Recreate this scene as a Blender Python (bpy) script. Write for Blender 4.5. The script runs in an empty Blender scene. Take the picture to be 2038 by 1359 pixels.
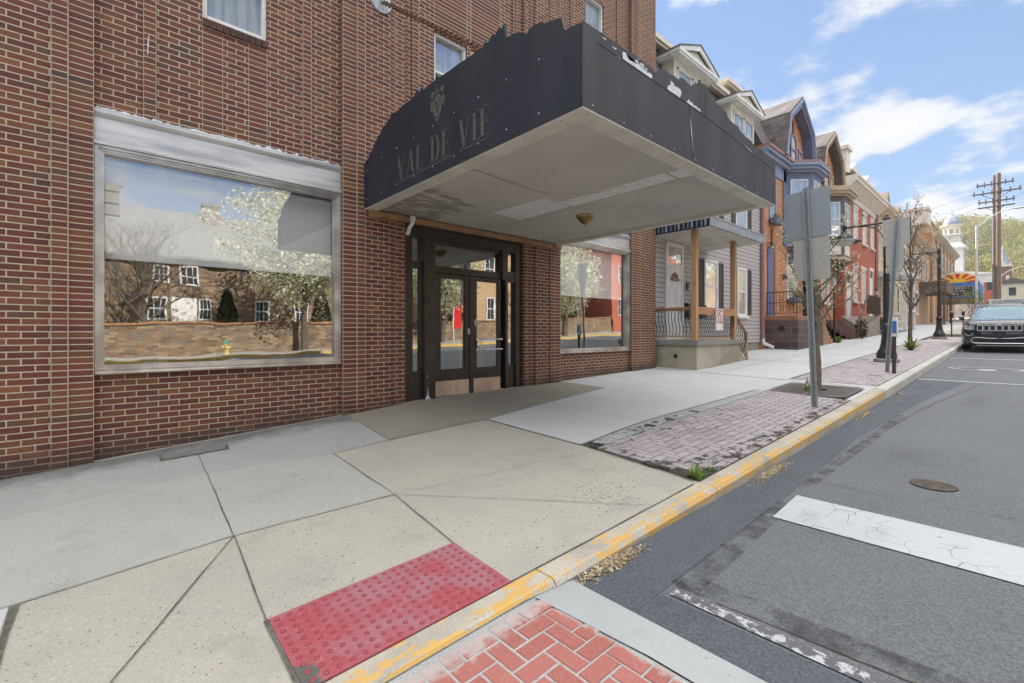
import bpy, bmesh, math, random
from mathutils import Vector, Matrix
R = math.radians
random.seed(7)
sc = bpy.context.scene
# ---------------------------------------------------------------- camera
cam_d = bpy.data.cameras.new('camera')
cam = bpy.data.objects.new('camera', cam_d)
sc.collection.objects.link(cam)
cam.location = (0, -6.7, 1.39)
YAW = math.atan2(1020, 913)
cam.rotation_euler = (R(90), 0, YAW - R(90))
cam_d.sensor_width = 36.0
cam_d.lens = 913 / 2038 * 36
cam_d.shift_y = -17.5 / 2038
cam_d.clip_start = 0.05
cam_d.clip_end = 3000
sc.camera = cam
# ---------------------------------------------------------------- light
SUN_EL, SUN_ROT = R(34), R(10)
sd = Vector((math.sin(SUN_ROT) * math.cos(SUN_EL), math.cos(SUN_ROT) * math.cos(SUN_EL), math.sin(SUN_EL)))
ld = bpy.data.lights.new('sun', 'SUN')
ld.energy = 3.0
ld.angle = R(0.5)
ld.color = (1.0, 0.93, 0.82)
sun = bpy.data.objects.new('sun', ld)
sc.collection.objects.link(sun)
sun.rotation_euler = sd.to_track_quat('Z', 'Y').to_euler()
sc.view_settings.view_transform = 'Standard'
sc.view_settings.look = 'None'
sc.view_settings.gamma = 1
sc.view_settings.exposure = 2.02
sc.cycles.max_bounces = 8
sc.cycles.transparent_max_bounces = 12
sc.cycles.caustics_reflective = False
sc.cycles.caustics_refractive = False
sc.cycles.use_denoising = True
sc.cycles.sample_clamp_indirect = 6


class NT:
    """small node-tree helper"""
    def __init__(s, tree):
        s.t = tree
        s.n = tree.nodes
        s.l = tree.links

    def node(s, typ, **kw):
        nd = s.n.new(typ)
        for k, v in kw.items():
            setattr(nd, k, v)
        return nd

    def put(s, sock, v):
        if v is None:
            return
        if hasattr(v, 'is_output') or hasattr(v, 'links'):
            s.l.new(v, sock)
        else:
            if isinstance(v, (tuple, list)) and len(v) == 3 and sock.type == 'RGBA':
                v = (*v, 1)
            sock.default_value = v

    def m(s, op, a, b=None, c=None, clamp=False):
        nd = s.node('ShaderNodeMath', operation=op, use_clamp=clamp)
        s.put(nd.inputs[0], a)
        s.put(nd.inputs[1], b)
        if c is not None:
            s.put(nd.inputs[2], c)
        return nd.outputs[0]

    def mix(s, f, a, b, mode='MIX'):
        nd = s.node('ShaderNodeMix', data_type='RGBA', blend_type=mode)
        s.put(nd.inputs[0], f)
        s.put(nd.inputs[6], a)
        s.put(nd.inputs[7], b)
        return nd.outputs[2]

    def noise(s, vec, scale, detail=3, rough=.55, dim='3D'):
        nd = s.node('ShaderNodeTexNoise')
        s.l.new(vec, nd.inputs['Vector'])
        nd.inputs['Scale'].default_value = scale
        nd.inputs['Detail'].default_value = detail
        nd.inputs['Roughness'].default_value = rough
        return nd.outputs[0]

    def smooth(s, v, lo, hi):
        nd = s.node('ShaderNodeMapRange', interpolation_type='SMOOTHSTEP')
        s.put(nd.inputs[0], v)
        s.put(nd.inputs[1], lo)
        s.put(nd.inputs[2], hi)
        return nd.outputs[0]

    def ramp(s, v, stops, const=False):
        nd = s.node('ShaderNodeValToRGB')
        cr = nd.color_ramp
        if const:
            cr.interpolation = 'CONSTANT'
        while len(cr.elements) < len(stops):
            cr.elements.new(.5)
        for e, (p, c) in zip(cr.elements, stops):
            e.position = p
            e.color = (*c, 1) if len(c) == 3 else c
        s.put(nd.inputs[0], v)
        return nd.outputs[0]

    def xyz(s, vec):
        nd = s.node('ShaderNodeSeparateXYZ')
        s.l.new(vec, nd.inputs[0])
        return nd.outputs

    def vec(s, x, y, z=0.0):
        nd = s.node('ShaderNodeCombineXYZ')
        s.put(nd.inputs[0], x)
        s.put(nd.inputs[1], y)
        s.put(nd.inputs[2], z)
        return nd.outputs[0]

    def bump(s, h, strength=.3, dist=.01):
        nd = s.node('ShaderNodeBump')
        s.put(nd.inputs['Height'], h)
        nd.inputs['Strength'].default_value = strength
        nd.inputs['Distance'].default_value = dist
        return nd.outputs[0]


CLOUD_OX, CLOUD_OY = 9, 9
w = bpy.data.worlds.new('World')
sc.world = w
w.use_nodes = True
nt = NT(w.node_tree)
nt.n.clear()
sky = nt.node('ShaderNodeTexSky', sky_type='NISHITA', sun_disc=False, sun_elevation=SUN_EL, sun_rotation=SUN_ROT)
sky.air_density = 0.85
sky.dust_density = 0.15
sky.ozone_density = 1.5
tc = nt.node('ShaderNodeTexCoord')
d = nt.xyz(tc.outputs['Generated'])
den = nt.m('ADD', nt.m('MAXIMUM', d[2], 0.0), 0.16)
pv = nt.vec(nt.m('ADD', nt.m('DIVIDE', d[0], den), CLOUD_OX), nt.m('ADD', nt.m('DIVIDE', d[1], den), CLOUD_OY), 0.0)
n1 = nt.noise(pv, 2.3, 9, .55)
n2 = nt.noise(pv, .5, 2, .5)
cl = nt.m('ADD', nt.m('MULTIPLY', n1, .8), nt.m('MULTIPLY', n2, .3))
high = nt.smooth(d[2], .50, .82)          # unseen cloud added overhead, made bright to lift the ambient light
cl = nt.m('ADD', cl, nt.m('MULTIPLY', high, .16))
mask = nt.smooth(cl, .535, .625)
hz = nt.smooth(d[2], .02, .16)
mask = nt.m('MULTIPLY', mask, nt.m('MULTIPLY', hz, .95))
# compress the very bright horizon glow of the clear sky
lum = nt.node('ShaderNodeRGBToBW')
nt.l.new(sky.outputs[0], lum.inputs[0])
lo_ = lum.outputs[0]
skyd = nt.mix(.04, sky.outputs[0], lo_)
fac_ = nt.m('DIVIDE', 1.16, nt.m('ADD', 1.0, nt.m('MULTIPLY', lo_, .53)))
skyc = nt.mix(1.0, skyd, nt.vec(fac_, fac_, fac_), 'MULTIPLY')
CLOUD = nt.mix(nt.smooth(n1, .42, .72), (1.95, 2.05, 2.22), (2.38, 2.37, 2.37))
CLOUD = nt.mix(high, CLOUD, (9.9, 9.8, 9.5))
skyc = nt.mix(mask, skyc, CLOUD)
bg = nt.node('ShaderNodeBackground')
nt.l.new(skyc, bg.inputs[0])
bg.inputs[1].default_value = 0.1
out = nt.node('ShaderNodeOutputWorld')
nt.l.new(bg.outputs[0], out.inputs[0])


# ================================================================ geometry helpers
class MB:
    def __init__(s):
        s.v = []
        s.f = []
        s.mi = []

    def face(s, pts, mi=0):
        b = len(s.v)
        s.v += [tuple(p) for p in pts]
        s.f.append(tuple(range(b, b + len(pts))))
        s.mi.append(mi)
        return s

    def box(s, x0, x1, y0, y1, z0, z1, mi=0):
        b = len(s.v)
        s.v += [(x0, y0, z0), (x1, y0, z0), (x1, y1, z0), (x0, y1, z0), (x0, y0, z1), (x1, y0, z1), (x1, y1, z1), (x0, y1, z1)]
        for f in ((3, 2, 1, 0), (4, 5, 6, 7), (0, 1, 5, 4), (1, 2, 6, 5), (2, 3, 7, 6), (3, 0, 4, 7)):
            s.f.append(tuple(b + i for i in f))
            s.mi.append(mi)
        return s

    def hexa(s, pts, mi=0):
        """8 corners: bottom loop ccw then top loop"""
        b = len(s.v)
        s.v += [tuple(p) for p in pts]
        for f in ((3, 2, 1, 0), (4, 5, 6, 7), (0, 1, 5, 4), (1, 2, 6, 5), (2, 3, 7, 6), (3, 0, 4, 7)):
            s.f.append(tuple(b + i for i in f))
            s.mi.append(mi)
        return s

    def prism(s, poly, axis, a, b_, mi=0):
        """extrude 2D polygon along axis from a to b_ ; poly given in the other two axes order (x,y),(x,z) or (y,z)"""
        def P(p, t):
            if axis == 'x':
                return (t, p[0], p[1])
            if axis == 'y':
                return (p[0], t, p[1])
            return (p[0], p[1], t)
        n = len(poly)
        b = len(s.v)
        s.v += [P(p, a) for p in poly] + [P(p, b_) for p in poly]
        s.f.append(tuple(b + i for i in range(n)))
        s.f.append(tuple(b + n + i for i in reversed(range(n))))
        s.mi += [mi, mi]
        for i in range(n):
            j = (i + 1) % n
            s.f.append((b + i, b + n + i, b + n + j, b + j))
            s.mi.append(mi)
        return s

    def tube(s, pts, r, n=8, mi=0, closed=False, caps=True):
        pts = [Vector(p) for p in pts]
        rs = r if isinstance(r, (list, tuple)) else [r] * len(pts)
        rings = []
        up = None
        L = len(pts)
        for i, p in enumerate(pts):
            if closed:
                t = pts[(i + 1) % L] - pts[i - 1]
            else:
                t = (pts[min(i + 1, L - 1)] - pts[max(i - 1, 0)])
            t.normalize()
            if up is None:
                a = Vector((0, 0, 1)) if abs(t.z) < .9 else Vector((1, 0, 0))
                up = (a - t * a.dot(t)).normalized()
            else:
                up = (up - t * up.dot(t))
                if up.length < 1e-6:
                    up = t.orthogonal()
                up.normalize()
            q = t.cross(up)
            b = len(s.v)
            for k in range(n):
                an = 2 * math.pi * k / n
                s.v.append(tuple(p + (up * math.cos(an) + q * math.sin(an)) * rs[i]))
            rings.append(b)
        for i in range(L if closed else L - 1):
            a, b = rings[i], rings[(i + 1) % L]
            for k in range(n):
                s.f.append((a + k, a + (k + 1) % n, b + (k + 1) % n, b + k))
                s.mi.append(mi)
        if caps and not closed:
            s.f.append(tuple(rings[0] + k for k in reversed(range(n))))
            s.f.append(tuple(rings[-1] + k for k in range(n)))
            s.mi += [mi, mi]
        return s

    def lathe(s, prof, c=(0, 0, 0), n=24, mi=0, axis='z', capb=True, capt=True):
        rings = []
        for r, z in prof:
            b = len(s.v)
            for k in range(n):
                an = 2 * math.pi * k / n
                x, y = r * math.cos(an), r * math.sin(an)
                if axis == 'z':
                    p = (c[0] + x, c[1] + y, c[2] + z)
                elif axis == 'y':
                    p = (c[0] + x, c[1] + z, c[2] + y)
                else:
                    p = (c[0] + z, c[1] + x, c[2] + y)
                s.v.append(p)
            rings.append(b)
        for i in range(len(rings) - 1):
            a, b = rings[i], rings[i + 1]
            for k in range(n):
                s.f.append((a + k, a + (k + 1) % n, b + (k + 1) % n, b + k))
                s.mi.append(mi)
        if capb:
            s.f.append(tuple(rings[0] + k for k in reversed(range(n))))
            s.mi.append(mi)
        if capt:
            s.f.append(tuple(rings[-1] + k for k in range(n)))
            s.mi.append(mi)
        return s

    def mesh(s, name, mats, smooth=False):
        me = bpy.data.meshes.new(name)
        me.from_pydata(s.v, [], s.f)
        if not isinstance(mats, (list, tuple)):
            mats = [mats]
        for m in mats:
            me.materials.append(m)
        me.polygons.foreach_set('material_index', s.mi)
        if smooth:
            me.polygons.foreach_set('use_smooth', [True] * len(me.polygons))
        me.update()
        bm = bmesh.new()
        bm.from_mesh(me)
        bmesh.ops.recalc_face_normals(bm, faces=bm.faces)
        bm.to_mesh(me)
        bm.free()
        if smooth:
            try:
                me.set_sharp_from_angle(angle=R(40))
            except Exception:
                pass
        return me

    def build(s, name, mats, parent=None, smooth=False, bevel=0, loc=None):
        o = bpy.data.objects.new(name, s.mesh(name, mats, smooth))
        sc.collection.objects.link(o)
        if parent is not None:
            o.parent = parent
        if loc:
            o.location = loc
        if bevel:
            md = o.modifiers.new('bevel', 'BEVEL')
            md.width = bevel
            md.segments = 2
            md.limit_method = 'ANGLE'
        return o


def empty(name, loc, label, cat, group=None, rz=0):
    o = bpy.data.objects.new(name, None)
    sc.collection.objects.link(o)
    o.location = loc
    o.rotation_euler = (0, 0, rz)
    o.empty_display_size = .1
    o['label'] = label
    o['category'] = cat
    if group:
        o['group'] = group
    return o


def tag(o, label, cat, group=None, kind=None):
    o['label'] = label
    o['category'] = cat
    if group:
        o['group'] = group
    if kind:
        o['kind'] = kind
    return o


def struct(o, label=None):
    o['kind'] = 'structure'
    if label:
        o['label'] = label
    return o


def anchor(root, child):
    """keep a child built in world coordinates in place under a root that is not at the origin"""
    child.parent = root
    child.matrix_parent_inverse = Matrix.Translation(-Vector(root.location)) if root.rotation_euler.z == 0 else root.matrix_world.inverted()
    return child


def part(mb, name, mats, root, smooth=False, bevel=0, label=None):
    """mesh in world coordinates -> child of root; vertices are moved into the root's frame"""
    off = Vector((0, 0, 0))
    p = root
    while p is not None:
        off += Vector(p.location)
        p = p.parent
    mb.v = [(a - off.x, b - off.y, c - off.z) for a, b, c in mb.v]
    o = mb.build(name, mats, root, smooth, bevel)
    if label:
        o['label'] = label
    return o


def copy_tree(o, parent=None):
    c = o.copy()
    sc.collection.objects.link(c)
    c.parent = parent
    for ch in list(o.children):
        copy_tree(ch, c)
    return c


# ================================================================ materials
def newmat(name):
    m = bpy.data.materials.new(name)
    m.use_nodes = True
    n = NT(m.node_tree)
    n.n.clear()
    o = n.node('ShaderNodeOutputMaterial')
    b = n.node('ShaderNodeBsdfPrincipled')
    n.l.new(b.outputs[0], o.inputs[0])
    t = n.node('ShaderNodeTexCoord')
    return m, n, b, t.outputs['Object'], o


def plain(name, c1, c2=None, scale=3, rough=.7, metal=0, bumps=0, bscale=40, detail=4, lo=.35, hi=.65, spec=.5, coat=0, stretch=None):
    m, n, b, oc, o = newmat(name)
    if stretch:
        mp = n.node('ShaderNodeMapping')
        n.l.new(oc, mp.inputs[0])
        mp.inputs['Scale'].default_value = stretch
        oc = mp.outputs[0]
    if c2 is None:
        c2 = tuple(x * .82 for x in c1)
    f = n.smooth(n.noise(oc, scale, detail), lo, hi)
    col = n.mix(f, c1, c2)
    n.l.new(col, b.inputs['Base Color'])
    b.inputs['Roughness'].default_value = rough
    b.inputs['Metallic'].default_value = metal
    b.inputs['Specular IOR Level'].default_value = spec
    b.inputs['Coat Weight'].default_value = coat
    if bumps:
        n.l.new(n.bump(n.noise(oc, bscale, 4), bumps, .01), b.inputs['Normal'])
    return m


def brick_mat(name, w=.2, h=.0677, mort=.0115, off=.5, u0=0.0, v0=0.0, cols=None, mortar=(.56, .475, .34), dirt=None, rough=.75, flat=False, rnd=1.0, axis='xy'):
    m, n, b, oc, o = newmat(name)
    g = n.xyz(oc)
    if flat:
        u, v = g[0], g[1]
    else:
        u, v = n.m('ADD', g[0], g[1]), g[2]
    u = n.m('SUBTRACT', u, u0)
    v = n.m('SUBTRACT', v, v0)
    vr = n.m('DIVIDE', v, h)
    row = n.m('FLOOR', vr)
    fv = n.m('MULTIPLY', n.m('FRACT', vr), h)
    sh = n.m('MULTIPLY', n.m('FLOORED_MODULO', row, 2.0), off)
    ur = n.m('ADD', n.m('DIVIDE', u, w), sh)
    colm = n.m('FLOOR', ur)
    fu = n.m('MULTIPLY', n.m('FRACT', ur), w)
    du = n.m('MINIMUM', fu, n.m('SUBTRACT', w, fu))
    dv = n.m('MINIMUM', fv, n.m('SUBTRACT', h, fv))
    wob = n.m('MULTIPLY', n.m('SUBTRACT', n.noise(oc, 22, 2), .5), mort * .35)
    dd = n.m('ADD', n.m('MINIMUM', du, dv), wob)
    mm = n.smooth(dd, mort * .38, mort * .62)
    wn = n.node('ShaderNodeTexWhiteNoise', noise_dimensions='3D')
    n.l.new(n.vec(colm, row, 3.7), wn.inputs['Vector'])
    cols = cols or [(0, (.135, .034, .022)), (.2, (.175, .050, .029)), (.4, (.110, .029, .022)), (.55, (.185, .066, .032)), (.68, (.14, .060, .031)), (.78, (.235, .090, .034)), (.83, (.155, .038, .026)), (.93, (.095, .055, .034)), (.965, (.065, .036, .034))]
    bc = n.ramp(wn.outputs[0], cols, True)
    nz = n.noise(oc, 55, 3)
    bc = n.mix(n.m('MULTIPLY', nz, .45), bc, (.10, .035, .025))
    mc = n.mix(n.noise(oc, 9, 4), mortar, tuple(x * .72 for x in mortar))
    col = n.mix(mm, mc, bc)
    big = n.smooth(n.noise(oc, .8, 4), .3, .75)
    col = n.mix(n.m('MULTIPLY', big, .14), col, (.11, .05, .04))
    if dirt:
        # dark splash-back staining rising unevenly from the pavement line
        a, sl, hh = dirt
        base = n.m('ADD', n.m('MULTIPLY', g[0], sl), a)
        hgt = n.m('SUBTRACT', g[2], base)
        hgt = n.m('ADD', hgt, n.m('MULTIPLY', n.m('SUBTRACT', n.noise(oc, 3.5, 4), .5), .45))
        f = n.smooth(hgt, -.1, hh)
        col = n.mix(n.m('MULTIPLY', n.m('SUBTRACT', 1.0, f), .85), col, (.045, .033, .032))
    n.l.new(col, b.inputs['Base Color'])
    b.inputs['Roughness'].default_value = rough
    hgt = n.m('ADD', mm, n.m('MULTIPLY', nz, .25))
    n.l.new(n.bump(hgt, .5, .006), b.inputs['Normal'])
    return m


def glass_mat(name, refl=.35, tint=(1, 1, 1), wav=.004, wscale=.9, rough=0.0, gcol=(1, 1, 1)):
    m, n, b, oc, o = newmat(name)
    n.n.remove(b)
    gl = n.node('ShaderNodeBsdfGlossy')
    gl.inputs['Color'].default_value = (*gcol, 1)
    gl.inputs['Roughness'].default_value = rough
    tr = n.node('ShaderNodeBsdfTransparent')
    tr.inputs[0].default_value = (*tint, 1)
    lw = n.node('ShaderNodeLayerWeight')
    lw.inputs[0].default_value = .5
    f = n.m('ADD', n.m('MULTIPLY', n.m('POWER', lw.outputs['Facing'], 4.0), .8 * (1 - refl)), refl, clamp=True)
    if wav:
        nb = n.bump(n.noise(oc, wscale, 2), wav, 1.0)
        n.l.new(nb, gl.inputs['Normal'])
    mx = n.node('ShaderNodeMixShader')
    n.l.new(f, mx.inputs[0])
    n.l.new(tr.outputs[0], mx.inputs[1])
    n.l.new(gl.outputs[0], mx.inputs[2])
    n.l.new(mx.outputs[0], o.inputs[0])
    return m


def concrete_mat(name, c1, c2, speck=(.075, .072, .07), amount=.62, sscale=75, stain=.35, rough=.85, fine=1.0, grime=False):
    m, n, b, oc, o = newmat(name)
    f = n.smooth(n.noise(oc, 1.1, 6, .6), .35, .68)
    col = n.mix(f, c1, c2)
    grain = n.noise(oc, 260, 2, .7)
    col = n.mix(n.m('MULTIPLY', n.smooth(grain, .38, .66), .5 * fine), col, tuple(x * .45 for x in c1))
    grain2 = n.noise(oc, 110, 3, .7)
    col = n.mix(n.m('MULTIPLY', n.smooth(grain2, .5, .66), .45 * fine), col, tuple(min(1, x * 1.5) for x in c1))
    g3 = n.noise(oc, 55, 5, .78)
    col = n.mix(n.m('MULTIPLY', n.smooth(g3, .54, .68), .30 * fine), col, tuple(x * .5 for x in c1))
    col = n.mix(n.m('MULTIPLY', n.smooth(g3, .46, .34), .28 * fine), col, tuple(min(1, x * 1.4) for x in c1))
    vo = n.node('ShaderNodeTexVoronoi')
    n.l.new(oc, vo.inputs['Vector'])
    vo.inputs['Scale'].default_value = sscale
    wn = n.node('ShaderNodeTexWhiteNoise')
    n.l.new(vo.outputs['Color'], wn.inputs['Vector'])
    patch = n.smooth(n.noise(oc, .9, 3), .35, .65)
    thr = n.m('SUBTRACT', 1.0, n.m('MULTIPLY', patch, 1 - amount))
    sp = n.m('MULTIPLY', n.m('GREATER_THAN', wn.outputs[0], thr), n.smooth(vo.outputs['Distance'], .42, .22))
    col = n.mix(n.m('MULTIPLY', sp, .8), col, speck)
    st = n.smooth(n.noise(oc, 2.7, 7, .65), .52, .74)
    col = n.mix(n.m('MULTIPLY', st, stain), col, tuple(x * .55 for x in c1))
    # old chewing gum and drip marks
    gv = n.node('ShaderNodeTexVoronoi')
    n.l.new(oc, gv.inputs['Vector'])
    gv.inputs['Scale'].default_value = 2.1
    gw = n.node('ShaderNodeTexWhiteNoise')
    n.l.new(gv.outputs['Color'], gw.inputs['Vector'])
    spot = n.m('MULTIPLY', n.m('GREATER_THAN', gw.outputs[0], .72), n.smooth(gv.outputs['Distance'], .085, .045))
    col = n.mix(n.m('MULTIPLY', spot, .38), col, tuple(x * .45 for x in c1))
    if grime:
        gy = n.xyz(oc)[1]
        band = n.smooth(n.m('ADD', gy, n.m('MULTIPLY', n.m('SUBTRACT', n.noise(oc, 2.6, 6, .65), .5), 1.1)), -.62, -.05)
        col = n.mix(n.m('MULTIPLY', band, .72), col, (.075, .073, .072))
    n.l.new(col, b.inputs['Base Color'])
    b.inputs['Roughness'].default_value = rough
    n.l.new(n.bump(grain, .25, .003), b.inputs['Normal'])
    return m


def asphalt_mat(name, c=(.09, .095, .10), var=.35, light=(.26, .26, .26), amount=.5):
    m, n, b, oc, o = newmat(name)
    f = n.smooth(n.noise(oc, .7, 6, .62), .3, .7)
    col = n.mix(n.m('MULTIPLY', f, var), c, tuple(x * 1.35 for x in c))
    v = n.node('ShaderNodeTexVoronoi')
    n.l.new(oc, v.inputs['Vector'])
    v.inputs['Scale'].default_value = 115
    wn = n.node('ShaderNodeTexWhiteNoise')
    n.l.new(v.outputs['Color'], wn.inputs['Vector'])
    sp = n.m('MULTIPLY', n.smooth(wn.outputs[0], 1 - amount, 1.0), n.smooth(v.outputs['Distance'], .55, .2))
    col = n.mix(n.m('MULTIPLY', sp, .8), col, light)
    g = n.noise(oc, 190, 2)
    col = n.mix(n.m('MULTIPLY', n.smooth(g, .5, .8), .6), col, tuple(x * .3 for x in c))
    g3 = n.noise(oc, 62, 4, .75)
    col = n.mix(n.m('MULTIPLY', n.smooth(g3, .47, .62), .42), col, tuple(x * 1.75 for x in c))
    col = n.mix(n.m('MULTIPLY', n.smooth(g3, .50, .38), .45), col, tuple(x * .42 for x in c))
    # tar-like darker stains
    st = n.smooth(n.noise(oc, 1.9, 5, .7), .6, .72)
    col = n.mix(n.m('MULTIPLY', st, .35), col, tuple(x * .5 for x in c))
    n.l.new(col, b.inputs['Base Color'])
    b.inputs['Roughness'].default_value = .88
    n.l.new(n.bump(n.m('ADD', sp, g), .5, .005), b.inputs['Normal'])
    return m


def stain_mat(name, c, lo=.45, hi=.62, scale=4, strength=.8, detail=7, stretch=(1, 1, 1)):
    m, n, b, oc, o = newmat(name)
    mp = n.node('ShaderNodeMapping')
    n.l.new(oc, mp.inputs[0])
    mp.inputs['Scale'].default_value = stretch
    f = n.m('MULTIPLY', n.smooth(n.noise(mp.outputs[0], scale, detail, .68), lo, hi), strength)
    b.inputs['Base Color'].default_value = (*c, 1)
    b.inputs['Roughness'].default_value = .9
    t = n.node('ShaderNodeBsdfTransparent')
    mx = n.node('ShaderNodeMixShader')
    n.l.new(f, mx.inputs[0])
    n.l.new(t.outputs[0], mx.inputs[1])
    n.l.new(b.outputs[0], mx.inputs[2])
    n.l.new(mx.outputs[0], o.inputs[0])
    return m


def worn_paint(name, paint, under, wear=.5, scale=6, crack=True, rough=.7):
    m, n, b, oc, o = newmat(name)
    nz = n.noise(oc, scale, 7, .68)
    f = n.smooth(nz, wear - .03, wear + .03)
    pc = n.mix(n.noise(oc, 30, 3), paint, tuple(x * .85 for x in paint))
    col = n.mix(f, pc, under)
    if crack:
        v = n.node('ShaderNodeTexVoronoi', feature='DISTANCE_TO_EDGE')
        n.l.new(oc, v.inputs['Vector'])
        v.inputs['Scale'].default_value = 5.5
        ck = n.m('MULTIPLY', n.m('LESS_THAN', v.outputs[0], .014), n.smooth(n.noise(oc, 2.2, 3), .42, .6))
        col = n.mix(n.m('MULTIPLY', ck, .75), col, tuple(x * .8 for x in under))
    n.l.new(col, b.inputs['Base Color'])
    b.inputs['Roughness'].default_value = rough
    n.l.new(n.bump(n.noise(oc, 150, 2), .3, .003), b.inputs['Normal'])
    return m


M = {}
M['brick'] = brick_mat('building_brick', dirt=(-.03, .040, .30))
M['metal_old'] = plain('weathered_aluminium', (.62, .61, .59), (.34, .34, .37), 1.5, .42, .6, .15, 60, 6, .38, .72, stretch=(.55, 1, 4))
M['metal_frame'] = plain('frame_aluminium', (.66, .64, .61), (.40, .38, .36), 2.2, .35, .75, .1, 50, 5)
M['caulk'] = plain('caulk', (.62, .64, .68), (.4, .42, .45), 14, .8, 0, .6, 60)
M['glass'] = glass_mat('shop_glass', .34, (1, 1, 1), .0028, 1.1, .012)
M['glass_door'] = glass_mat('door_glass', .34, (.8, .82, .82), .0018, 1.4)
M['glass_house'] = glass_mat('house_glass', .22, (.9, .95, 1), .02, 2)
M['glass_up'] = plain('curtained_pane', (.20, .24, .31), (.33, .37, .43), 3.2, .12, 0, 0, stretch=(6, 6, .25))
M['interior'] = plain('dark_interior', (.035, .035, .04), None, 2, .9)
M['interior2'] = plain('pale_interior', (.22, .21, .2), (.12, .12, .12), .7, .9)
M['shade'] = plain('roller_shade', (.84, .86, .86), (.80, .82, .82), 40, .9, stretch=(1, 1, 6))
M['door'] = plain('dark_door_paint', (.024, .017, .014), (.038, .028, .022), 5, .42, 0, .12, 45)
M['kick'] = plain('kick_plate', (.70, .55, .43), (.50, .38, .30), 4, .36, .5, .1, 90, 6, stretch=(1, 1, .4))
M['chrome'] = plain('chrome', (.62, .62, .64), (.5, .5, .52), 6, .16, 1)
M['steel'] = plain('galvanised', (.46, .48, .50), (.36, .38, .40), 28, .45, .75, .15, 90)
M['steel_pale'] = plain('sign_back', (.50, .48, .44), (.42, .41, .38), 30, .5, .3, .1, 80)
M['steel_blue'] = plain('sign_back_blue', (.36, .39, .43), (.30, .33, .37), 35, .42, .35, .1, 80)
M['black_metal'] = plain('black_paint_metal', (.016, .017, .019), (.028, .029, .032), 8, .38)
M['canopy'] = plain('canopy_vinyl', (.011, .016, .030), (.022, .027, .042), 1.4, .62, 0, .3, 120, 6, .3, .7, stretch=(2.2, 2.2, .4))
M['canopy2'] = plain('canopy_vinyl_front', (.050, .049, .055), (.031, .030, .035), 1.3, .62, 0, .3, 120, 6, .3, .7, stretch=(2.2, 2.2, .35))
M['_unused'] = plain('canopy_vinyl_front', (.052, .051, .057), (.036, .035, .040), 1.6, .62, 0, .25, 200, 6)
M['canopy_white'] = plain('white_backing', (.72, .72, .78), (.55, .55, .6), 14, .8)
M['ghost'] = plain('ghost_lettering', (.115, .125, .100), (.070, .078, .070), 30, .8)
M['trim'] = plain('painted_trim', (.68, .65, .58), (.57, .545, .48), 2.4, .6, 0, .15, 60, 6)
M['brown_trim'] = plain('rusty_trim', (.36, .20, .09), (.22, .13, .07), 5, .6, 0, .2, 40)
M['rust'] = plain('rust', (.16, .075, .035), (.08, .04, .025), 16, .85, .2, .5, 80)
M['white'] = plain('white_paint', (.74, .74, .73), (.64, .64, .63), 4, .55)
M['cream'] = plain('cream_vinyl', (.72, .68, .58), (.64, .60, .51), 3, .6)
M['wood'] = plain('new_lumber', (.50, .30, .15), (.38, .215, .10), 3.5, .7, 0, .2, 50, 5, stretch=(9, 9, .8))
M['wood_h'] = plain('new_lumber_rail', (.44, .24, .12), (.33, .17, .09), 4, .7, 0, .2, 50, 5)
M['shutter'] = plain('dark_shutter', (.055, .046, .046), None, 5, .6)
M['concrete_old'] = concrete_mat('mossy_concrete', (.44, .40, .32), (.27, .23, .16), amount=.8, stain=.7, sscale=30)
M['slab_grey'] = concrete_mat('porch_slab', (.27, .26, .24), (.2, .19, .18))


def siding_mat(name, c, pitch=.115):
    m, n, b, oc, o = newmat(name)
    z = n.xyz(oc)[2]
    f = n.m('FRACT', n.m('DIVIDE', z, pitch))
    line = n.smooth(f, .26, .10)
    col = n.mix(n.noise(oc, 1.2, 4), c, tuple(x * .86 for x in c))
    col = n.mix(n.m('MULTIPLY', line, .8), col, tuple(x * .16 for x in c))
    n.l.new(col, b.inputs['Base Color'])
    b.inputs['Roughness'].default_value = .6
    n.l.new(n.bump(f, .6, .02), b.inputs['Normal'])
    return m


M['siding'] = siding_mat('grey_siding', (.50, .47, .465), .142)
M['siding_white'] = siding_mat('white_siding', (.66, .66, .66), .14)


def refl_pane(name, c1, c2, refl=.45):
    m, n, b, oc, o = newmat(name)
    mp = n.node('ShaderNodeMapping')
    n.l.new(oc, mp.inputs[0])
    mp.inputs['Scale'].default_value = (5, 5, .5)
    col = n.mix(n.smooth(n.noise(mp.outputs[0], 1.6, 3), .4, .6), c1, c2)
    n.l.new(col, b.inputs['Base Color'])
    b.inputs['Roughness'].default_value = .6
    gl = n.node('ShaderNodeBsdfGlossy')
    gl.inputs['Roughness'].default_value = .02
    n.l.new(n.bump(n.noise(oc, 2.5, 2), .02, 1.0), gl.inputs['Normal'])
    mx = n.node('ShaderNodeMixShader')
    mx.inputs[0].default_value = refl
    n.l.new(b.outputs[0], mx.inputs[1])
    n.l.new(gl.outputs[0], mx.inputs[2])
    n.l.new(mx.outputs[0], o.inputs[0])
    return m


def slate_mat(name, c1, c2, w=.28, h=.2):
    return brick_mat(name, w, h, .018, .5, 0, 0, [(0, c1), (.3, c2), (.55, tuple(x * .7 for x in c1)), (.8, tuple((a + b) / 2 for a, b in zip(c1, c2)))], tuple(x * .3 for x in c1))


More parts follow.
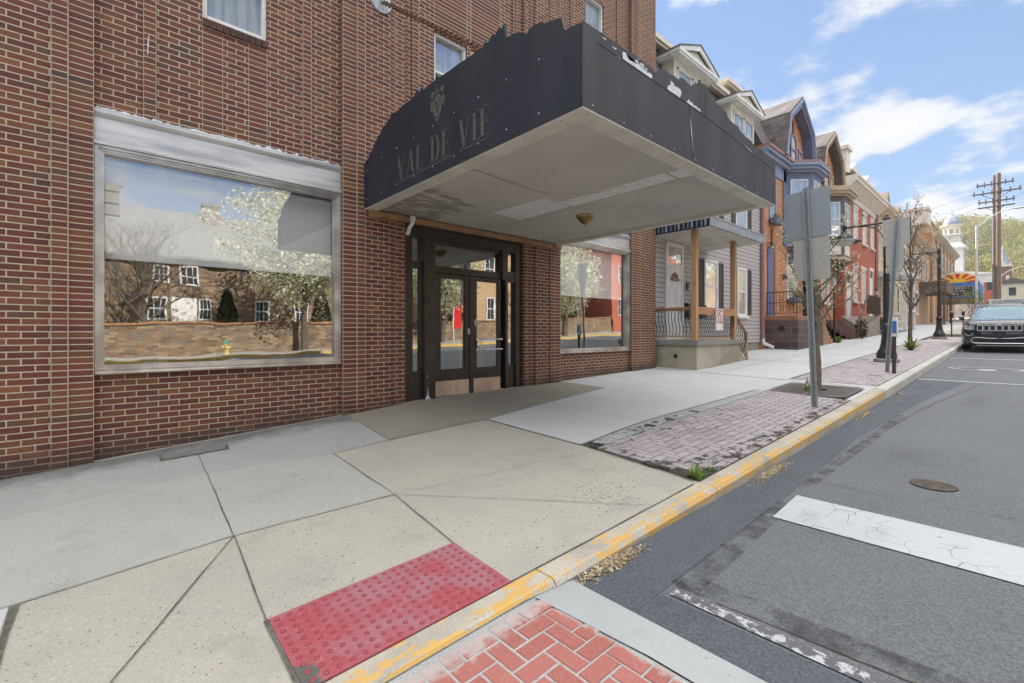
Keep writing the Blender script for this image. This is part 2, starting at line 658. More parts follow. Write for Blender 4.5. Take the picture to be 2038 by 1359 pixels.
M['slate'] = slate_mat('slate_shingles', (.085, .088, .09), (.12, .12, .115), .3, .24)
M['slate_sun_tint'] = slate_mat('sun_tinted_slate', (.30, .25, .18), (.24, .20, .15))  # lit copy of the slate, warm sunlight put into its colour
OR = [(0, (.64, .28, .12)), (.3, (.70, .34, .16)), (.55, (.53, .21, .09)), (.8, (.70, .37, .19))]
M['brick_orange'] = brick_mat('orange_brick', .21, .07, .008, cols=OR, mortar=(.46, .30, .2))
RD = [(0, (.50, .115, .06)), (.35, (.57, .15, .08)), (.7, (.45, .10, .055))]
M['brick_red'] = brick_mat('red_brick', .21, .07, .007, cols=RD, mortar=(.42, .25, .19))
M['brick_dark'] = brick_mat('dark_red_brick', .21, .07, .008, cols=[(0, (.2, .06, .05)), (.5, (.26, .08, .06))], mortar=(.3, .2, .16))
M['brick_tan'] = brick_mat('tan_brick', .21, .07, .008, cols=[(0, (.52, .36, .2)), (.5, (.58, .42, .25))], mortar=(.5, .42, .3))
M['brick_cap'] = brick_mat('orange_cap_brick', .075, .3, .014, 0, cols=[(0, (.46, .24, .1)), (.4, (.40, .19, .09)), (.7, (.52, .30, .15))], mortar=(.12, .09, .07))
M['stone_dark'] = brick_mat('dark_stone_blocks', .62, .27, .02, cols=[(0, (.075, .06, .06)), (.4, (.11, .085, .08)), (.7, (.06, .05, .055))], mortar=(.2, .16, .14), rough=.9)
STC = [(0, (.27, .19, .115)), (.14, (.34, .26, .155)), (.28, (.20, .18, .15)), (.42, (.25, .145, .09)), (.56, (.40, .32, .20)), (.7, (.22, .20, .17)), (.82, (.15, .11, .08)), (.92, (.31, .24, .17))]
M['rubble'] = brick_mat('rubble_stone', .31, .115, .02, .37, cols=STC, mortar=(.22, .18, .12), rough=.9)
M['stone_house'] = brick_mat('stone_house_wall', .42, .15, .02, .41, cols=STC, mortar=(.27, .22, .15), rough=.9)
M['blue_trim'] = plain('slate_blue_trim', (.145, .165, .27), (.12, .14, .235), 3, .5)
M['blue_light'] = plain('pale_blue_trim', (.25, .29, .42), (.22, .26, .37), 3, .5)
M['blue_door'] = plain('blue_door', (.09, .12, .27), (.07, .10, .22), 4, .45)
M['copper'] = plain('copper_gutter', (.42, .20, .16), (.34, .17, .14), 4, .5, .2)
M['mauve'] = plain('mauve_downspout', (.30, .17, .17), (.25, .14, .14), 5, .5)
M['tan_trim'] = plain('tan_trim', (.50, .40, .27), (.42, .34, .23), 3, .6)
M['greybrown'] = plain('greybrown_trim', (.13, .11, .11), (.10, .085, .085), 3, .6)
M['stone_white'] = plain('white_stone_trim', (.70, .66, .58), (.60, .56, .50), 4, .6)
M['pane'] = plain('sky_pane', (.16, .20, .26), (.26, .31, .37), 1.2, .08, 0, 0)
M['pane_dark'] = plain('dark_pane', (.03, .035, .045), (.06, .07, .085), 1.5, .06)
M['pane_white'] = plain('blind_pane', (.60, .60, .56), (.48, .48, .46), 2, .25, stretch=(3, 3, .5))
M['pane_white2'] = None
M['pane_white2'] = refl_pane('curtain_pane', (.55, .52, .45), (.36, .34, .30), .45)
M['pane'] = refl_pane('sky_pane', (.20, .24, .30), (.34, .38, .43), .4)
def leaf_mat(name, c1, c2, scale=6, tr=.4):
    m, n, b, oc, o = newmat(name)
    col = n.mix(n.smooth(n.noise(oc, scale, 3), .38, .62), c1, c2)
    n.l.new(col, b.inputs['Base Color'])
    b.inputs['Roughness'].default_value = .8
    b.inputs['Specular IOR Level'].default_value = .2
    t = n.node('ShaderNodeBsdfTranslucent')
    n.l.new(col, t.inputs[0])
    mx = n.node('ShaderNodeMixShader')
    mx.inputs[0].default_value = tr
    n.l.new(b.outputs[0], mx.inputs[1])
    n.l.new(t.outputs[0], mx.inputs[2])
    n.l.new(mx.outputs[0], o.inputs[0])
    return m


M['sage'] = leaf_mat('leaf_green', (.07, .12, .028), (.04, .08, .02), 6)
M['bush'] = leaf_mat('bush_green', (.045, .07, .02), (.025, .045, .014), 6)
M['bark'] = plain('bark', (.16, .13, .10), (.085, .07, .055), 14, .9, 0, .5, 60, 5, stretch=(3, 3, .6))
M['blossom'] = leaf_mat('blossom', (.80, .78, .66), (.60, .60, .44), 6)
M['yleaf'] = leaf_mat('spring_leaf', (.28, .32, .08), (.19, .24, .06), 6)
M['red'] = plain('red_paint', (.60, .02, .02), (.5, .015, .015), 4, .5)
M['yellow_hyd'] = plain('hydrant_yellow', (.65, .5, .2), None, 5, .5)
M['teal'] = plain('hydrant_green', (.04, .26, .18), None, 5, .5)


def curb_mat():
    m, n, b, oc, o = newmat('painted_kerb')
    g = n.xyz(oc)
    base = n.mix(n.smooth(n.noise(oc, 1.5, 6), .35, .65), (.44, .40, .33), (.31, .29, .25))
    base = n.mix(n.m('MULTIPLY', n.smooth(n.noise(oc, 90, 2), .55, .75), .7), base, (.14, .13, .12))
    kmp = n.node('ShaderNodeMapping')
    n.l.new(oc, kmp.inputs[0])
    kmp.inputs['Scale'].default_value = (.38, 1, 1)
    nz = n.noise(kmp.outputs[0], 11, 7, .66)
    # paint is kept best on the upper road side edge
    edge = n.smooth(g[1], -4.76, -4.90)
    far = n.smooth(g[0], 4.5, 9.5)
    bare = n.smooth(n.noise(n.vec(n.m('MULTIPLY', g[0], 1), 0.0, 0.0), .8, 2), .4, .6)
    nrm = n.node('ShaderNodeNewGeometry')
    nz2 = n.xyz(nrm.outputs['Normal'])
    top = n.m('ABSOLUTE', nz2[2])
    hgt = n.m('SUBTRACT', n.m('SUBTRACT', g[2], n.m('MULTIPLY', g[0], .036)), -.096)   # 0 at kerb top, negative below
    face_keep = n.smooth(hgt, -.12, -.03)
    keep_face = n.m('ADD', n.m('MULTIPLY', face_keep, .20), n.m('MULTIPLY', far, .06))
    keep_top = n.m('ADD', .068, n.m('SUBTRACT', n.m('MULTIPLY', edge, .05), n.m('MULTIPLY', far, .10)))
    kk = n.m('ADD', n.m('MULTIPLY', keep_top, top), n.m('MULTIPLY', keep_face, n.m('SUBTRACT', 1.0, top)))
    v = n.m('ADD', nz, kk)
    f = n.smooth(v, .615, .655)
    yl = n.mix(n.noise(oc, 20, 3), (.56, .33, .075), (.50, .33, .13))
    col = n.mix(n.m('MULTIPLY', f, n.m('LESS_THAN', g[0], 11.13)), base, yl)
    n.l.new(col, b.inputs['Base Color'])
    b.inputs['Roughness'].default_value = .8
    n.l.new(n.bump(n.noise(oc, 60, 5), .5, .008), b.inputs['Normal'])
    return m


M['kerb'] = curb_mat()
M['kerb_bare'] = concrete_mat('kerb_concrete', (.48, .47, .44), (.40, .39, .36), stain=.3)
M['walk'] = concrete_mat('aggregate_concrete', (.385, .362, .315), (.335, .322, .29), amount=.90, sscale=62)
M['walk_grey'] = concrete_mat('grey_concrete', (.345, .342, .33), (.31, .31, .305), amount=.97, sscale=60, grime=True)
M['walk_white'] = concrete_mat('pale_concrete', (.46, .47, .475), (.42, .43, .43), amount=.985, stain=.22, fine=.5)
M['walk_brown'] = concrete_mat('brown_concrete', (.27, .245, .20), (.23, .21, .175), amount=.97, stain=.3, fine=.6)
M['joint'] = plain('joint_dirt', (.06, .055, .05), (.13, .12, .10), 12, .95)
M['moss'] = plain('joint_moss', (.055, .048, .036), (.035, .034, .022), 7, .95, 0, .6, 60)
M['asphalt'] = asphalt_mat('road_asphalt', (.100, .106, .116), .5, (.27, .275, .28), .34)
M['asphalt_dark'] = asphalt_mat('patched_asphalt', (.066, .074, .090), .4, (.20, .21, .22), .3)
M['line'] = worn_paint('white_line', (.42, .44, .46), (.12, .12, .125), .68, 8)
M['line_worn'] = worn_paint('worn_line', (.42, .43, .45), (.085, .088, .095), .46, 17, False)
M['band'] = concrete_mat('crosswalk_band', (.36, .375, .38), (.31, .325, .33), amount=.99, stain=.25, fine=.4)
M['cross_grout'] = concrete_mat('crosswalk_grout', (.38, .38, .37), (.30, .30, .295), amount=.97, stain=.4)


def attr_col(name, lo, hi, dust=(.4, .38, .36), dustf=.35, bumpd=.4):
    m, n, b, oc, o = newmat(name)
    a = n.node('ShaderNodeAttribute', attribute_name='rnd')
    col = n.mix(a.outputs['Fac'], lo, hi)
    col = n.mix(n.m('MULTIPLY', n.smooth(n.noise(oc, 5, 7, .7), .45, .7), dustf), col, dust)
    g = n.noise(oc, 220, 2)
    col = n.mix(n.m('MULTIPLY', n.smooth(g, .45, .8), .35), col, tuple(x * .5 for x in lo))
    n.l.new(col, b.inputs['Base Color'])
    b.inputs['Roughness'].default_value = .85
    n.l.new(n.bump(g, bumpd, .004), b.inputs['Normal'])
    return m


M['paver'] = attr_col('pink_paver', (.30, .262, .272), (.40, .352, .365), (.30, .29, .28))
M['paver_grey'] = attr_col('grey_paver', (.30, .32, .33), (.38, .40, .41))


def cross_mat():
    m, n, b, oc, o = newmat('red_crosswalk_brick')
    g = n.xyz(oc)
    a = n.node('ShaderNodeAttribute', attribute_name='rnd')
    col = n.mix(a.outputs['Fac'], (.285, .085, .070), (.345, .118, .100))
    # worn towards the gutter and the band edge
    w1_ = n.smooth(g[1], -5.20, -4.93)
    w2_ = n.smooth(g[0], 1.66, 1.82)
    wear = n.m('ADD', n.m('MAXIMUM', w1_, w2_), n.m('MULTIPLY', n.m('SUBTRACT', n.noise(oc, 11, 7, .7), .5), 1.6))
    wear = n.m('MULTIPLY', n.smooth(wear, .40, .85), .8)
    col = n.mix(wear, col, (.40, .385, .375))
    col = n.mix(n.m('MULTIPLY', n.smooth(n.noise(oc, 140, 4, .75), .48, .68), .5), col, (.46, .26, .22))
    n.l.new(col, b.inputs['Base Color'])
    b.inputs['Roughness'].default_value = .8
    n.l.new(n.bump(n.noise(oc, 150, 3), .4, .004), b.inputs['Normal'])
    return m


M['cross'] = cross_mat()


def tactile_mat():
    m, n, b, oc, o = newmat('tactile_red')
    f = n.smooth(n.noise(oc, 3.2, 5), .38, .62)
    col = n.mix(f, (.31, .058, .072), (.285, .125, .155))
    col = n.mix(n.m('MULTIPLY', n.smooth(n.noise(oc, 45, 4, .7), .52, .7), .4), col, (.42, .22, .24))
    g = n.xyz(oc)
    chip = n.smooth(n.m('ADD', n.noise(oc, 9, 5, .7), n.m('MULTIPLY', n.smooth(g[0], .78, .62), n.smooth(g[1], -4.35, -4.8))), 1.02, 1.12)
    col = n.mix(chip, col, (.09, .09, .085))
    n.l.new(col, b.inputs['Base Color'])
    b.inputs['Roughness'].default_value = .6
    return m


M['tactile'] = tactile_mat()
M['soffit'] = None


def soffit_mat():
    m, n, b, oc, o = newmat('soffit_plaster')
    col = n.mix(n.smooth(n.noise(oc, .9, 5), .35, .65), (.58, .55, .49), (.50, .475, .43))
    g = n.xyz(oc)
    # water stains close to the wall at the left
    w_ = n.m('MULTIPLY', n.smooth(g[0], -.1, -1.6), n.smooth(g[1], -2.3, -.6))
    mp = n.node('ShaderNodeMapping')
    n.l.new(oc, mp.inputs[0])
    mp.inputs['Scale'].default_value = (.7, 2.2, 1)
    st = n.m('ADD', n.noise(mp.outputs[0], 2.6, 5, .6), n.m('MULTIPLY', w_, .34))
    ring = n.m('MULTIPLY', n.smooth(st, .68, .78), n.smooth(st, .98, .84))
    col = n.mix(n.m('MULTIPLY', ring, .62), col, (.13, .105, .08))
    gr = n.noise(oc, 130, 3, .7)
    col = n.mix(n.m('MULTIPLY', gr, .25), col, (.38, .36, .32))
    n.l.new(col, b.inputs['Base Color'])
    b.inputs['Roughness'].default_value = .9
    n.l.new(n.bump(gr, .5, .006), b.inputs['Normal'])
    return m


M['soffit'] = soffit_mat()
M['soffit_pale'] = plain('soffit_patch', (.78, .76, .73), (.68, .66, .63), 9, .9, 0, .5, 110)
# ================================================================ terrain height
def tab(x, T):
    if x <= T[0][0]:
        (a, b), (c, e) = T[0], T[1]
    elif x >= T[-1][0]:
        (a, b), (c, e) = T[-2], T[-1]
    else:
        for i in range(len(T) - 1):
            if T[i][0] <= x <= T[i + 1][0]:
                (a, b), (c, e) = T[i], T[i + 1]
                break
    return b + (e - b) * (x - a) / (c - a)


ZW = [(-5, -.36), (-.74, -.056), (0, -.01), (2.65, .163), (3.69, .245), (5, .272), (7.4, .325), (10.1, .4), (11.2, .425), (20, .742), (40, 1.46), (110, 3.98), (111, 3.99)]
REV = [(1.7, .012), (1.95, .03), (4, .1), (6, .13), (11, .19), (30, .19)]


def rev(x):
    return .012 if x < 1.7 else (.19 if x > 30 else tab(x, REV))


def zc(x):
    return .036 * min(x, 110) - .096


def gz(x, y):
    if y >= -4.9:
        t = min(1, max(0, -y / 4.8))
        return tab(x, ZW) * (1 - t) + zc(x) * t
    z = zc(x) - rev(x)
    if y < -7:
        z += (-7 - y) * .024
    return z


def sheet(name, x0, x1, y0, y1, sx, sy, mat, off=0.0, zf=gz):
    xs = [x0 + (x1 - x0) * i / sx for i in range(sx + 1)] if isinstance(sx, int) else sx
    ys = [y0 + (y1 - y0) * i / sy for i in range(sy + 1)] if isinstance(sy, int) else sy
    me = bpy.data.meshes.new(name)
    v = [(x, y, zf(x, y) + off) for y in ys for x in xs]
    n = len(xs)
    f = [(j * n + i, j * n + i + 1, (j + 1) * n + i + 1, (j + 1) * n + i) for j in range(len(ys) - 1) for i in range(n - 1)]
    me.from_pydata(v, [], f)
    me.materials.append(mat)
    me.polygons.foreach_set('use_smooth', [True] * len(me.polygons))
    o = bpy.data.objects.new(name, me)
    sc.collection.objects.link(o)
    return struct(o)


def drape(name, poly, mat, off, step=.4, parent=None):
    bm = bmesh.new()
    vs = [bm.verts.new((x, y, 0)) for x, y in poly]
    bm.faces.new(vs)
    xs = [p[0] for p in poly]
    ys = [p[1] for p in poly]
    def cuts(lo, hi, no, st):
        k = math.ceil(lo / st)
        while k * st < hi:
            bmesh.ops.bisect_plane(bm, geom=bm.verts[:] + bm.edges[:] + bm.faces[:], plane_co=[k * st if c else 0 for c in no], plane_no=no)
            k += 1
    stx = max(step, (max(xs) - min(xs)) / 60)
    cuts(min(xs), max(xs), (1, 0, 0), stx)
    cuts(min(ys), max(ys), (0, 1, 0), step)
    bmesh.ops.triangulate(bm, faces=bm.faces[:])
    for v in bm.verts:
        v.co.z = gz(v.co.x, v.co.y) + off
    bmesh.ops.recalc_face_normals(bm, faces=bm.faces)
    for f in bm.faces:
        if f.normal.z < 0:
            f.normal_flip()
    me = bpy.data.meshes.new(name)
    bm.to_mesh(me)
    bm.free()
    me.materials.append(mat)
    o = bpy.data.objects.new(name, me)
    sc.collection.objects.link(o)
    return struct(o)


def ground_z(x, y):
    z = .036 * max(-60, min(x, 110)) - .096 - .9
    if y < -22:
        z += 2.0
    return z


XG = [-600, -300, -120, -60, -30, -10, 0, 10, 20, 30, 40, 50, 60, 70, 80, 90, 100, 110, 150, 200, 300, 450, 700, 1000]
YG = [-600, -300, -120, -60, -40, -30, -22.1, -22, -10, 0, 20, 60, 120, 300, 600]
gmat = plain('far_ground', (.10, .11, .05), (.14, .12, .08), .05, .95)
sheet('ground', 0, 0, 0, 0, XG, YG, gmat, 0, ground_z)
# pavement on our side
XW = [-9 + .25 * i for i in range(0, 84)] + [12 + i for i in range(0, 109)]
sheet('pavement', 0, 0, 0, 0, XW, [.6, 0, -.6, -1.2, -1.8, -2.4, -3, -3.6, -4.2, -4.755], M['walk'])
# road
XR = [-30, -9, -4, 0, 1, 1.4, 1.7, 1.8, 1.95, 2.4, 3, 3.5, 4, 5, 6, 7.5, 9, 11, 15, 20, 30, 40, 60, 80, 110, 200]
sheet('road', 0, 0, 0, 0, XR, [-4.901, -5.3, -6, -7, -9, -11, -13, -15, -17.02], M['asphalt'])
# kerb as real stones, one mesh per material
def kerb(name, xs, mat):
    mb = MB()
    for a, b in zip(xs[:-1], xs[1:]):
        g = .004
        n = max(1, int((b - a) / .5))
        for i in range(n):
            p = a + g + (b - a - 2 * g) * i / n
            q = a + g + (b - a - 2 * g) * (i + 1) / n
            r = []
            for x in (p, q):
                t = zc(x)
                bz = t - rev(x) - .25
                r.append([(x, -4.76, bz), (x, -4.93, bz), (x, -4.925, t - .03), (x, -4.90, t + .002), (x, -4.885, t + .008), (x, -4.76, t + .006)])
            for k in range(6):
                mb.face([r[0][k], r[1][k], r[1][(k + 1) % 6], r[0][(k + 1) % 6]])
            if i == 0:
                mb.face(r[0][::-1])
            if i == n - 1:
                mb.face(r[1])
    o = mb.build(name, mat)
    bm = bmesh.new()
    bm.from_mesh(o.data)
    bmesh.ops.remove_doubles(bm, verts=bm.verts, dist=.0005)
    bmesh.ops.recalc_face_normals(bm, faces=bm.faces)
    bm.to_mesh(o.data)
    bm.free()
    return struct(o)


kerb('painted_kerb', [-9, -6, -3, 0, 1.93, 3.98, 6.2, 8.3, 10.36, 11.13], M['kerb'])
kerb('kerb', [11.15, 14.2, 18, 22, 26, 30, 34, 38, 42, 46, 50, 60, 70, 80, 90, 100, 110], M['kerb_bare'])
# slabs of other colours
for poly in ([(-6, 0), (.8, 0), (.76, -1.36), (.34, -1.3), (-.59, -1.39), (-6, -1.4)], [(.8, 0), (2.71, 0), (2.57, -1.63), (1.89, -1.65), (.76, -1.36)]):
    drape('grey_pavement', poly, M['walk_grey'], .003)
gsl = concrete_mat('cool_concrete', (.365, .36, .34), (.33, .328, .315), amount=.96, sscale=60)
drape('grey_pavement', [(-6, -1.4), (-.59, -1.39), (.34, -1.3), (.76, -1.36), (.69, -3.02), (-.31, -3.07), (-6, -3.09)], gsl, .003)
drape('grey_pavement', [(.76, -1.36), (1.89, -1.65), (1.845, -3.15), (.69, -3.02)], gsl, .003)
drape('brown_pavement', [(2.71, 0), (2.57, -1.63), (4.0, -1.71), (5.43, -1.45), (7.47, -1.14), (7.44, 0)], M['walk_brown'], .004)
drape('pale_pavement', [(4.0, -1.71), (4.05, -3.34), (5.59, -3.2), (5.43, -1.45)], M['walk_white'], .005)
drape('pale_pavement', [(5.43, -1.45), (5.59, -3.2), (9.35, -3.24), (11.19, -3.2), (11.19, 0), (7.44, 0), (7.47, -1.14)], M['walk_white'], .004)
drape('pale_pavement', [(11.21, -3.2), (11.21, 0.5), (60, .5), (60, -3.2)], M['walk_white'], .004, 1.2)
drape('pale_pavement', [(-6, -3.07), (-.37, -3.07), (-.38, -4.75), (-6, -4.75)], M['walk_white'], .004)


def line(mb, pts, wd, off=.009):
    wd = wd * (.6 if wd < .03 else .8)
    for (x0, y0), (x1, y1) in zip(pts[:-1], pts[1:]):
        L = math.hypot(x1 - x0, y1 - y0)
        n = max(1, int(L / .25))
        nx, ny = -(y1 - y0) / L, (x1 - x0) / L
        prev = None
        for i in range(n + 1):
            t = i / n
            ww = wd * random.uniform(.55, 1.25) / 2
            jx = random.uniform(-.004, .004)
            x, y = x0 + (x1 - x0) * t + nx * jx, y0 + (y1 - y0) * t + ny * jx
            a = (x + nx * ww, y + ny * ww)
            b = (x - nx * ww, y - ny * ww)
            cur = ((*a, gz(*a) + off), (*b, gz(*b) + off))
            if prev:
                mb.face([prev[0], prev[1], cur[1], cur[0]])
            prev = cur


mb = MB()
line(mb, [(.80, -.02), (.80, -.67), (.69, -3.02), (.62, -4.16)], .014)
line(mb, [(.617, -4.16), (.605, -4.75)], .03)
line(mb, [(1.89, -1.65), (1.845, -3.15), (1.745, -4.18), (1.705, -4.75)], .013)
line(mb, [(-6, -1.4), (-.59, -1.39), (.34, -1.3), (.76, -1.36)], .004)
line(mb, [(.76, -1.36), (1.89, -1.65), (2.57, -1.63)], .006)
line(mb, [(2.71, 0), (2.57, -1.63), (4.0, -1.71), (5.43, -1.45), (7.47, -1.14), (7.44, 0)], .009)
line(mb, [(4.0, -1.71), (4.05, -3.34), (3.97, -4.72)], .02)
line(mb, [(5.43, -1.45), (5.59, -3.2)], .012)
line(mb, [(7.47, -1.14), (7.49, -3.2)], .008)
line(mb, [(2.57, -1.63), (2.6, -1.7)], .01)
line(mb, [(-6, -3.09), (-.31, -3.07), (.69, -3.02), (1.845, -3.15)], .009)
line(mb, [(1.845, -3.15), (2.71, -3.33), (3.55, -3.49), (4.03, -3.6)], .007)
line(mb, [(1.845, -3.15), (3.2, -4.70)], .009)
line(mb, [(.69, -3.02), (.03, -4.14), (-.3, -4.72)], .013)
line(mb, [(-.345, -3.08), (-.35, -3.7), (-.36, -4.74)], .055)
line(mb, [(11.2, .1), (11.2, -4.74)], .05)
line(mb, [(4.05, -3.34), (5.6, -3.2), (9.3, -3.24)], .016, .012)
for x in (15.2, 19.1, 23, 27, 31, 35, 39, 44, 49):
    line(mb, [(x, .2), (x, -3.2)], .035)
line(mb, [(11.45, -3.205), (40, -3.205)], .05)
line(mb, [(12, -1.6), (40, -1.6)], .02)
line(mb, [(-6, -4.752), (3.9, -4.752)], .018)
line(mb, [(-6, -.006), (2.7, -.006)], .03)
line(mb, [(2.7, -.006), (11.2, -.006)], .02)
struct(mb.build('pavement_line', M['joint']))

# drain patch near the wall
mb = MB()
for k in range(2):
    z0 = lambda x, y: gz(x, y) + .006 + k * .004
    i = .0 if k == 0 else .03
    mb.face([(x, y, z0(x, y)) for x, y in ((.47 + i, -.24 - i), (1.12 - i, -.36 - i * .6), (1.10 - i, -.60 + i), (.47 + i, -.54 + i))], k)
struct(mb.build('patched_pavement', [M['joint'], concrete_mat('drain_fill', (.20, .195, .185), (.15, .15, .15))]))


# ---------------------------------------------------------------- pavers laid as real stones
def paver_mesh(name, bricks, mat, h=.012, gap=.006, extra=.004):
    """bricks: (x0,x1,y0,y1,rnd)"""
    verts, faces, rn = [], [], []
    for x0, x1, y0, y1, r in bricks:
        x0 += gap; x1 -= gap; y0 += gap; y1 -= gap
        if x1 - x0 < .012 or y1 - y0 < .012:
            continue
        b = len(verts)
        c = .004
        cx, cy = (x0 + x1) / 2, (y0 + y1) / 2
        base = gz(cx, cy) + extra
        tx, ty = random.uniform(-.012, .012), random.uniform(-.02, .02)
        dz = random.uniform(-.0015, .0015)
        sl = .036
        def P(x, y, z):
            return (x, y, base + z + dz + (x - cx) * (sl + tx * .5) + (y - cy) * ty * .5 + (gz(cx, y) - gz(cx, cy)))
        verts += [P(x0, y0, -.01), P(x1, y0, -.01), P(x1, y1, -.01), P(x0, y1, -.01)]
        verts += [P(x0, y0, h - c), P(x1, y0, h - c), P(x1, y1, h - c), P(x0, y1, h - c)]
        verts += [P(x0 + c, y0 + c, h), P(x1 - c, y0 + c, h), P(x1 - c, y1 - c, h), P(x0 + c, y1 - c, h)]
        for k in range(4):
            j = (k + 1) % 4
            faces.append((b + k, b + j, b + 4 + j, b + 4 + k)); rn.append(r)
            faces.append((b + 4 + k, b + 4 + j, b + 8 + j, b + 8 + k)); rn.append(r)
        faces.append((b + 8, b + 9, b + 10, b + 11)); rn.append(r)
    me = bpy.data.meshes.new(name)
    me.from_pydata(verts, [], faces)
    me.materials.append(mat)
    at = me.attributes.new('rnd', 'FLOAT', 'FACE')
    at.data.foreach_set('value', rn)
    o = bpy.data.objects.new(name, me)
    sc.collection.objects.link(o)
    return struct(o)


def herring(x0, x1, y0, y1, u, ox=0, oy=0):
    """90 degree herringbone of 2:1 bricks, unit u, clipped to a rectangle"""
    out = []
    ni = int((x1 - x0) / u) + 6
    nj = int((y1 - y0) / u) + 6
    for j in range(-4, nj):
        for i in range(-4, ni):
            k = (i - j) % 4
            X, Y = x0 + ox + i * u, y0 + oy + j * u
            if k == 0:
                a = (X, X + 2 * u, Y, Y + u)
            elif k == 2:
                a = (X + 0, X + u, Y - 0, Y + 2 * u) if False else (X, X + u, Y, Y + 2 * u)
            else:
                continue
            # verify tiling: horizontals at k==0 cover cells k=0,1; verticals at k==3 cover (i,j),(i,j+1)-> k=3,2
            out.append(a)
    return out


def herring2(x0, x1, y0, y1, u, ox=0, oy=0):
    out = []
    ni = int((x1 - x0) / u) + 6
    nj = int((y1 - y0) / u) + 6
    for j in range(-4, nj):
        for i in range(-4, ni):
            k = (i - j) % 4
            X, Y = x0 + ox + i * u, y0 + oy + j * u
            if k == 0:
                a = (X, X + 2 * u, Y, Y + u)
            elif k == 3:
                a = (X, X + u, Y, Y + 2 * u)
            else:
                continue
            a = (max(a[0], x0), min(a[1], x1), max(a[2], y0), min(a[3], y1))
            if a[1] - a[0] > .02 and a[3] - a[2] > .02:
                out.append((*a, random.random()))
    return out


# planting strip / furniture strip in front of the building
drape('pavement_bed_surface', [(4.07, -3.34), (3.99, -4.755), (9.38, -4.755), (9.38, -3.24)], M['moss'], .006)
br = []
for b in herring2(4.08, 9.38, -4.75, -3.46, .1025):
    cx, cy = (b[0] + b[1]) / 2, (b[2] + b[3]) / 2
    if b[3] > -3.345 + .09 * min(1, (cx - 4.07) / 1.5) - .205:
        b = (b[0], b[1], b[2], -3.345 + .09 * min(1, (cx - 4.07) / 1.5) - .205, b[4])
    # bare soil in the near kerb corner, and mossy gaps
    if (cx - 4.0) * .75 + (-4.75 - cy) * -1.9 < .50 and cx < 4.75:
        continue
    br.append(b)
paver_mesh('brick_pavement', br, M['paver'], gap=.0075)
br = []
x = 4.12
while x < 9.3:
    if random.random() > .04 and x > 4.2:
        tp_ = -3.345 + .09 * min(1, (x - 4.07) / 1.5)
        br.append((x, x + .1, tp_ - .20, tp_ - .012, random.random()))
    x += .1035
paver_mesh('brick_edge_pavement', br, M['paver_grey'], gap=.009)
drape('pavement_bed_surface', [(11.44, -3.24), (11.44, -4.755), (38, -4.755), (38, -3.24)], M['moss'], .006, .5)
br = []
for b in herring2(11.46, 24, -4.75, -3.42, .1025):
    br.append(b)
for b in herring2(24, 34, -4.75, -3.42, .205):
    br.append(b)
x = 11.5
while x < 30:
    br.append((x, x + .1, -3.415, -3.25, random.random()))
    x += .1035
paver_mesh('brick_pavement', br, M['paver'], gap=.0055)
moss_m = stain_mat('moss_patches', (.06, .054, .04), .56, .66, 7, .85)
drape('moss_surface', [(4.3, -3.6), (5.6, -3.52), (7.6, -3.5), (7.4, -3.9), (5.9, -4.05), (4.9, -3.95)], moss_m, .021, .5)
drape('moss_surface', [(4.0, -4.755), (4.0, -4.1), (4.6, -4.45), (6.2, -4.60), (9.37, -4.58), (9.37, -4.755)], stain_mat('kerb_moss', (.05, .045, .034), .50, .60, 8, .93), .0225, .5)
drape('moss_surface', [(4.05, -3.36), (4.04, -4.1), (4.3, -4.1), (4.35, -3.5), (6.4, -3.42), (6.4, -3.3)], stain_mat('edge_moss', (.055, .05, .038), .53, .63, 9, .9), .023, .5)
drape('moss_surface', [(11.46, -4.755), (11.46, -3.3), (30, -3.3), (30, -4.755)], stain_mat('thin_moss', (.12, .11, .10), .56, .70, 3, .6), .020, .8)
# tyre and oil marks in the lane
drape('road_patch', [(2.6, -5.5), (14, -5.6), (14, -9), (2.6, -9)], stain_mat('lane_wear', (.05, .052, .056), .52, .85, .9, .3, stretch=(.35, 1, 1)), .0045, 1.2)
drape('road_patch', [(2.1, -4.95), (14, -4.95), (14, -5.35), (2.1, -5.35)], stain_mat('gutter_wear', (.15, .145, .135), .50, .74, 2.6, .45, stretch=(.4, 1, 1)), .0062, 1.2)
# concrete border round the tree grate
drape('pale_pavement', [(10.93, -3.2), (10.93, -4.755), (11.19, -4.755), (11.19, -3.2)], M['walk_white'], .009)
drape('pale_pavement', [(11.22, -3.2), (11.22, -4.755), (11.44, -4.755), (11.44, -3.2)], M['walk_white'], .009)
drape('pale_pavement', [(9.38, -3.2), (9.38, -3.40), (10.93, -3.40), (10.93, -3.2)], M['walk_white'], .009)
drape('pale_pavement', [(9.38, -4.68), (9.38, -4.755), (10.93, -4.755), (10.93, -4.68)], M['walk_white'], .009)

# crosswalk
drape('crosswalk_path', [(-6, -4.93), (1.80, -4.93), (1.80, -16.9), (-6, -16.9)], M['cross_grout'], .006, .5)
br = []
for b in herring2(-1.4, 1.79, -8.4, -4.96, .0955, ox=.022, oy=-.004):
    br.append(b)
o = paver_mesh('crosswalk_brick_path', br, M['cross'], h=.006, gap=.0058, extra=.004)
drape('crosswalk_band_path', [(1.74, -4.94), (2.03, -4.955), (2.03, -16.9), (1.80, -16.9), (1.80, -5.6)], M['band'], .0145, .5)
drape('road_patch', [(2.032, -4.93), (2.032, -5.36), (3.2, -5.33), (4.5, -5.31), (7.3, -5.26), (11, -5.42), (14.9, -5.8), (15.0, -4.93)], M['asphalt_dark'], .004)
drape('road_patch', [(2.032, -5.36), (2.032, -16.9), (2.30, -16.9), (2.33, -6.9), (2.30, -5.37)], M['asphalt_dark'], .004, 1)
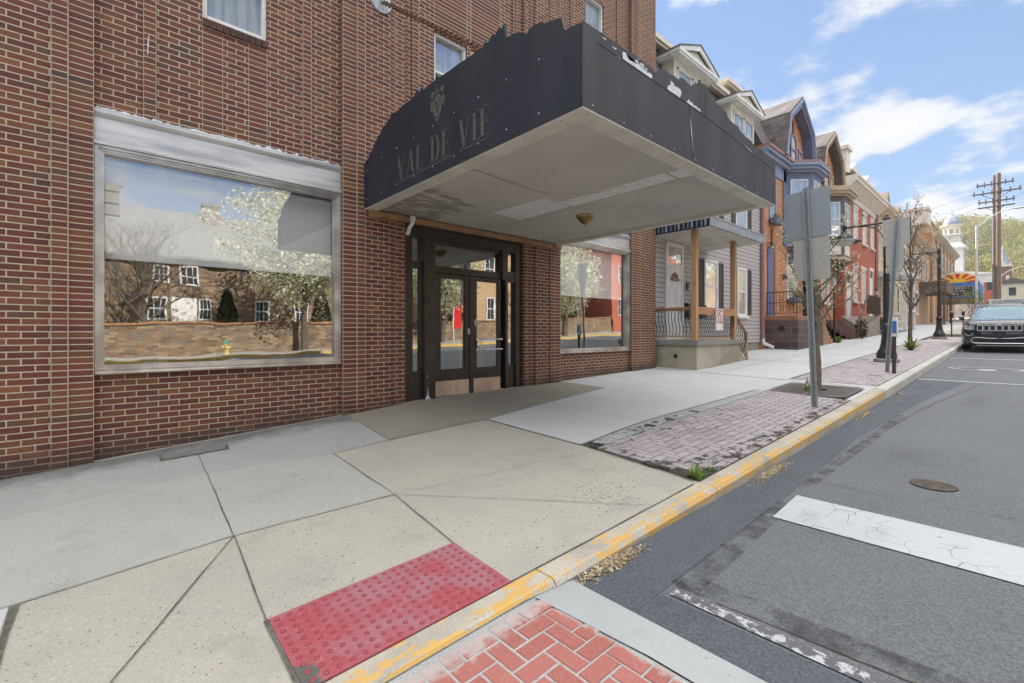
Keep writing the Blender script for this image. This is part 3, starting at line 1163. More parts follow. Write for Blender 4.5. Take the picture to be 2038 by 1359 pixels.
drape('road_marking', [(3.90, -5.39), (4.54, -5.37), (4.56, -16.6), (3.92, -16.6)], M['line'], .008)
drape('road_marking', [(2.33, -5.40), (2.41, -5.40), (2.43, -16.6), (2.35, -16.6)], M['line_worn'], .008)
drape('road_marking', [(14.85, -4.97), (14.97, -4.97), (14.97, -7.6), (14.85, -7.6)], M['line'], .008, .6)
drape('road_marking', [(21.9, -4.97), (22.05, -4.97), (22.05, -7.6), (21.9, -7.6)], M['line'], .008, .6)
# stain bands along old seams
st_m = stain_mat('seam_stain', (.036, .038, .043), .38, .72, 5, .6)
drape('road_patch', [(2.43, -5.37), (2.62, -5.36), (2.72, -8), (2.55, -8)], st_m, .005, .6)
drape('road_patch', [(2.45, -5.34), (4.3, -5.30), (4.3, -5.42), (2.45, -5.50)], st_m, .0055, .6)
drape('road_patch', [(4.9, -5.30), (9.5, -5.35), (9.5, -5.47), (4.9, -5.40)], st_m, .0055, .6)
# long sealed crack across the lane
mb = MB()
line(mb, [(5.1, -5.3), (5.05, -6.0), (5.2, -6.8), (5.1, -8)], .012, .006)
line(mb, [(2.45, -5.6), (2.5, -6.5), (2.47, -7.6)], .02, .006)
line(mb, [(6.5, -5.32), (10.5, -5.55), (15.2, -6.1)], .02, .006)
line(mb, [(15.5, -5.6), (21, -5.8)], .02, .006)
struct(mb.build('road_surface', M['joint']))
# valve cover
mb = MB()
c = (5.70, -6.14)
mb.lathe([(.17, 0), (.17, .006), (.12, .006), (.115, .002), (.0, .002)], (c[0], c[1], gz(*c) + .002), 24, 0, capb=False, capt=False)
tag(mb.build('valve_cover', plain('valve_iron', (.10, .07, .05), (.045, .042, .04), 14, .85, .2, .8, 70)), 'rusty round valve cover sunk in the asphalt', 'valve cover')

# tactile paving with domes
def tz(x, y):
    return gz(x, y) + .012


mb = MB()
X0, X1, Y0, Y1 = .62, 1.735, -4.755, -4.165
mb.hexa([(X0 - .005, Y0, gz(X0, Y0) - .02), (X1, Y0, gz(X1, Y0) - .02), (X1 + .01, Y1, gz(X1, Y1) - .02), (X0 + .005, Y1, gz(X0, Y1) - .02),
         (X0 - .005, Y0, tz(X0, Y0)), (X1, Y0, tz(X1, Y0)), (X1 + .01, Y1, tz(X1, Y1)), (X0 + .005, Y1, tz(X0, Y1))])
nx, ny = 19, 10
for i in range(nx):
    for j in range(ny):
        cx = X0 + .035 + (X1 - X0 - .07) * i / (nx - 1)
        cy = Y0 + .035 + (Y1 - Y0 - .07) * j / (ny - 1)
        z = tz(cx, cy)
        mb.lathe([(.0135, -.001), (.0125, .0035), (.009, .006), (.0, .0065)], (cx, cy, z), 10, 1, capb=False, capt=False)
struct(mb.build('tactile_pavement', [M['tactile'], plain('dome_red', (.29, .038, .05), (.26, .055, .07), 30, .5)], smooth=False))

# seed and gravel litter in the gutter
lit = plain('gutter_litter', (.30, .22, .12), (.16, .11, .06), 60, .9)
lit2 = plain('pale_litter', (.55, .48, .34), (.40, .33, .22), 60, .9)
rs = random.Random(3)
mb = MB()
def clump(cx, cy, lx, ly, n, s=.008):
    for _ in range(n):
        x = cx + rs.gauss(0, .42) * lx
        y = cy + rs.gauss(0, .38) * ly
        if y > -4.93:
            y = -4.935 - rs.random() * .02
        h = max(0, 1 - (((x - cx) / lx) ** 2 + ((y - cy) / ly) ** 2)) * .018
        z = gz(x, y) + .004 + rs.random() * h
        a = rs.random() * 6.28
        l, w_ = s * rs.uniform(.5, 1.6), s * rs.uniform(.3, .6)
        ca, sa = math.cos(a), math.sin(a)
        t = rs.uniform(-.5, .5)
        q = [(-l, -w_), (l, -w_), (l, w_), (-l, w_)]
        mb.face([(x + p * ca - r * sa, y + p * sa + r * ca, z + .003 + p * t) for p, r in q], 0 if rs.random() < .5 else 1)
clump(2.35, -4.99, .38, .07, 900)
clump(5.05, -4.99, .50, .07, 800)
clump(9.0, -5.0, .6, .06, 300, .011)
clump(11.9, -5.0, .3, .06, 80, .014)
o = mb.build('gutter_litter', [lit, lit2])
tag(o, 'brown seed and gravel litter gathered along the kerb', 'litter', kind='stuff')
mb = MB()
peb = plain('dark_pebble', (.035, .035, .04), (.08, .075, .07), 40, .8)
for _ in range(420):
    if rs.random() < .5:
        x, y = 3.15 + rs.gauss(0, .22), -4.35 + rs.gauss(0, .17)
    else:
        x, y = rs.uniform(.9, 3.8), rs.uniform(-4.7, -3.1)
    if y < -4.73 or (x < 1.75 and y < -4.15):
        continue
    s = rs.uniform(.002, .0055)
    z = gz(x, y)
    mb.lathe([(s, 0), (s * .9, s * .5), (s * .3, s * .8)], (x, y, z), 5)
tag(mb.build('pebbles', peb), 'dark grit scattered over the pavement beside the kerb', 'grit', kind='stuff')

# tree grate
def grate(cx, cy, hx, hy, r, label, group):
    z = gz(cx, cy) + .018
    root = empty('tree_grate', (cx, cy, z), label, 'tree grate', group)
    gm = plain('cast_iron', (.10, .085, .08), (.14, .12, .11), 9, .6, .4, .2, 60)
    mb = MB()
    S = .036
    def P(x, y, dz=0):
        return (cx + x, cy + y, z + x * S + dz)
    n = 32
    for k in range(n):
        a0, a1 = 2 * math.pi * k / n, 2 * math.pi * (k + 1) / n
        def sq(a):
            c, s_ = math.cos(a), math.sin(a)
            t = min(hx / abs(c) if abs(c) > 1e-6 else 1e9, hy / abs(s_) if abs(s_) > 1e-6 else 1e9)
            return (c * t, s_ * t)
        p0, p1 = sq(a0), sq(a1)
        q0, q1 = (r * math.cos(a0), r * math.sin(a0)), (r * math.cos(a1), r * math.sin(a1))
        mb.face([P(*q0), P(*p0), P(*p1), P(*q1)])
        mb.face([P(*q0), P(*q1), P(*q1, -.03), P(*q0, -.03)])
    for rr in (.26, .31, .36, .41, .46, .51, .56, .61, .66):
        for k in range(64):
            if k % 8 == 0:
                continue
            a0 = 2 * math.pi * (k - .36) / 64
            a1 = 2 * math.pi * (k + .36) / 64
            pts = [(rr * math.cos(a0), rr * math.sin(a0)), ((rr + .02) * math.cos(a0), (rr + .02) * math.sin(a0)), ((rr + .02) * math.cos(a1), (rr + .02) * math.sin(a1)), (rr * math.cos(a1), rr * math.sin(a1))]
            if max(abs(p[0]) for p in pts) > hx - .05 or max(abs(p[1]) for p in pts) > hy - .04:
                continue
            mb.face([P(x, y, .0025) for x, y in pts], 1)
    part(mb, 'plate', [gm, M['joint']], root)
    mb = MB()
    mb.lathe([(0.0, 0), (r + .03, 0)], (cx, cy, z - .012), 24, 0, capb=False, capt=False)
    part(mb, 'soil', plain('dark_soil', (.015, .013, .011), (.03, .027, .022), 9, 1), root)


grate(10.155, -4.04, .765, .63, .20, 'rusty cast iron tree grate set in the brick paving beside the yellow kerb', None)

# worn oval loop mark painted in the parking bay
mb = MB()
cx_, cy_, rx_, ry_ = 18.3, -6.0, .42, .66
for k in range(40):
    if k in (7, 8, 22, 23, 24):
        continue
    a0, a1 = 2 * math.pi * k / 40, 2 * math.pi * (k + 1) / 40
    q = [(cx_ + r * rx_ * math.cos(a), cy_ + r * ry_ * math.sin(a)) for r, a in ((1, a0), (1.16, a0), (1.16, a1), (1, a1))]
    mb.face([(x, y, gz(x, y) + .009) for x, y in q])
q = [(cx_ - .5, cy_ - .1), (cx_ - .1, cy_ - .22), (cx_ - .1, cy_ + .2), (cx_ - .5, cy_ + .05)]
mb.face([(x, y, gz(x, y) + .009) for x, y in q])
struct(mb.build('road_marking', M['line']))
# ================================================================ brick building
TOPZ = 12.2
b_root = empty('brick_building', (5.0, 0.0, .25), 'dark red brick building with fluted piers, shop windows and a black entrance', 'building')
PAN = .10     # recess of the window bays
BX0, BX1 = -6.0, 11.3

stackcache = {}
def stack_mat(x0, w_):
    k = (round(x0 % 50, 3), round(w_, 3))
    if k not in stackcache:
        stackcache[k] = brick_mat('stack_brick_%d' % len(stackcache), w_, .0677, .0115, 0, x0 - 5.0, dirt=(-.03, .040, .30))
        stackcache[k].name = 'stacked_brick'
    return stackcache[k]


wall = MB()
wmats = [M['brick']]
def mi_of(m):
    if m not in wmats:
        wmats.append(m)
    return wmats.index(m)


def seg(x0, x1, z0, z1, y, stack=False, back=.32):
    """a vertical strip of wall whose street face is at y"""
    # u = x + y in the shader, so the stack origin has to include y
    m = mi_of(stack_mat(x0 + y, x1 - x0)) if stack else 0
    wall.box(x0, x1, y, back, z0, z1, m)


def pier(segs, z0, z1, y=0.0):
    for x0, x1, k in segs:
        dy = {'r': 0.0, 's': 0.0, 'p': -.022, 'q': .03, 'n': .045}[k]
        seg(x0, x1, z0, z1, y + dy, k in 'spq')


ZB = -.6
# piers (mirrored about x = 5.03)
pier([(BX0, -3.0, 'r'), (-3.0, -2.87, 'p'), (-2.87, -2.67, 's'), (-2.67, -.59, 'r')], ZB, TOPZ)
seg(-.59, -.389, ZB, TOPZ, 0)
pier([(-.389, -.259, 'p'), (-.259, -.060, 's')], ZB, TOPZ)
PR = [(2.651, 2.862, 's'), (2.862, 2.989, 'p'), (2.989, 3.42, 'r'), (3.42, 3.51, 'q'), (3.51, 3.697, 'n')]
pier(PR, ZB, TOPZ)
pier([(10.06 - b, 10.06 - a, k) for a, b, k in PR[::-1]], ZB, TOPZ)
pier([(10.119, 10.33, 's'), (10.33, 10.457, 'p'), (10.457, 11.10, 'r'), (11.10, BX1, 'q')], ZB, TOPZ)

# upper window bays
def bay(x0, x1, zlow, wins, wx0, wx1, fl=(.42, .12)):
    """bay from x0..x1, above zlow; wins = list of (sill, head) of openings between wx0..wx1"""
    a, f = fl
    y = PAN
    seg(x0, x0 + a, zlow, TOPZ, y)
    seg(x0 + a, x0 + a + f, zlow, TOPZ, y - .03, True)
    seg(x0 + a + f, wx0, zlow, TOPZ, y)
    seg(wx1, x1 - a - f, zlow, TOPZ, y)
    seg(x1 - a - f, x1 - a, zlow, TOPZ, y - .03, True)
    seg(x1 - a, x1, zlow, TOPZ, y)
    z = zlow
    q = (wx1 - wx0)
    for s, h in wins + [(TOPZ, TOPZ)]:
        if s > z:
            for i, (p0, p1) in enumerate(((0, .30), (.30, .69), (.69, 1.0))):
                seg(wx0 + q * p0, wx0 + q * p1, z, s, y, i != 1)
        z = h


WIN2, WIN3, WIN4 = (5.31, 6.62), (8.02, 9.32), (10.6, 11.8)
bay(-.060, 2.651, 3.84, [WIN2, WIN3, WIN4], .933, 1.665)
bay(7.409, 10.119, 3.84, [WIN2, WIN3, WIN4], 8.38, 9.08)
# entrance bay above the door: two windows side by side with a narrow pier between
y = PAN
seg(3.697, 3.85, 3.26, TOPZ, y)
seg(3.85, 3.97, 3.26, TOPZ, y - .03, True)
seg(3.97, 4.282, 3.26, TOPZ, y)
for a, b in ((4.282, 4.99), (5.07, 5.778)):
    z = 3.26
    for s, h in [WIN2, WIN3, WIN4, (TOPZ, TOPZ)]:
        seg(a, b, z, s, y, True)
        z = h
seg(4.99, 5.07, 3.26, TOPZ, y, True)
seg(5.778, 6.09, 3.26, TOPZ, y)
seg(6.09, 6.21, 3.26, TOPZ, y - .03, True)
seg(6.21, 6.363, 3.26, TOPZ, y)
# under the shop windows
seg(-.060, 2.651, ZB, .945, PAN)
seg(7.409, 10.119, ZB, .945, PAN)
# side wall and rest of the block
wall.box(BX1 - .02, BX1 + .002, .33, 13, ZB, TOPZ, 0)
wall.box(BX0, BX1 - .03, 13, 13.3, ZB, TOPZ, 0)
wall.box(BX0, BX0 + .3, .33, 13, ZB, TOPZ, 0)
part(wall, 'wall', wmats, b_root)
rf = MB()
rf.box(BX0, BX1, .0, 13.3, TOPZ, TOPZ + .12)
part(rf, 'roof', M['trim'], b_root)
# dark rooms behind the glass
inn = MB()
inn.box(-.2, 2.8, 3.6, 3.7, -.3, 3.9)
inn.box(-.3, -.2, .33, 3.6, -.3, 3.9)
inn.box(2.8, 2.9, .33, 3.6, -.3, 3.9)
inn.box(-.2, 2.8, .33, 3.6, 3.86, 3.95)
inn.box(-.2, 2.8, .33, 3.6, -.3, .1, 1)
inn.box(3.6, 6.5, 3.6, 3.7, -.3, 3.6)
inn.box(3.45, 3.6, .33, 3.6, -.3, 3.6)
inn.box(6.5, 6.6, .33, 3.6, -.3, 3.6)
inn.box(3.6, 6.5, .33, 3.6, 3.25, 3.5)
inn.box(3.6, 6.5, .30, 3.6, -.3, .225, 1)
inn.box(7.3, 10.3, 3.6, 3.7, -.3, 3.9)
inn.box(7.2, 7.3, .33, 3.6, -.3, 3.9)
inn.box(10.3, 10.4, .33, 3.6, -.3, 3.9)
inn.box(7.3, 10.3, .33, 3.6, 3.86, 3.95)
inn.box(7.3, 10.3, .33, 3.6, -.3, .3, 1)
# window-box partition and a counter that show dimly
inn.box(.6, .72, 1.6, 1.7, .1, 2.3, 1)
inn.box(1.5, 2.5, 2.2, 2.8, .1, 1.2, 1)
part(inn, 'interior', [M['interior'], M['interior2']], b_root)


def shop_window(x0, x1, root):
    z0, z1 = .94, 3.455
    zt = 3.86
    y = PAN
    wr = bpy.data.objects.new('window', None)
    sc.collection.objects.link(wr)
    wr.parent = root
    wr.location = (Vector(((x0 + x1) / 2, y, z0)) - Vector(root.location))
    wr['label'] = ''
    del wr['label']
    fr = MB()
    # fascia board with a moulded profile
    yy = y - .012
    prof = [(yy - .055, z1), (yy - .055, z1 + .03), (yy - .03, z1 + .045), (yy - .02, z1 + .30), (yy - .035, z1 + .32), (yy - .05, z1 + .35), (yy - .05, z1 + .385), (yy - .03, z1 + .40), (y + .2, z1 + .40), (y + .2, z1)]
    fr.prism(prof, 'x', x0 + .002, x1 - .002)
    part(fr, 'fascia', M['metal_old'], wr)
    # caulk line, lumpy
    ck = MB()
    rr = random.Random(int(x0 * 10))
    n = 90
    xs = [x0 + .02 + (x1 - x0 - .04) * i / n for i in range(n + 1)]
    hs = [rr.uniform(.012, .035) + (.03 if rr.random() < .06 else 0) for _ in xs]
    for i in range(n):
        a, b = xs[i], xs[i + 1]
        zz = z1 + .397
        ck.hexa([(a, y - .05, zz), (b, y - .05, zz), (b, y + .02, zz), (a, y + .02, zz), (a, y - .018, zz + hs[i]), (b, y - .018, zz + hs[i + 1]), (b, y + .02, zz + hs[i + 1]), (a, y + .02, zz + hs[i])])
    part(ck, 'caulk', M['caulk'], wr)
    f2 = MB()
    # stepped metal frame
    for k, (i, d0, d1) in enumerate(((0, -.045, .10), (.028, -.022, .10), (.05, -.008, .10))):
        wd = .03
        a, b, c, e = x0 + .004 + i, x1 - .004 - i, z0 + i * 1.2, z1 - .002 - i * .9
        f2.box(a, a + wd, y + d0, y + d1, c, e)
        f2.box(b - wd, b, y + d0, y + d1, c, e)
        f2.box(a + wd, b - wd, y + d0, y + d1, e - wd, e)
        f2.box(a + wd, b - wd, y + d0, y + d1, c, c + wd)
    f2.prism([(y - .06, z0 - .005), (y - .06, z0 + .012), (y + .05, z0 + .055), (y + .05, z0 - .005)], 'x', x0 + .01, x1 - .01)
    part(f2, 'frame', M['metal_frame'], wr)
    g = MB()
    g.face([(x0 + .06, y + .055, z0 + .05), (x1 - .06, y + .055, z0 + .05), (x1 - .06, y + .055, z1 - .05), (x0 + .06, y + .055, z1 - .05)])
    part(g, 'pane', M['glass'], wr)
    s = MB()
    s.box(x0 + .095, x1 - .075, y + .17, y + .174, 2.255, 3.33)
    s.box(x0 + .095, x1 - .075, y + .162, y + .182, 2.235, 2.262)
    s.tube([(x0 + .095, y + .19, 3.34), (x1 - .075, y + .19, 3.34)], .035, 10)
    part(s, 'roller_shade', M['shade'], wr)


shop_window(-.060, 2.651, b_root)
shop_window(7.409, 10.119, b_root)


def up_window(x0, x1, z0, z1, pane):
    y = PAN
    fr = MB()
    t = .055
    yf = y + .045
    fr.box(x0 + .004, x0 + t, yf, y + .2, z0 + .002, z1 - .002)
    fr.box(x1 - t, x1 - .004, yf, y + .2, z0 + .002, z1 - .002)
    fr.box(x0 + t, x1 - t, yf, y + .2, z1 - t, z1 - .002)
    fr.box(x0 + t, x1 - t, yf - .02, y + .2, z0 + .002, z0 + t)
    fr.box(x0 + t, x1 - t, yf + .02, y + .2, (z0 + z1) / 2 - .02, (z0 + z1) / 2 + .02)
    w_ = part(fr, 'window', M['white'], b_root)
    g = MB()
    g.face([(x0 + t, y + .12, z0 + t), (x1 - t, y + .12, z0 + t), (x1 - t, y + .12, z1 - t), (x0 + t, y + .12, z1 - t)])
    off = Vector(b_root.location)
    g.v = [(a - off.x, b - off.y, c - off.z) for a, b, c in g.v]
    g.build('pane', pane, w_)
    s = MB()
    n = max(6, int((x1 - x0) / .072))
    for i in range(n):
        a = x0 + (x1 - x0) * i / n
        b = x0 + (x1 - x0) * (i + 1) / n
        s.hexa([(a + .004, y - .028, z0 - .11), (b - .004, y - .028, z0 - .11), (b - .004, y + .1, z0 - .10), (a + .004, y + .1, z0 - .10), (a + .004, y - .03, z0 - .025), (b - .004, y - .03, z0 - .025), (b - .004, y + .1, z0 + .001), (a + .004, y + .1, z0 + .001)])
    s.v = [(a - off.x, b - off.y, c - off.z) for a, b, c in s.v]
    s.build('window_sill', plain('dark_sill_brick', (.055, .03, .028), (.09, .045, .035), 18, .8), w_)


for x0, x1 in ((.933, 1.665), (8.38, 9.08), (4.282, 4.99), (5.07, 5.778)):
    for i, (s, h) in enumerate((WIN2, WIN3, WIN4)):
        if (x0, i) in ((.933, 2), (4.282, 2), (5.07, 2), (8.38, 2), (.933, 1), (5.07, 1), (4.282, 1)):
            pass
        up_window(x0, x1, s, h, M['pane'] if x0 > 4 and x0 < 8 else M['glass_up'])

# ---------------------------------------------------------------- entrance
e_root = bpy.data.objects.new('entrance', None)
sc.collection.objects.link(e_root)
e_root.parent = b_root
e_root.location = Vector((5.1, .15, .24)) - Vector(b_root.location)
y = .15
fr = MB()
zt = 3.26
bz = .2
fr.box(3.698, 3.86, y - .04, .32, bz, zt - .002)                 # left jamb
fr.box(6.20, 6.362, y - .04, .32, bz, zt - .002)
fr.box(3.86, 6.20, y - .05, .32, 2.99, zt - .002)
fr.box(3.86, 6.20, y - .075, y - .05, 3.12, 3.19)
fr.box(4.075, 4.29, y - .085, .32, bz, 2.99)               # posts
fr.box(5.935, 6.01 - .012, y - .03, .32, bz, 2.99)
fr.box(5.82, 5.935, y - .085, .32, 2.42, 2.99)
fr.box(4.29, 5.82, y - .03, .32, 2.44, 2.56)
fr.box(4.29, 5.82, y - .02, .32, 2.93, 2.99)
fr.box(3.86, 4.075, y - .02, .32, 2.48, 2.60)
fr.box(6.0, 6.20, y - .02, .32, 2.40, 2.60)
fr.box(3.86, 4.075, y + .0, .25, bz, .73)
fr.box(6.0, 6.20, y + .0, .25, bz, .74)
fr.box(3.87, 3.89, y - .01, .25, .73, 2.48)
fr.box(4.055, 4.075, y - .01, .25, .73, 2.48)
part(fr, 'frame', M['door'], e_root, bevel=.004)
g = MB()
for x0, x1, z0, z1 in ((3.86, 4.075, .73, 2.48), (6.0, 6.20, .74, 2.40), (4.29, 5.82, 2.56, 2.93), (3.86, 4.075, 2.6, 2.99), (6.0, 6.20, 2.6, 2.99)):
    g.face([(x0, y + .04, z0), (x1, y + .04, z0), (x1, y + .04, z1), (x0, y + .04, z1)])
part(g, 'panes', M['glass_door'], e_root)


def leaf(x0, x1, gx0, gx1):
    d_ = MB()
    y0 = y - .02
    z0, z1 = .262, 2.43
    gz0, gz1 = .725, 2.365
    d_.box(x0, gx0, y0, y + .03, z0, z1)
    d_.box(gx1, x1, y0, y + .03, z0, z1)
    d_.box(gx0, gx1, y0, y + .03, gz1, z1)
    d_.box(gx0, gx1, y0, y + .03, z0, gz0)
    # glazing bead
    for a, b, c, e in ((gx0, gx0 + .016, gz0, gz1), (gx1 - .016, gx1, gz0, gz1), (gx0, gx1, gz0, gz0 + .016), (gx0, gx1, gz1 - .016, gz1)):
        d_.box(a, b, y0 + .012, y + .02, c, e)
    dd = part(d_, 'door', M['door'], e_root, bevel=.003)
    base = Vector(b_root.location) + Vector(e_root.location)
    def sub(mb, nm, m, sm=False):
        mb.v = [(a - base.x, b - base.y, c - base.z) for a, b, c in mb.v]
        return mb.build(nm, m, dd, sm)
    p = MB()
    p.face([(gx0, y + .0, gz0), (gx1, y + .0, gz0), (gx1, y + .0, gz1), (gx0, y + .0, gz1)])
    sub(p, 'pane', M['glass_door'])
    k = MB()
    k.box(x0 + .01, x1 - .01, y0 - .004, y0, z0 + .012, z0 + .275)
    sub(k, 'kick_plate', M['kick'])
    for hz in (2.1, 1.3, .5):
        hg = MB()
        xh = x0 - .012 if x0 < 5 else x1 - .012
        hg.tube([(xh + .012, y0 - .012, hz - .06), (xh + .012, y0 - .012, hz + .06)], .013, 8)
        sub(hg, 'hinge', M['black_metal'], True)
    return dd, sub


leaf(4.30, 5.055, 4.43, 4.955)
dd, sub = leaf(5.145, 5.815, 5.225, 5.735)
st = MB()
st.box(5.055, 5.145, y - .035, .2, .24, 2.44)
part(st, 'door_stop', M['door'], e_root)
h = MB()
for z in (1.265, 1.075):
    h.tube([(5.19, y - .075, z), (5.79, y - .075, z)], .011, 10)
    h.lathe([(.02, 0), (.02, .02)], (5.19, y - .085, z), 10, axis='y')
    h.lathe([(.02, 0), (.02, .02)], (5.79, y - .085, z), 10, axis='y')
    for x in (5.2, 5.78):
        h.tube([(x, y - .075, z), (x, y - .02, z)], .012, 8)
for x in (5.265, 5.31):
    h.tube([(x, y - .075, 1.075), (x, y - .075, 1.265)], .009, 8)
sub(h, 'handle', M['chrome'], True)
lk = MB()
lk.box(5.165, 5.2, y - .04, y - .02, 1.52, 1.62)
lk.lathe([(.016, 0), (.013, .012)], (5.19, y - .05, 1.635), 12, axis='y')
sub(lk, 'lock', M['steel'])
lk = MB()
lk.box(5.01, 5.05, y - .045, y - .02, 1.36, 1.47)
part(lk, 'strike_plate', M['steel'], e_root)
# pleated radiator screen behind the right leaf
rd = MB()
for i in range(26):
    x = 5.2 + i * .024
    rd.box(x, x + .012, .62, .66, .24, 1.1)
part(rd, 'radiator_screen', M['steel'], e_root)
th = MB()
th.hexa([(3.70, -.02, .15), (6.36, -.02, .20), (6.36, .32, .2), (3.70, .32, .15), (3.70, -.02, .243), (6.36, -.02, .296), (6.36, .32, .302), (3.70, .32, .25)])
part(th, 'threshold', M['walk_brown'], e_root)

# white paint drips at the foot of the left post and a scrape on the wall
mb = MB()
for pts in ([(4.10, .30), (4.13, .34), (4.135, .50), (4.145, .36), (4.16, .30), (4.20, .26), (4.08, .255)], [(4.12, .62), (4.125, .70), (4.13, .62)]):
    mb.face([(a, y - .0875, b) for a, b in pts])
part(mb, 'paint_drip', M['canopy_white'], e_root)
mb = MB()
mb.face([(.394, PAN - .034, 4.62), (.402, PAN - .034, 4.60), (.408, PAN - .034, 4.74), (.415, PAN - .034, 4.86), (.400, PAN - .034, 4.80)])
part(mb, 'paint_mark', M['canopy_white'], b_root)

# chain rod, wall plate
ch = empty('canopy_chain', (3.25, 0, 6.55), 'rusty chain running from a white wall plate down to the canopy top', 'chain')
cm = MB()
p0, p1 = Vector((3.25, -.06, 6.52)), Vector((3.25, -3.0, 4.30))
L = (p1 - p0).length
n = 54
dr = (p1 - p0).normalized()
sd1 = Vector((1, 0, 0))
sd2 = dr.cross(sd1).normalized()
for i in range(n):
    c = p0 + dr * (L * (i + .5) / n)
    s1 = (sd1 if i % 2 else sd2)
    s1 = (s1 + .25 * (sd2 if i % 2 else sd1)).normalized()
    pts = []
    for k in range(10):
        a = 2 * math.pi * k / 10
        pts.append(c + dr * (.045 * math.cos(a)) + s1 * (.030 * math.sin(a)))
    cm.tube(pts, .0095, 5, closed=True)
part(cm, 'links', M['rust'], ch, True)
pl = MB()
pl.lathe([(.17, 0), (.17, -.02), (.12, -.035), (.05, -.04)], (3.25, 0, 6.55), 28, axis='y')
pl.lathe([(.045, -.04), (.04, -.09)], (3.25, 0, 6.55), 12, axis='y')
part(pl, 'wall_plate', M['caulk'], ch, True)

# ================================================================ canopy
CX0, CX1, CY = 2.97, 7.37, -4.26
CZ = 3.27
c_root = empty('entrance_canopy', (5.17, -.05, 3.27), 'black canopy with torn vinyl edges and faded lettering over the entrance', 'canopy')
rr = random.Random(11)
def ragged(pts, step=.06, amp=.02, jag=.0):
    out = []
    for (a, za), (b, zb) in zip(pts[:-1], pts[1:]):
        n = max(1, int(abs(b - a) / step))
        for i in range(n):
            t = i / n
            j = rr.uniform(-amp, amp) + (rr.uniform(0, jag) if rr.random() < .3 else 0)
            out.append((a + (b - a) * t + rr.uniform(-.008, .008), za + (zb - za) * t + (j if 0 < i else 0)))
    out.append(pts[-1])
    return out


# left side: silhouette measured from the wall outwards (y, z)
left = [(-.02, 3.95), (-.10, 3.99), (-.17, 3.98)]
left += ragged([(-.20, 4.03), (-.45, 4.19)], .05, .02)
left += [(-.50, 4.24), (-.53, 4.20)]
left += ragged([(-.60, 4.28), (-.86, 4.36)], .06, .012)
left += [(-.90, 4.40), (-1.02, 4.38)]
left += ragged([(-1.05, 4.38), (-1.50, 4.40)], .09, .012)
left += [(-1.55, 4.43), (-1.60, 4.46), (-1.64, 4.40), (-1.70, 4.46), (-1.73, 4.40)]
left += ragged([(-1.78, 4.40), (-2.0, 4.41)], .07, .01)
left += [(-2.04, 4.47), (-2.08, 4.41)]
left += ragged([(-2.12, 4.40), (-2.85, 4.38)], .16, .006)
left += [(-2.9, 4.37), (-2.98, 4.42), (-3.0, 4.38), (-3.08, 4.43), (-3.12, 4.40), (-3.2, 4.46), (-3.22, 4.42), (-3.27, 4.45), (-3.285, 4.30), (-3.33, 4.29)]
left += [(-3.42, 4.28), (-3.50, 4.25), (-3.58, 4.19), (-3.62, 4.22), (-3.70, 4.22), (-3.78, 4.21), (-3.82, 4.17), (-3.88, 4.16), (-3.97, 4.14), (-4.02, 4.12), (-4.04, 4.06), (-4.06, 3.99), (-4.12, 3.99), (-4.2, 3.975), (CY + .002, 3.965)]
seen = []
for p in left:
    if not seen or p[0] < seen[-1][0] - .004:
        seen.append(p)
left = seen
def strip_wall(mb, top, zb, place, th=.02, mi=0):
    """thin ragged board: top = [(s, z)], from zb; place(s, z, depth)->xyz"""
    n = len(top)
    for d_ in (0, th):
        for i in range(n - 1):
            a, b = top[i], top[i + 1]
            mb.face([place(a[0], zb, d_), place(b[0], zb, d_), place(b[0], b[1], d_), place(a[0], a[1], d_)], mi)
    for i in range(n - 1):
        a, b = top[i], top[i + 1]
        mb.face([place(a[0], a[1], 0), place(b[0], b[1], 0), place(b[0], b[1], th), place(a[0], a[1], th)], mi)
        mb.face([place(a[0], zb, 0), place(b[0], zb, 0), place(b[0], zb, th), place(a[0], zb, th)], mi)
    for a in (top[0], top[-1]):
        mb.face([place(a[0], zb, 0), place(a[0], a[1], 0), place(a[0], a[1], th), place(a[0], zb, th)], mi)


mb = MB()
strip_wall(mb, left, CZ + .0, lambda s, z, d_: (CX0 + d_, s, z), .03)
# folded hem lines
mb.box(CX0 - .006, CX0, -4.25, -.05, CZ - .002, CZ + .075)
mb.box(CX0 - .006, CX0, CY + .006, CY + .11, CZ + .078, 3.955)
side_mb = mb
# front
front = [(CX0 - .003, 3.968), (2.985, 3.976), (3.071, 3.981)]
front += ragged([(3.10, 3.98), (3.62, 3.985)], .2, .003)
front += [(3.64, 3.99), (3.703, 3.992), (3.80, 3.985), (3.86, 3.992), (3.93, 3.978), (4.02, 3.985), (4.08, 3.966), (4.107, 3.985), (4.15, 4.03), (4.201, 4.047), (4.28, 4.062), (4.368, 4.055), (4.45, 4.072), (4.543, 4.06), (4.57, 4.09), (4.60, 4.105), (4.672, 4.114), (4.74, 4.10), (4.828, 4.09), (4.86, 4.13), (4.92, 4.16), (4.991, 4.178), (5.025, 4.185), (5.039, 4.249), (5.06, 4.20), (5.09, 4.195), (5.099, 4.231), (5.12, 4.20), (5.15, 4.205), (5.161, 4.24), (5.175, 4.20), (5.211, 4.21), (5.249, 4.175), (5.27, 4.13), (5.33, 4.10), (5.417, 4.12)]
front += ragged([(5.45, 4.11), (5.70, 4.095)], .08, .012)
front += ragged([(5.74, 4.06), (5.80, 4.03), (6.07, 4.02)], .09, .01)
front += ragged([(6.10, 3.99), (6.25, 3.965), (6.6, 3.93), (7.3, 3.915), (CX1, 3.91)], .12, .008)
seen = []
for p in front:
    if not seen or p[0] > seen[-1][0] + .004:
        seen.append(p)
front = seen
mb = MB()
strip_wall(mb, front, CZ - .001, lambda s, z, d_: (s, CY - .003 + d_, z), .03)
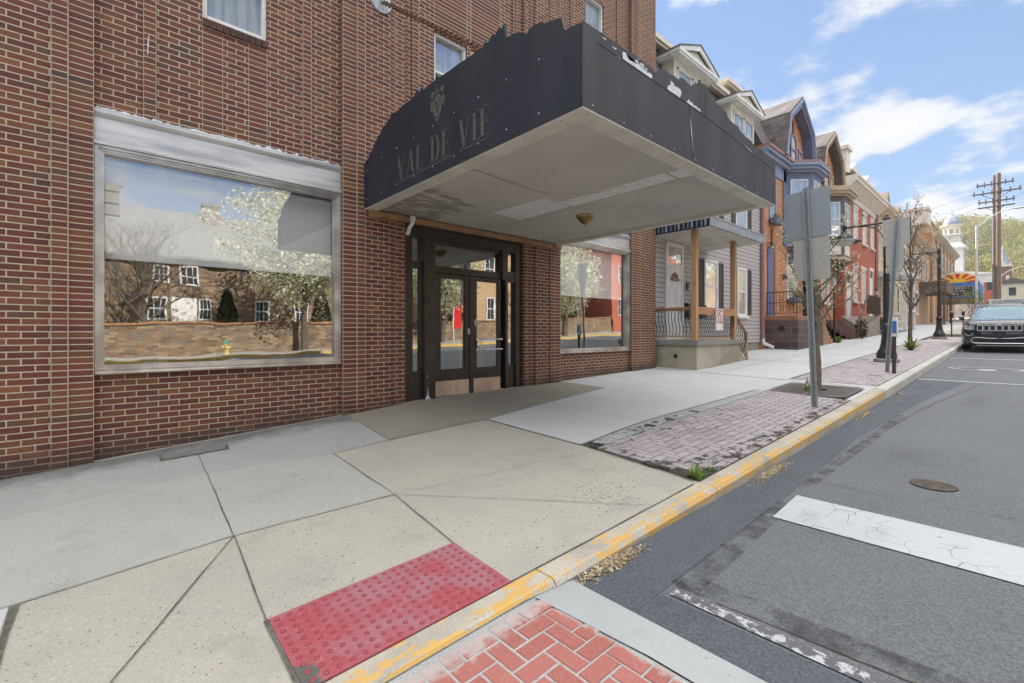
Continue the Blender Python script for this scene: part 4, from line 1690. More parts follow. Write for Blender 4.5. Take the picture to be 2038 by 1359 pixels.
mb.tube([(4.87, CY - .004, 3.30), (4.80, CY - .006, 3.6), (4.77, CY - .004, 3.86)], .004, 5)
for i in range(10):
    mb.lathe([(.006, 0), (.005, -.004)], (3.1 + i * .45, CY - .003, 3.315 - .01 * (i % 2)), 8, 1, axis='y')
mb.box(5.155, 5.161, CY - .0055, CY - .003, 3.885, 4.19)
mb.box(6.60, 6.606, CY - .0055, CY - .003, 3.30, 3.80)
part(mb, 'front_fascia', [M['canopy2'], M['canopy_white']], c_root)
sl = MB()
sl.face([(4.775, CY - .007, 3.80), (4.80, CY - .007, 3.62), (4.85, CY - .007, 3.40), (4.862, CY - .007, 3.36), (4.838, CY - .007, 3.50), (4.822, CY - .007, 3.62)])
part(sl, 'tear', M['canopy_white'], c_root)
mb = MB()
strip_wall(mb, [(-.02, 3.9), (CY + .04, 3.9)], CZ, lambda s, z, d_: (CX1 - d_, s, z), .03)
part(mb, 'side_fascia', M['canopy'], c_root)
# bare patches where the vinyl has peeled off the white backing
wp = MB()
def patch(pts, th=.004):
    # (x, z) on the front board
    n = len(pts)
    c = (sum(p[0] for p in pts) / n, sum(p[1] for p in pts) / n)
    wp = MB()
    for i in range(n):
        a, b = pts[i], pts[(i + 1) % n]
        wp.face([(c[0], CY - th, c[1]), (a[0], CY - th, a[1]), (b[0], CY - th, b[1])])
    part(wp, 'white_patch', M['canopy_white'], c_root)


patch([(3.526, 3.944), (3.538, 3.882), (3.87, 3.880), (4.02, 3.878), (4.03, 3.91), (3.996, 3.925), (3.96, 3.915), (3.93, 3.95), (3.899, 3.935), (3.87, 3.968), (3.829, 3.962), (3.80, 3.935), (3.76, 3.965), (3.72, 3.94), (3.687, 3.932), (3.63, 3.911), (3.58, 3.955)])
patch([(4.31, 3.882), (4.57, 3.880), (4.60, 3.93), (4.594, 3.967), (4.53, 3.975), (4.464, 3.966), (4.44, 3.985), (4.382, 3.995), (4.374, 3.945), (4.33, 3.925)])
patch([(4.70, 3.885), (4.80, 3.880), (5.04, 3.880), (5.03, 3.91), (5.0, 3.90), (4.95, 3.915), (4.878, 3.898), (4.84, 3.925), (4.807, 3.91), (4.76, 3.93), (4.74, 3.905)])
patch([(3.22, 3.945), (3.29, 3.958), (3.27, 3.94)])
patch([(3.36, 3.925), (3.44, 3.935), (3.42, 3.918)])
patch([(3.50, 3.872), (3.42, 3.868), (3.50, 3.862)])
patch([(6.22, 3.835), (6.42, 3.825), (6.60, 3.79), (6.44, 3.812)])
mb = MB()
for a, b in ((3.16, 3.62), (3.64, 5.0), (5.0, 6.2), (6.2, 7.36)):
    z_ = lambda t: 3.874 if t < 5.2 else 3.874 - .055 * (t - 5.2)
    mb.hexa([(a, CY - .006, z_(a) - .006), (b, CY - .006, z_(b) - .004), (b, CY - .001, z_(b) - .004), (a, CY - .001, z_(a) - .006), (a, CY - .006, z_(a)), (b, CY - .006, z_(b)), (b, CY - .001, z_(b)), (a, CY - .001, z_(a))])
part(mb, 'seam', M['canopy'], c_root)
# roof deck
mb = MB()
mb.box(CX0 + .035, CX1 - .035, CY + .035, -.005, 3.86, 3.885)
part(mb, 'deck', M['greybrown'], c_root)
# soffit
mb = MB()
y1_ = -.01
W_ = .19
zs = CZ + .015
mb.box(CX0 + W_, 5.28, CY + W_, -1.9, zs, zs + .03)
mb.box(CX0 + W_, 5.28, -1.895, y1_, zs + .002, zs + .03)
mb.box(5.285, CX1 - W_ + .02, CY + W_, y1_, zs + .0035, zs + .03)
part(mb, 'soffit', M['soffit'], c_root)
mb = MB()
# pale repair strip and its torn end
mb.box(4.96, 5.27, -3.85, -2.2, zs - .004, zs)
mb.hexa([(4.63, -2.17, zs - .005), (5.24, -2.15, zs - .005), (5.24, -1.05, zs - .005), (4.58, -1.10, zs - .005), (4.63, -2.17, zs), (5.24, -2.15, zs), (5.24, -1.05, zs), (4.58, -1.10, zs)])
mb.box(5.0, 5.28, CY + .2, -3.88, zs - .006, zs)
mb.box(5.262, 5.285, -1.0, -.1, zs - .006, zs)
part(mb, 'patch_strip', M['soffit_pale'], c_root)
mb = MB()
z0 = CZ - .012
mb.box(CX0 + .001, CX0 + W_, CY + W_ + .003, y1_ - .002, z0, zs + .02)
mb.box(CX0 + .001, CX1 - .001, CY + .001, CY + W_, z0 - .002, zs + .02)
mb.box(CX1 - W_ + .02, CX1 - .001, CY + W_ + .003, y1_ - .002, z0, zs + .02)
mb.box(CX1 - W_ + .02, CX1 - W_ + .05, CY + W_ + .003, y1_, z0 - .02, z0)
for i in range(9):
    for a, b in ((CX0 + .05, 1), (CX0 + .15, 1)):
        mb.lathe([(.007, 0), (.007, -.002)], (a, CY + .25 + i * .46 + (a * 7 % .1), z0), 6, 1)
    mb.lathe([(.007, 0), (.007, -.002)], (CX0 + .12 + i * .5, CY + .05, z0 - .002), 6, 1)
    mb.lathe([(.007, 0), (.007, -.002)], (CX0 + .3 + i * .48, CY + .14, z0 - .002), 6, 1)
part(mb, 'soffit_trim', [M['trim'], M['black_metal']], c_root)
for i in range(10):
    s = -.15 - i * .45
    for z in (3.39, 3.36 + (.46 if s > -.5 else .52)):
        side_mb.lathe([(.0075, 0), (.006, -.004)], (CX0, s, z), 8, 1, axis='x')
side_mb.lathe([(.012, 0), (.01, -.006)], (CX0, CY + .02, 3.285), 8, 1, axis='x')
part(side_mb, 'side_fascia', [M['canopy'], M['canopy_white']], c_root)
# open seams between the plaster panels
mb = MB()
for pts in ([(3.08, -1.98), (3.22, -2.457)], [(3.16, -2.46), (3.56, -2.414), (3.88, -2.375), (4.256, -2.35), (4.60, -2.366), (4.75, -2.44), (4.74, -2.64), (4.90, -2.63)], [(5.284, -4.05), (5.284, -.05)], [(4.58, -1.08), (5.24, -1.03)], [(4.96, -3.87), (5.28, -3.87)], [(5.0, -3.2), (4.96, -2.7)]):
    for (a, b), (c_, d_) in zip(pts[:-1], pts[1:]):
        L_ = math.hypot(c_ - a, d_ - b)
        nx_, ny_ = -(d_ - b) / L_ * .006, (c_ - a) / L_ * .006
        zz_ = zs - .0075
        mb.face([(a - nx_, b - ny_, zz_), (c_ - nx_, d_ - ny_, zz_), (c_ + nx_, d_ + ny_, zz_), (a + nx_, b + ny_, zz_)])
part(mb, 'soffit_seam', M['brown_trim'], c_root)
# dirty wooden head board against the wall
mb = MB()
mb.box(3.02, 7.36, -.075, -.028, 3.165, 3.262)
part(mb, 'head_board', M['brown_trim'], c_root)

# ghost lettering on the side board, seen reading from the wall outwards
gl = MB()
def letters(word, s0, z0, H, depth_x):
    """serif capitals: s grows away from the wall (towards -y)"""
    th, tn, sf = .16, .045, .05
    def rect(s, z, w_, h_):
        q = [(s, z), (s + w_, z), (s + w_, z + h_), (s, z + h_)]
        gl.face([(depth_x, -(p[0]), p[1]) for p in q])
    def para(sa, za, sb, zb, w_):
        q = [(sa, za), (sa + w_, za), (sb + w_, zb), (sb, zb)]
        gl.face([(depth_x, -p[0], p[1]) for p in q])
    s = s0
    for c in word:
        if c == ' ':
            s += H * .42
            continue
        if c == 'V':
            Wd = .70
            para(s + H * .06, z0 + H, s + H * (Wd / 2 - .06), z0, H * th)
            para(s + H * (Wd - .12), z0 + H, s + H * (Wd / 2 + .02), z0, H * tn)
            rect(s - H * .02, z0 + H * .965, H * .30, H * .035)
            rect(s + H * .47, z0 + H * .965, H * .25, H * .035)
        elif c == 'A':
            Wd = .70
            para(s + H * .08, z0, s + H * (Wd / 2 - .02), z0 + H, H * tn)
            para(s + H * (Wd - .22), z0, s + H * (Wd / 2 - .05), z0 + H, H * th)
            rect(s + H * .17, z0 + H * .33, H * .30, H * .035)
            rect(s - H * .02, z0, H * .22, H * .035)
            rect(s + H * .44, z0, H * .30, H * .035)
        elif c == 'L':
            Wd = .58
            rect(s + H * .09, z0, H * th, H)
            rect(s, z0, H * .56, H * .04)
            rect(s, z0 + H * .96, H * .34, H * .04)
            para(s + H * .50, z0, s + H * .545, z0 + H * .28, H * .03)
        elif c == 'D':
            Wd = .70
            rect(s + H * .09, z0, H * th, H)
            rect(s, z0, H * .36, H * .04)
            rect(s, z0 + H * .96, H * .36, H * .04)
            for k in range(12):
                a0, a1 = -math.pi / 2 + math.pi * k / 12, -math.pi / 2 + math.pi * (k + 1) / 12
                def pt(a, i):
                    rx = (.32 if i else .18)
                    rz = (.5 if i else .465)
                    return (s + H * (.34 + rx * math.cos(a)), z0 + H * (.5 + rz * math.sin(a)))
                q = [pt(a0, 0), pt(a0, 1), pt(a1, 1), pt(a1, 0)]
                gl.face([(depth_x, -p[0], p[1]) for p in q])
        elif c == 'E':
            Wd = .60
            rect(s + H * .09, z0, H * th, H)
            rect(s, z0, H * .56, H * .04)
            rect(s, z0 + H * .96, H * .55, H * .04)
            rect(s + H * .25, z0 + H * .48, H * .18, H * .035)
            rect(s + H * .41, z0 + H * .38, H * .03, H * .24)
            para(s + H * .50, z0, s + H * .545, z0 + H * .28, H * .03)
            para(s + H * .53, z0 + H * .74, s + H * .51, z0 + H, H * .03)
        elif c == 'I':
            Wd = .36
            rect(s + H * .09, z0, H * th, H)
            rect(s, z0, H * .34, H * .04)
            rect(s, z0 + H * .96, H * .34, H * .04)
        s += H * (Wd + .06)
    return s


XL = CX0 - .0035
e = letters('VAL DE VIE', 1.06, 3.43, .322, XL)
gl.face([(XL, -1.05, 3.40), (XL, -2.36, 3.40), (XL, -2.36, 3.413), (XL, -1.05, 3.413)])
gl.face([(XL, -2.50, 3.40), (XL, -e, 3.40), (XL, -e, 3.413), (XL, -2.50, 3.413)])
part(gl, 'lettering', M['ghost'], c_root)
# crest: shield with V between two scrolls under a crown
cr = MB()
cs, cz = -2.06, 4.10
def ell(rx, rz, ox=0, oz=0, n=20, dx=0.0, a0=0, a1=2 * math.pi):
    for k in range(n):
        t0, t1 = a0 + (a1 - a0) * k / n, a0 + (a1 - a0) * (k + 1) / n
        cr.face([(XL - dx, cs - ox, cz + oz), (XL - dx, cs - ox - rx * math.cos(t0), cz + oz + rz * math.sin(t0)), (XL - dx, cs - ox - rx * math.cos(t1), cz + oz + rz * math.sin(t1))])


ell(.10, .14, 0, -.02)
for sgn in (-1, 1):
    ell(.035, .07, sgn * .12, .01, 10)
    ell(.03, .045, sgn * .11, .14, 10)
ell(.05, .03, 0, -.17, 10)
for k, hgt in zip(range(-2, 3), (.06, .09, .12, .09, .06)):
    q = [(k * .035 - .016, .13), (k * .035 + .016, .13), (k * .035, .13 + hgt)]
    cr.face([(XL, cs - p[0], cz + p[1]) for p in q])
part(cr, 'crest', M['ghost'], c_root)
cv = MB()
for q in ([(-.055, .06), (-.025, .06), (.01, -.10), (-.005, -.10)], [(.045, .06), (.06, .06), (.01, -.10), (-.002, -.10)]):
    cv.face([(XL - .002, cs - p[0], cz + p[1]) for p in q])
part(cv, 'crest_letter', M['canopy'], c_root)

# ceiling light
l_root = empty('ceiling_light', (5.85, -1.95, CZ + .015), 'tarnished brass dome light under the canopy', 'light')
mb = MB()
mb.lathe([(.15, .0), (.155, -.02), (.14, -.035)], (5.85, -1.95, CZ + .018), 28, capt=False)
part(mb, 'rim', plain('pale_brass', (.55, .45, .25), (.35, .24, .1), 12, .4, .6), l_root, True)
mb = MB()
mb.lathe([(.138, -.036), (.125, -.06), (.09, -.10), (.04, -.135), (.012, -.145), (.004, -.165)], (5.85, -1.95, CZ + .018), 28, capt=False)
part(mb, 'bowl', plain('old_brass', (.30, .19, .06), (.2, .12, .045), 9, .35, .5), l_root, True)

# white pipe elbow
p_root = empty('drain_pipe', (3.71, -.1, 3.2), 'short white plastic pipe elbow hanging under the canopy beside the door head', 'pipe')
mb = MB()
mb.tube([(3.73, -.14, 3.262), (3.73, -.14, 3.19)], .042, 14)
part(mb, 'collar', M['white'], p_root, True)
mb = MB()
mb.tube([(3.73, -.14, 3.20), (3.728, -.135, 3.15), (3.70, -.09, 3.08), (3.692, -.075, 3.03), (3.69, -.04, 2.98)], .031, 14)
part(mb, 'elbow', M['white'], p_root, True)
# ================================================================ houses up the street
def off_of(o):
    v = Vector((0, 0, 0))
    while o is not None:
        v += Vector(o.location)
        o = o.parent
    return v


def sub(mb, name, mats, parent, smooth=False):
    off = off_of(parent)
    mb.v = [(a - off.x, b - off.y, c - off.z) for a, b, c in mb.v]
    return mb.build(name, mats, parent, smooth)


def window(root, x0, x1, z0, z1, y=.3, frame='white', pane='pane', t=.09, split=True, sill=.06, proud=.04, head=0, sash=.045, name='window', mull=0, hm=None):
    """window on a wall facing -y"""
    mb = MB()
    f = y - proud
    mb.box(x0, x0 + t, f, y + .01, z0, z1)
    mb.box(x1 - t, x1, f, y + .01, z0, z1)
    mb.box(x0 + t, x1 - t, f, y + .01, z1 - t, z1)
    mb.box(x0 + t, x1 - t, f, y + .01, z0, z0 + t * .8)
    if split:
        zm = (z0 + z1) / 2
        mb.box(x0 + t, x1 - t, f + .018, y + .01, zm - .025, zm + .025)
    for k in range(mull):
        xm = x0 + t + (x1 - x0 - 2 * t) * (k + 1) / (mull + 1)
        mb.box(xm - .012, xm + .012, f + .02, y + .01, z0 + t, z1 - t)
    for a, b in ((x0 + t, x0 + t + sash), (x1 - t - sash, x1 - t)):
        mb.box(a, b, f + .02, y + .01, z0 + t * .8, z1 - t)
    w_ = part(mb, name, M[frame], root)
    p = MB()
    p.face([(x0 + t, y - .008, z0 + t * .8), (x1 - t, y - .008, z0 + t * .8), (x1 - t, y - .008, z1 - t), (x0 + t, y - .008, z1 - t)])
    sub(p, 'pane', M[pane], w_)
    if sill:
        s = MB()
        s.box(x0 - .05, x1 + .05, f - sill, y + .01, z0 - .09, z0)
        sub(s, 'window_sill', hm or M[frame], w_)
    if head:
        s = MB()
        s.box(x0 - .1, x1 + .1, f - .03, y + .01, z1, z1 + head)
        sub(s, 'lintel', hm or M[frame], w_)
    return w_


def shutter(root, x0, x1, z0, z1, y=.3):
    mb = MB()
    f = y - .035
    t = .05
    mb.box(x0, x1, f + .012, y - .002, z0, z1)
    zm = (z0 + z1) / 2
    mb.box(x0, x0 + t, f, f + .012, z0, z1)
    mb.box(x1 - t, x1, f, f + .012, z0, z1)
    for z in (z0, zm - t / 2, z1 - t):
        mb.box(x0 + t, x1 - t, f, f + .012, z, z + t)
    part(mb, 'shutter', M['shutter'], root)


# ---------------------------------------------------------------- house with grey siding
h1 = empty('grey_house', (15.4, .3, .55), 'grey sided house with dark shutters and white dormers next to the brick building', 'house')
HW = .3
mb = MB()
mb.box(11.32, 19.45, HW, 9, 1.02, 7.95)
part(mb, 'wall', M['siding'], h1)
mb = MB()
mb.box(11.34, 19.40, HW + .03, 9, -.2, 1.02)
part(mb, 'foundation', M['slab_grey'], h1)
mb = MB()
mb.box(11.31, 11.42, HW - .025, HW, 1.02, 7.95)
part(mb, 'corner_board', plain('grey_blue_trim', (.22, .24, .29), None, 5, .6), h1)
# front door
dr_ = MB()
f = HW - .045
dr_.box(12.27, 12.37, f, HW, 1.12, 4.06)
dr_.box(13.17, 13.28, f, HW, 1.12, 4.06)
dr_.box(12.37, 13.17, f, HW, 3.95, 4.06)
dr_.box(12.37, 13.17, f, HW, 3.34, 3.44)
dfr = part(dr_, 'door_frame', M['white'], h1)
d_ = MB()
d_.box(12.37, 13.17, HW - .03, HW + .01, 1.14, 3.34)
for a, b, c, e in ((12.45, 12.74, 1.3, 2.0), (12.80, 13.09, 1.3, 2.0), (12.45, 12.74, 2.1, 2.75), (12.80, 13.09, 2.1, 2.75)):
    d_.box(a, b, HW - .038, HW - .03, c, e)
d_o = part(d_, 'door', M['white'], h1)
fan = MB()
for k in range(5):
    a0, a1 = math.pi * (k + .08) / 5, math.pi * (k + .92) / 5
    r0, r1 = .08, .27
    cx_, cz_ = 12.77, 2.92
    fan.face([(cx_ + r * math.cos(a), HW - .036, cz_ + r * math.sin(a)) for r, a in ((r0, a0), (r1, a0), (r1, (a0 + a1) / 2), (r1, a1), (r0, a1))])
fan.face([(12.77 + .06 * math.cos(a), HW - .036, 2.92 + .06 * math.sin(a)) for a in (0, .8, 1.57, 2.3, 3.14)])
sub(fan, 'fanlight', M['pane_dark'], d_o)
kn = MB()
kn.lathe([(.03, 0), (.035, -.03), (.02, -.05)], (13.09, HW - .03, 2.05), 12, axis='y')
kn.box(13.07, 13.11, HW - .045, HW - .03, 1.75, 2.15)
sub(kn, 'handle', M['steel'], d_o)
tr = MB()
tr.face([(12.37, HW - .02, 3.44), (13.17, HW - .02, 3.44), (13.17, HW - .02, 3.95), (12.37, HW - .02, 3.95)])
sub(tr, 'transom_pane', M['pane_white2'], dfr)
window(h1, 14.68, 15.68, 2.05, 3.82, pane='pane_white2')
window(h1, 17.25, 18.12, 2.02, 3.80, pane='pane_white2')
window(h1, 14.68, 15.68, 5.10, 6.95, pane='pane')
window(h1, 17.12, 18.12, 5.10, 6.95, pane='pane')
window(h1, 12.3, 13.3, 5.10, 6.95, pane='pane')
for x in (14.24, 15.70, 16.80, 18.14):
    shutter(h1, x, x + .40, 2.05, 3.78)
    shutter(h1, x, x + .40, 5.10, 6.92)
# lantern and mail boxes
lb = MB()
lb.box(13.50, 13.62, HW - .03, HW, 2.72, 2.95)
lb.tube([(13.56, HW - .03, 2.88), (13.56, HW - .12, 2.93), (13.60, HW - .2, 2.90)], .012, 6)
lb.lathe([(.11, .0), (.03, .09), (.015, .12)], (13.62, HW - .2, 2.78), 8)
lb.lathe([(.065, 0), (.085, .02)], (13.62, HW - .2, 2.56), 8)
lb.lathe([(.015, -.05), (.04, 0)], (13.62, HW - .2, 2.56), 8)
ln = tag(lb.build('wall_lantern', M['black_metal']), 'black wall lantern beside the white front door of the grey house', 'lantern')
lgm = MB()
lgm.lathe([(.07, .02), (.09, .22)], (13.62, HW - .2, 2.56), 8)
lgm.build('glass', M['pane_white'], ln)
for i in range(3):
    mb = MB()
    x = 13.40 + i * .42
    mb.box(x, x + .36, HW - .14, HW - .001, 1.86, 2.26)
    mb.prism([(HW - .16, 2.26), (HW - .001, 2.32), (HW - .001, 2.26)], 'x', x - .01, x + .37)
    o = mb.build('mailbox', M['black_metal'])
    tag(o, ['black mailbox on grey siding, the one next to the white porch door', 'middle of three black mailboxes on grey siding by the porch door', 'black mailbox farthest from the white porch door, half behind the porch post'][i], 'mailbox', 'black mailboxes on the porch wall')
    p = MB()
    for k in range(2):
        p.box(x + .08 + k * .11, x + .15 + k * .11, HW - .143, HW - .1415, 2.08, 2.12)
    p.box(x + .09, x + .27, HW - .143, HW - .1415, 2.0, 2.02)
    p.build('name_plate', M['steel'], o)
# mansard roof and dormers
mb = MB()
mb.prism([(HW - .05, 7.98), (HW + .65, 10.25), (9, 10.25), (9, 7.98)], 'x', 11.34, 17.6)
mb.prism([(HW - .05, 7.98), (HW + .75, 10.85), (9, 10.85), (9, 7.98)], 'x', 17.65, 19.44)
part(mb, 'roof', M['slate'], h1)
mb = MB()
mb.box(11.32, 19.46, HW - .32, HW + .1, 7.80, 7.99)
mb.box(11.32, 19.46, HW - .22, HW + .1, 7.62, 7.80)
part(mb, 'cornice', M['white'], h1)
mb = MB()
mb.box(11.32, 17.6, HW + .45, HW + .85, 10.22, 10.30)
mb.box(11.32, 17.6, HW + .38, HW + .85, 10.30, 10.45)
mb.box(17.6, 19.46, HW + .50, HW + .95, 10.83, 10.90)
mb.box(17.55, 19.46, HW + .42, HW + .95, 10.90, 11.02)
part(mb, 'roof_curb', M['cream'], h1)


def dormer(x0, x1, root):
    yb = HW + .02
    zb, ze = 8.02, 9.62
    a, b = x0 + .2, x1 - .2
    w_ = MB()
    w_.box(a, b, yb, 2.6, zb, ze)
    dm = part(w_, 'dormer', M['cream'], root)
    r_ = MB()
    xm = (a + b) / 2
    # eave returns (closed pediment)
    r_.box(x0, x1, yb - .28, 2.6, ze, ze + .07)
    r_.box(x0 - .03, x1 + .03, yb - .31, 2.6, ze + .07, ze + .17)
    zp = 10.30
    # raking fascia
    for s in (-1, 1):
        xa = x0 - .03 if s < 0 else x1 + .03
        q0 = [(xa, ze + .17), (xm, zp - .0), (xm, zp - .17), (xa + (-s) * .30, ze + .17)]
        r_.prism(q0, 'y', yb - .31, yb - .26)
    sub(r_, 'eaves', M['white'], dm)
    g_ = MB()
    g_.prism([(x0 + .15, ze + .17), (x1 - .15, ze + .17), (xm, zp - .14)], 'y', yb - .2, 2.0)
    sub(g_, 'pediment', M['cream'], dm)
    t_ = MB()
    for s in (-1, 1):
        xa = x0 - .05 if s < 0 else x1 + .05
        t_.hexa([(xa, yb - .33, ze + .17), (xm, yb - .33, zp), (xm, 3.2, zp), (xa, 3.2, ze + .17), (xa, yb - .33, ze + .205), (xm, yb - .33, zp + .035), (xm, 3.2, zp + .035), (xa, 3.2, ze + .205)])
    sub(t_, 'dormer_roof', M['greybrown'], dm)
    for p0, p1 in ((a + .17, xm - .05), (xm + .05, b - .17)):
        f_ = MB()
        t = .05
        for q in ((p0, p0 + t, 8.15, 9.42), (p1 - t, p1, 8.15, 9.42), (p0, p1, 8.15, 8.2), (p0, p1, 9.37, 9.42), (p0, p1, 8.77, 8.81)):
            f_.box(q[0], q[1], yb - .04, yb + .005, q[2], q[3])
        sub(f_, 'dormer_window', M['white'], dm)
        p_ = MB()
        p_.face([(p0 + t, yb - .006, 8.2), (p1 - t, yb - .006, 8.2), (p1 - t, yb - .006, 9.37), (p0 + t, yb - .006, 9.37)])
        sub(p_, 'dormer_pane', M['pane'], dm)


dormer(12.62, 15.12, h1)
dormer(16.62, 19.12, h1)

# ---------------------------------------------------------------- porch of the grey house
po = empty('porch', (12.9, -.5, .45), 'wooden front porch with curved iron balusters on a mossy concrete base', 'porch')
PX0, PX1, PY = 11.50, 14.05, -1.03
mb = MB()
mb.hexa([(PX0, PY, .1), (15.25, PY + .15, .3), (15.25, HW, .3), (PX0, HW, .1), (PX0, PY, 1.06), (PX1, PY, 1.08), (PX1, HW, 1.08), (PX0, HW, 1.06)])
part(mb, 'base', M['concrete_old'], po)
mb = MB()
mb.box(PX0 - .05, PX1 + .05, PY - .05, HW - .002, 1.055, 1.195)
part(mb, 'slab', M['slab_grey'], po, bevel=.01)
mb = MB()
mb.lathe([(.055, 0), (.05, .02), (0, .02)], (PX0 - .015, -.45, .76), 14, axis='x', capt=False)
part(mb, 'vent_hole', M['black_metal'], po)
for x, y_, zt_ in ((PX0 + .10, PY + .10, 4.08), (PX1 - .06, PY + .10, 4.08)):
    mb = MB()
    mb.box(x - .07, x + .07, y_ - .07, y_ + .07, 1.195, zt_)
    part(mb, 'post', M['wood'], po, bevel=.006)
# rails
def baluster_run(p0, p1, zb, zt, n, zb2=None, zt2=None, bulge=(0, -1)):
    zb2 = zb if zb2 is None else zb2
    zt2 = zt if zt2 is None else zt2
    mb = MB()
    for i in range(n):
        t = (i + .5) / n
        x, y_ = p0[0] + (p1[0] - p0[0]) * t, p0[1] + (p1[1] - p0[1]) * t
        a, b = zb + (zb2 - zb) * t, zt + (zt2 - zt) * t
        pts = []
        for k in range(13):
            q = k / 12
            off = math.sin(q * math.pi * 2) * .045 * (1.3 if q < .5 else .8)
            off = -(off)
            pts.append((x + bulge[0] * off, y_ + bulge[1] * off, a + (b - a) * q))
        mb.tube(pts, .0105, 6)
    return mb


rl = MB()
rl.box(PX0 + .045, PX0 + .155, PY + .17, HW - .01, 2.03, 2.075)
rl.box(PX0 + .07, PX0 + .13, PY + .17, HW - .01, 1.985, 2.03)
rl.box(PX0 + .07, PX0 + .13, PY + .17, HW - .01, 1.27, 1.31)
part(rl, 'rail', M['wood_h'], po)
part(baluster_run((PX0 + .1, PY + .2), (PX0 + .1, HW - .05), 1.30, 1.99, 11, bulge=(-1, 0)), 'balusters', M['black_metal'], po, True)
rl = MB()
rl.box(PX0 + .17, PX1 - .13, PY + .045, PY + .155, 2.03, 2.075)
rl.box(PX0 + .17, PX1 - .13, PY + .03, PY + .045, 1.875, 2.03)
rl.box(PX0 + .17, PX1 - .13, PY + .07, PY + .13, 1.24, 1.28)
part(rl, 'rail', M['wood_h'], po)
part(baluster_run((PX0 + .2, PY + .06), (PX1 - .15, PY + .06), 1.27, 1.90, 20, bulge=(0, -1)), 'balusters', M['black_metal'], po, True)
# stair on the right side
stp = MB()
for i in range(3):
    stp.box(PX1 + .05 + i * .3, PX1 + .35 + i * .3, PY + .12, HW - .1, .35, .98 - i * .17)
part(stp, 'steps', M['concrete_old'], po)
rl = MB()
rl.tube([(PX1 + .02, PY + .10, 1.94), (PX1 + .95, PY + .12, 1.38)], .04, 4)
rl.tube([(PX1 + .95, PY + .12, .45), (PX1 + .95, PY + .12, 1.40)], .05, 4)
part(rl, 'stair_rail', M['wood_h'], po)
part(baluster_run((PX1 + .1, PY + .11), (PX1 + .9, PY + .11), 1.1, 1.85, 6, .62, 1.4), 'balusters', M['black_metal'], po, True)
# porch roof
rf = MB()
rf.box(11.36, 15.0, -1.40, HW - .002, 4.10, 4.20)
part(rf, 'ceiling', M['trim'], po)
rf = MB()
rf.box(11.34, 15.02, -1.46, -1.40, 4.09, 4.30)
rf.prism([(-1.47, 4.30), (HW, 4.62), (HW, 4.66), (-1.47, 4.34)], 'x', 11.32, 15.04)
rf.box(11.335, 11.36, -1.40, HW, 4.09, 4.30)
part(rf, 'porch_roof', plain('porch_fascia', (.30, .32, .35), (.24, .26, .29), 4, .5), po)
rf = MB()
rf.box(11.315, 11.335, -1.44, HW, 4.06, 4.36)
part(rf, 'side_fascia', plain('navy_fascia', (.012, .016, .035), None, 4, .5), po)
rf = MB()
for i in range(14):
    y_ = -1.38 + i * .12
    rf.box(11.307, 11.316, y_, y_ + (.05 if i % 3 == 0 else .02), 4.09, 4.33)
part(rf, 'side_stripes', plain('fascia_stripe', (.30, .34, .42), None, 4, .5), po)
# for rent sign
sg = MB()
sx0, sx1, sz0, sz1 = 12.57, 13.02, 1.46, 2.05
sg.box(sx0, sx1, PY - .022, PY - .012, sz0, sz1)
sgn = tag(sg.build('rent_sign', M['white']), 'white and red FOR RENT sign on the porch railing', 'sign')
s2 = MB()
s2.box(sx0 + .03, sx1 - .03, PY - .024, PY - .022, sz0 + .19, sz1 - .03)
s2.build('red_field', plain('sign_red', (.50, .06, .045), None, 8, .6), sgn)


def text(body, size, loc, rot, mat, parent=None, name='lettering', extr=.001, bold=False, align='CENTER', sx=1.0):
    cu = bpy.data.curves.new(name, 'FONT')
    cu.body = body
    cu.size = size
    cu.extrude = extr
    cu.align_x = align
    cu.align_y = 'CENTER'
    if bold:
        cu.offset = size * .025
    o = bpy.data.objects.new(name, cu)
    sc.collection.objects.link(o)
    dg = bpy.context.evaluated_depsgraph_get()
    me = bpy.data.meshes.new_from_object(o.evaluated_get(dg))
    bpy.data.objects.remove(o)
    o = bpy.data.objects.new(name, me)
    me.materials.clear()
    me.materials.append(mat)
    sc.collection.objects.link(o)
    o.scale = (sx, 1, 1)
    o.rotation_euler = rot
    o.location = Vector(loc) - (off_of(parent) if parent else Vector((0, 0, 0)))
    o.parent = parent
    return o


xm = (sx0 + sx1) / 2
text('FOR', .215, (xm, PY - .026, 1.90), (R(90), 0, 0), M['white'], sgn, bold=True)
text('RENT', .215, (xm, PY - .026, 1.74), (R(90), 0, 0), M['white'], sgn, bold=True, sx=.72)

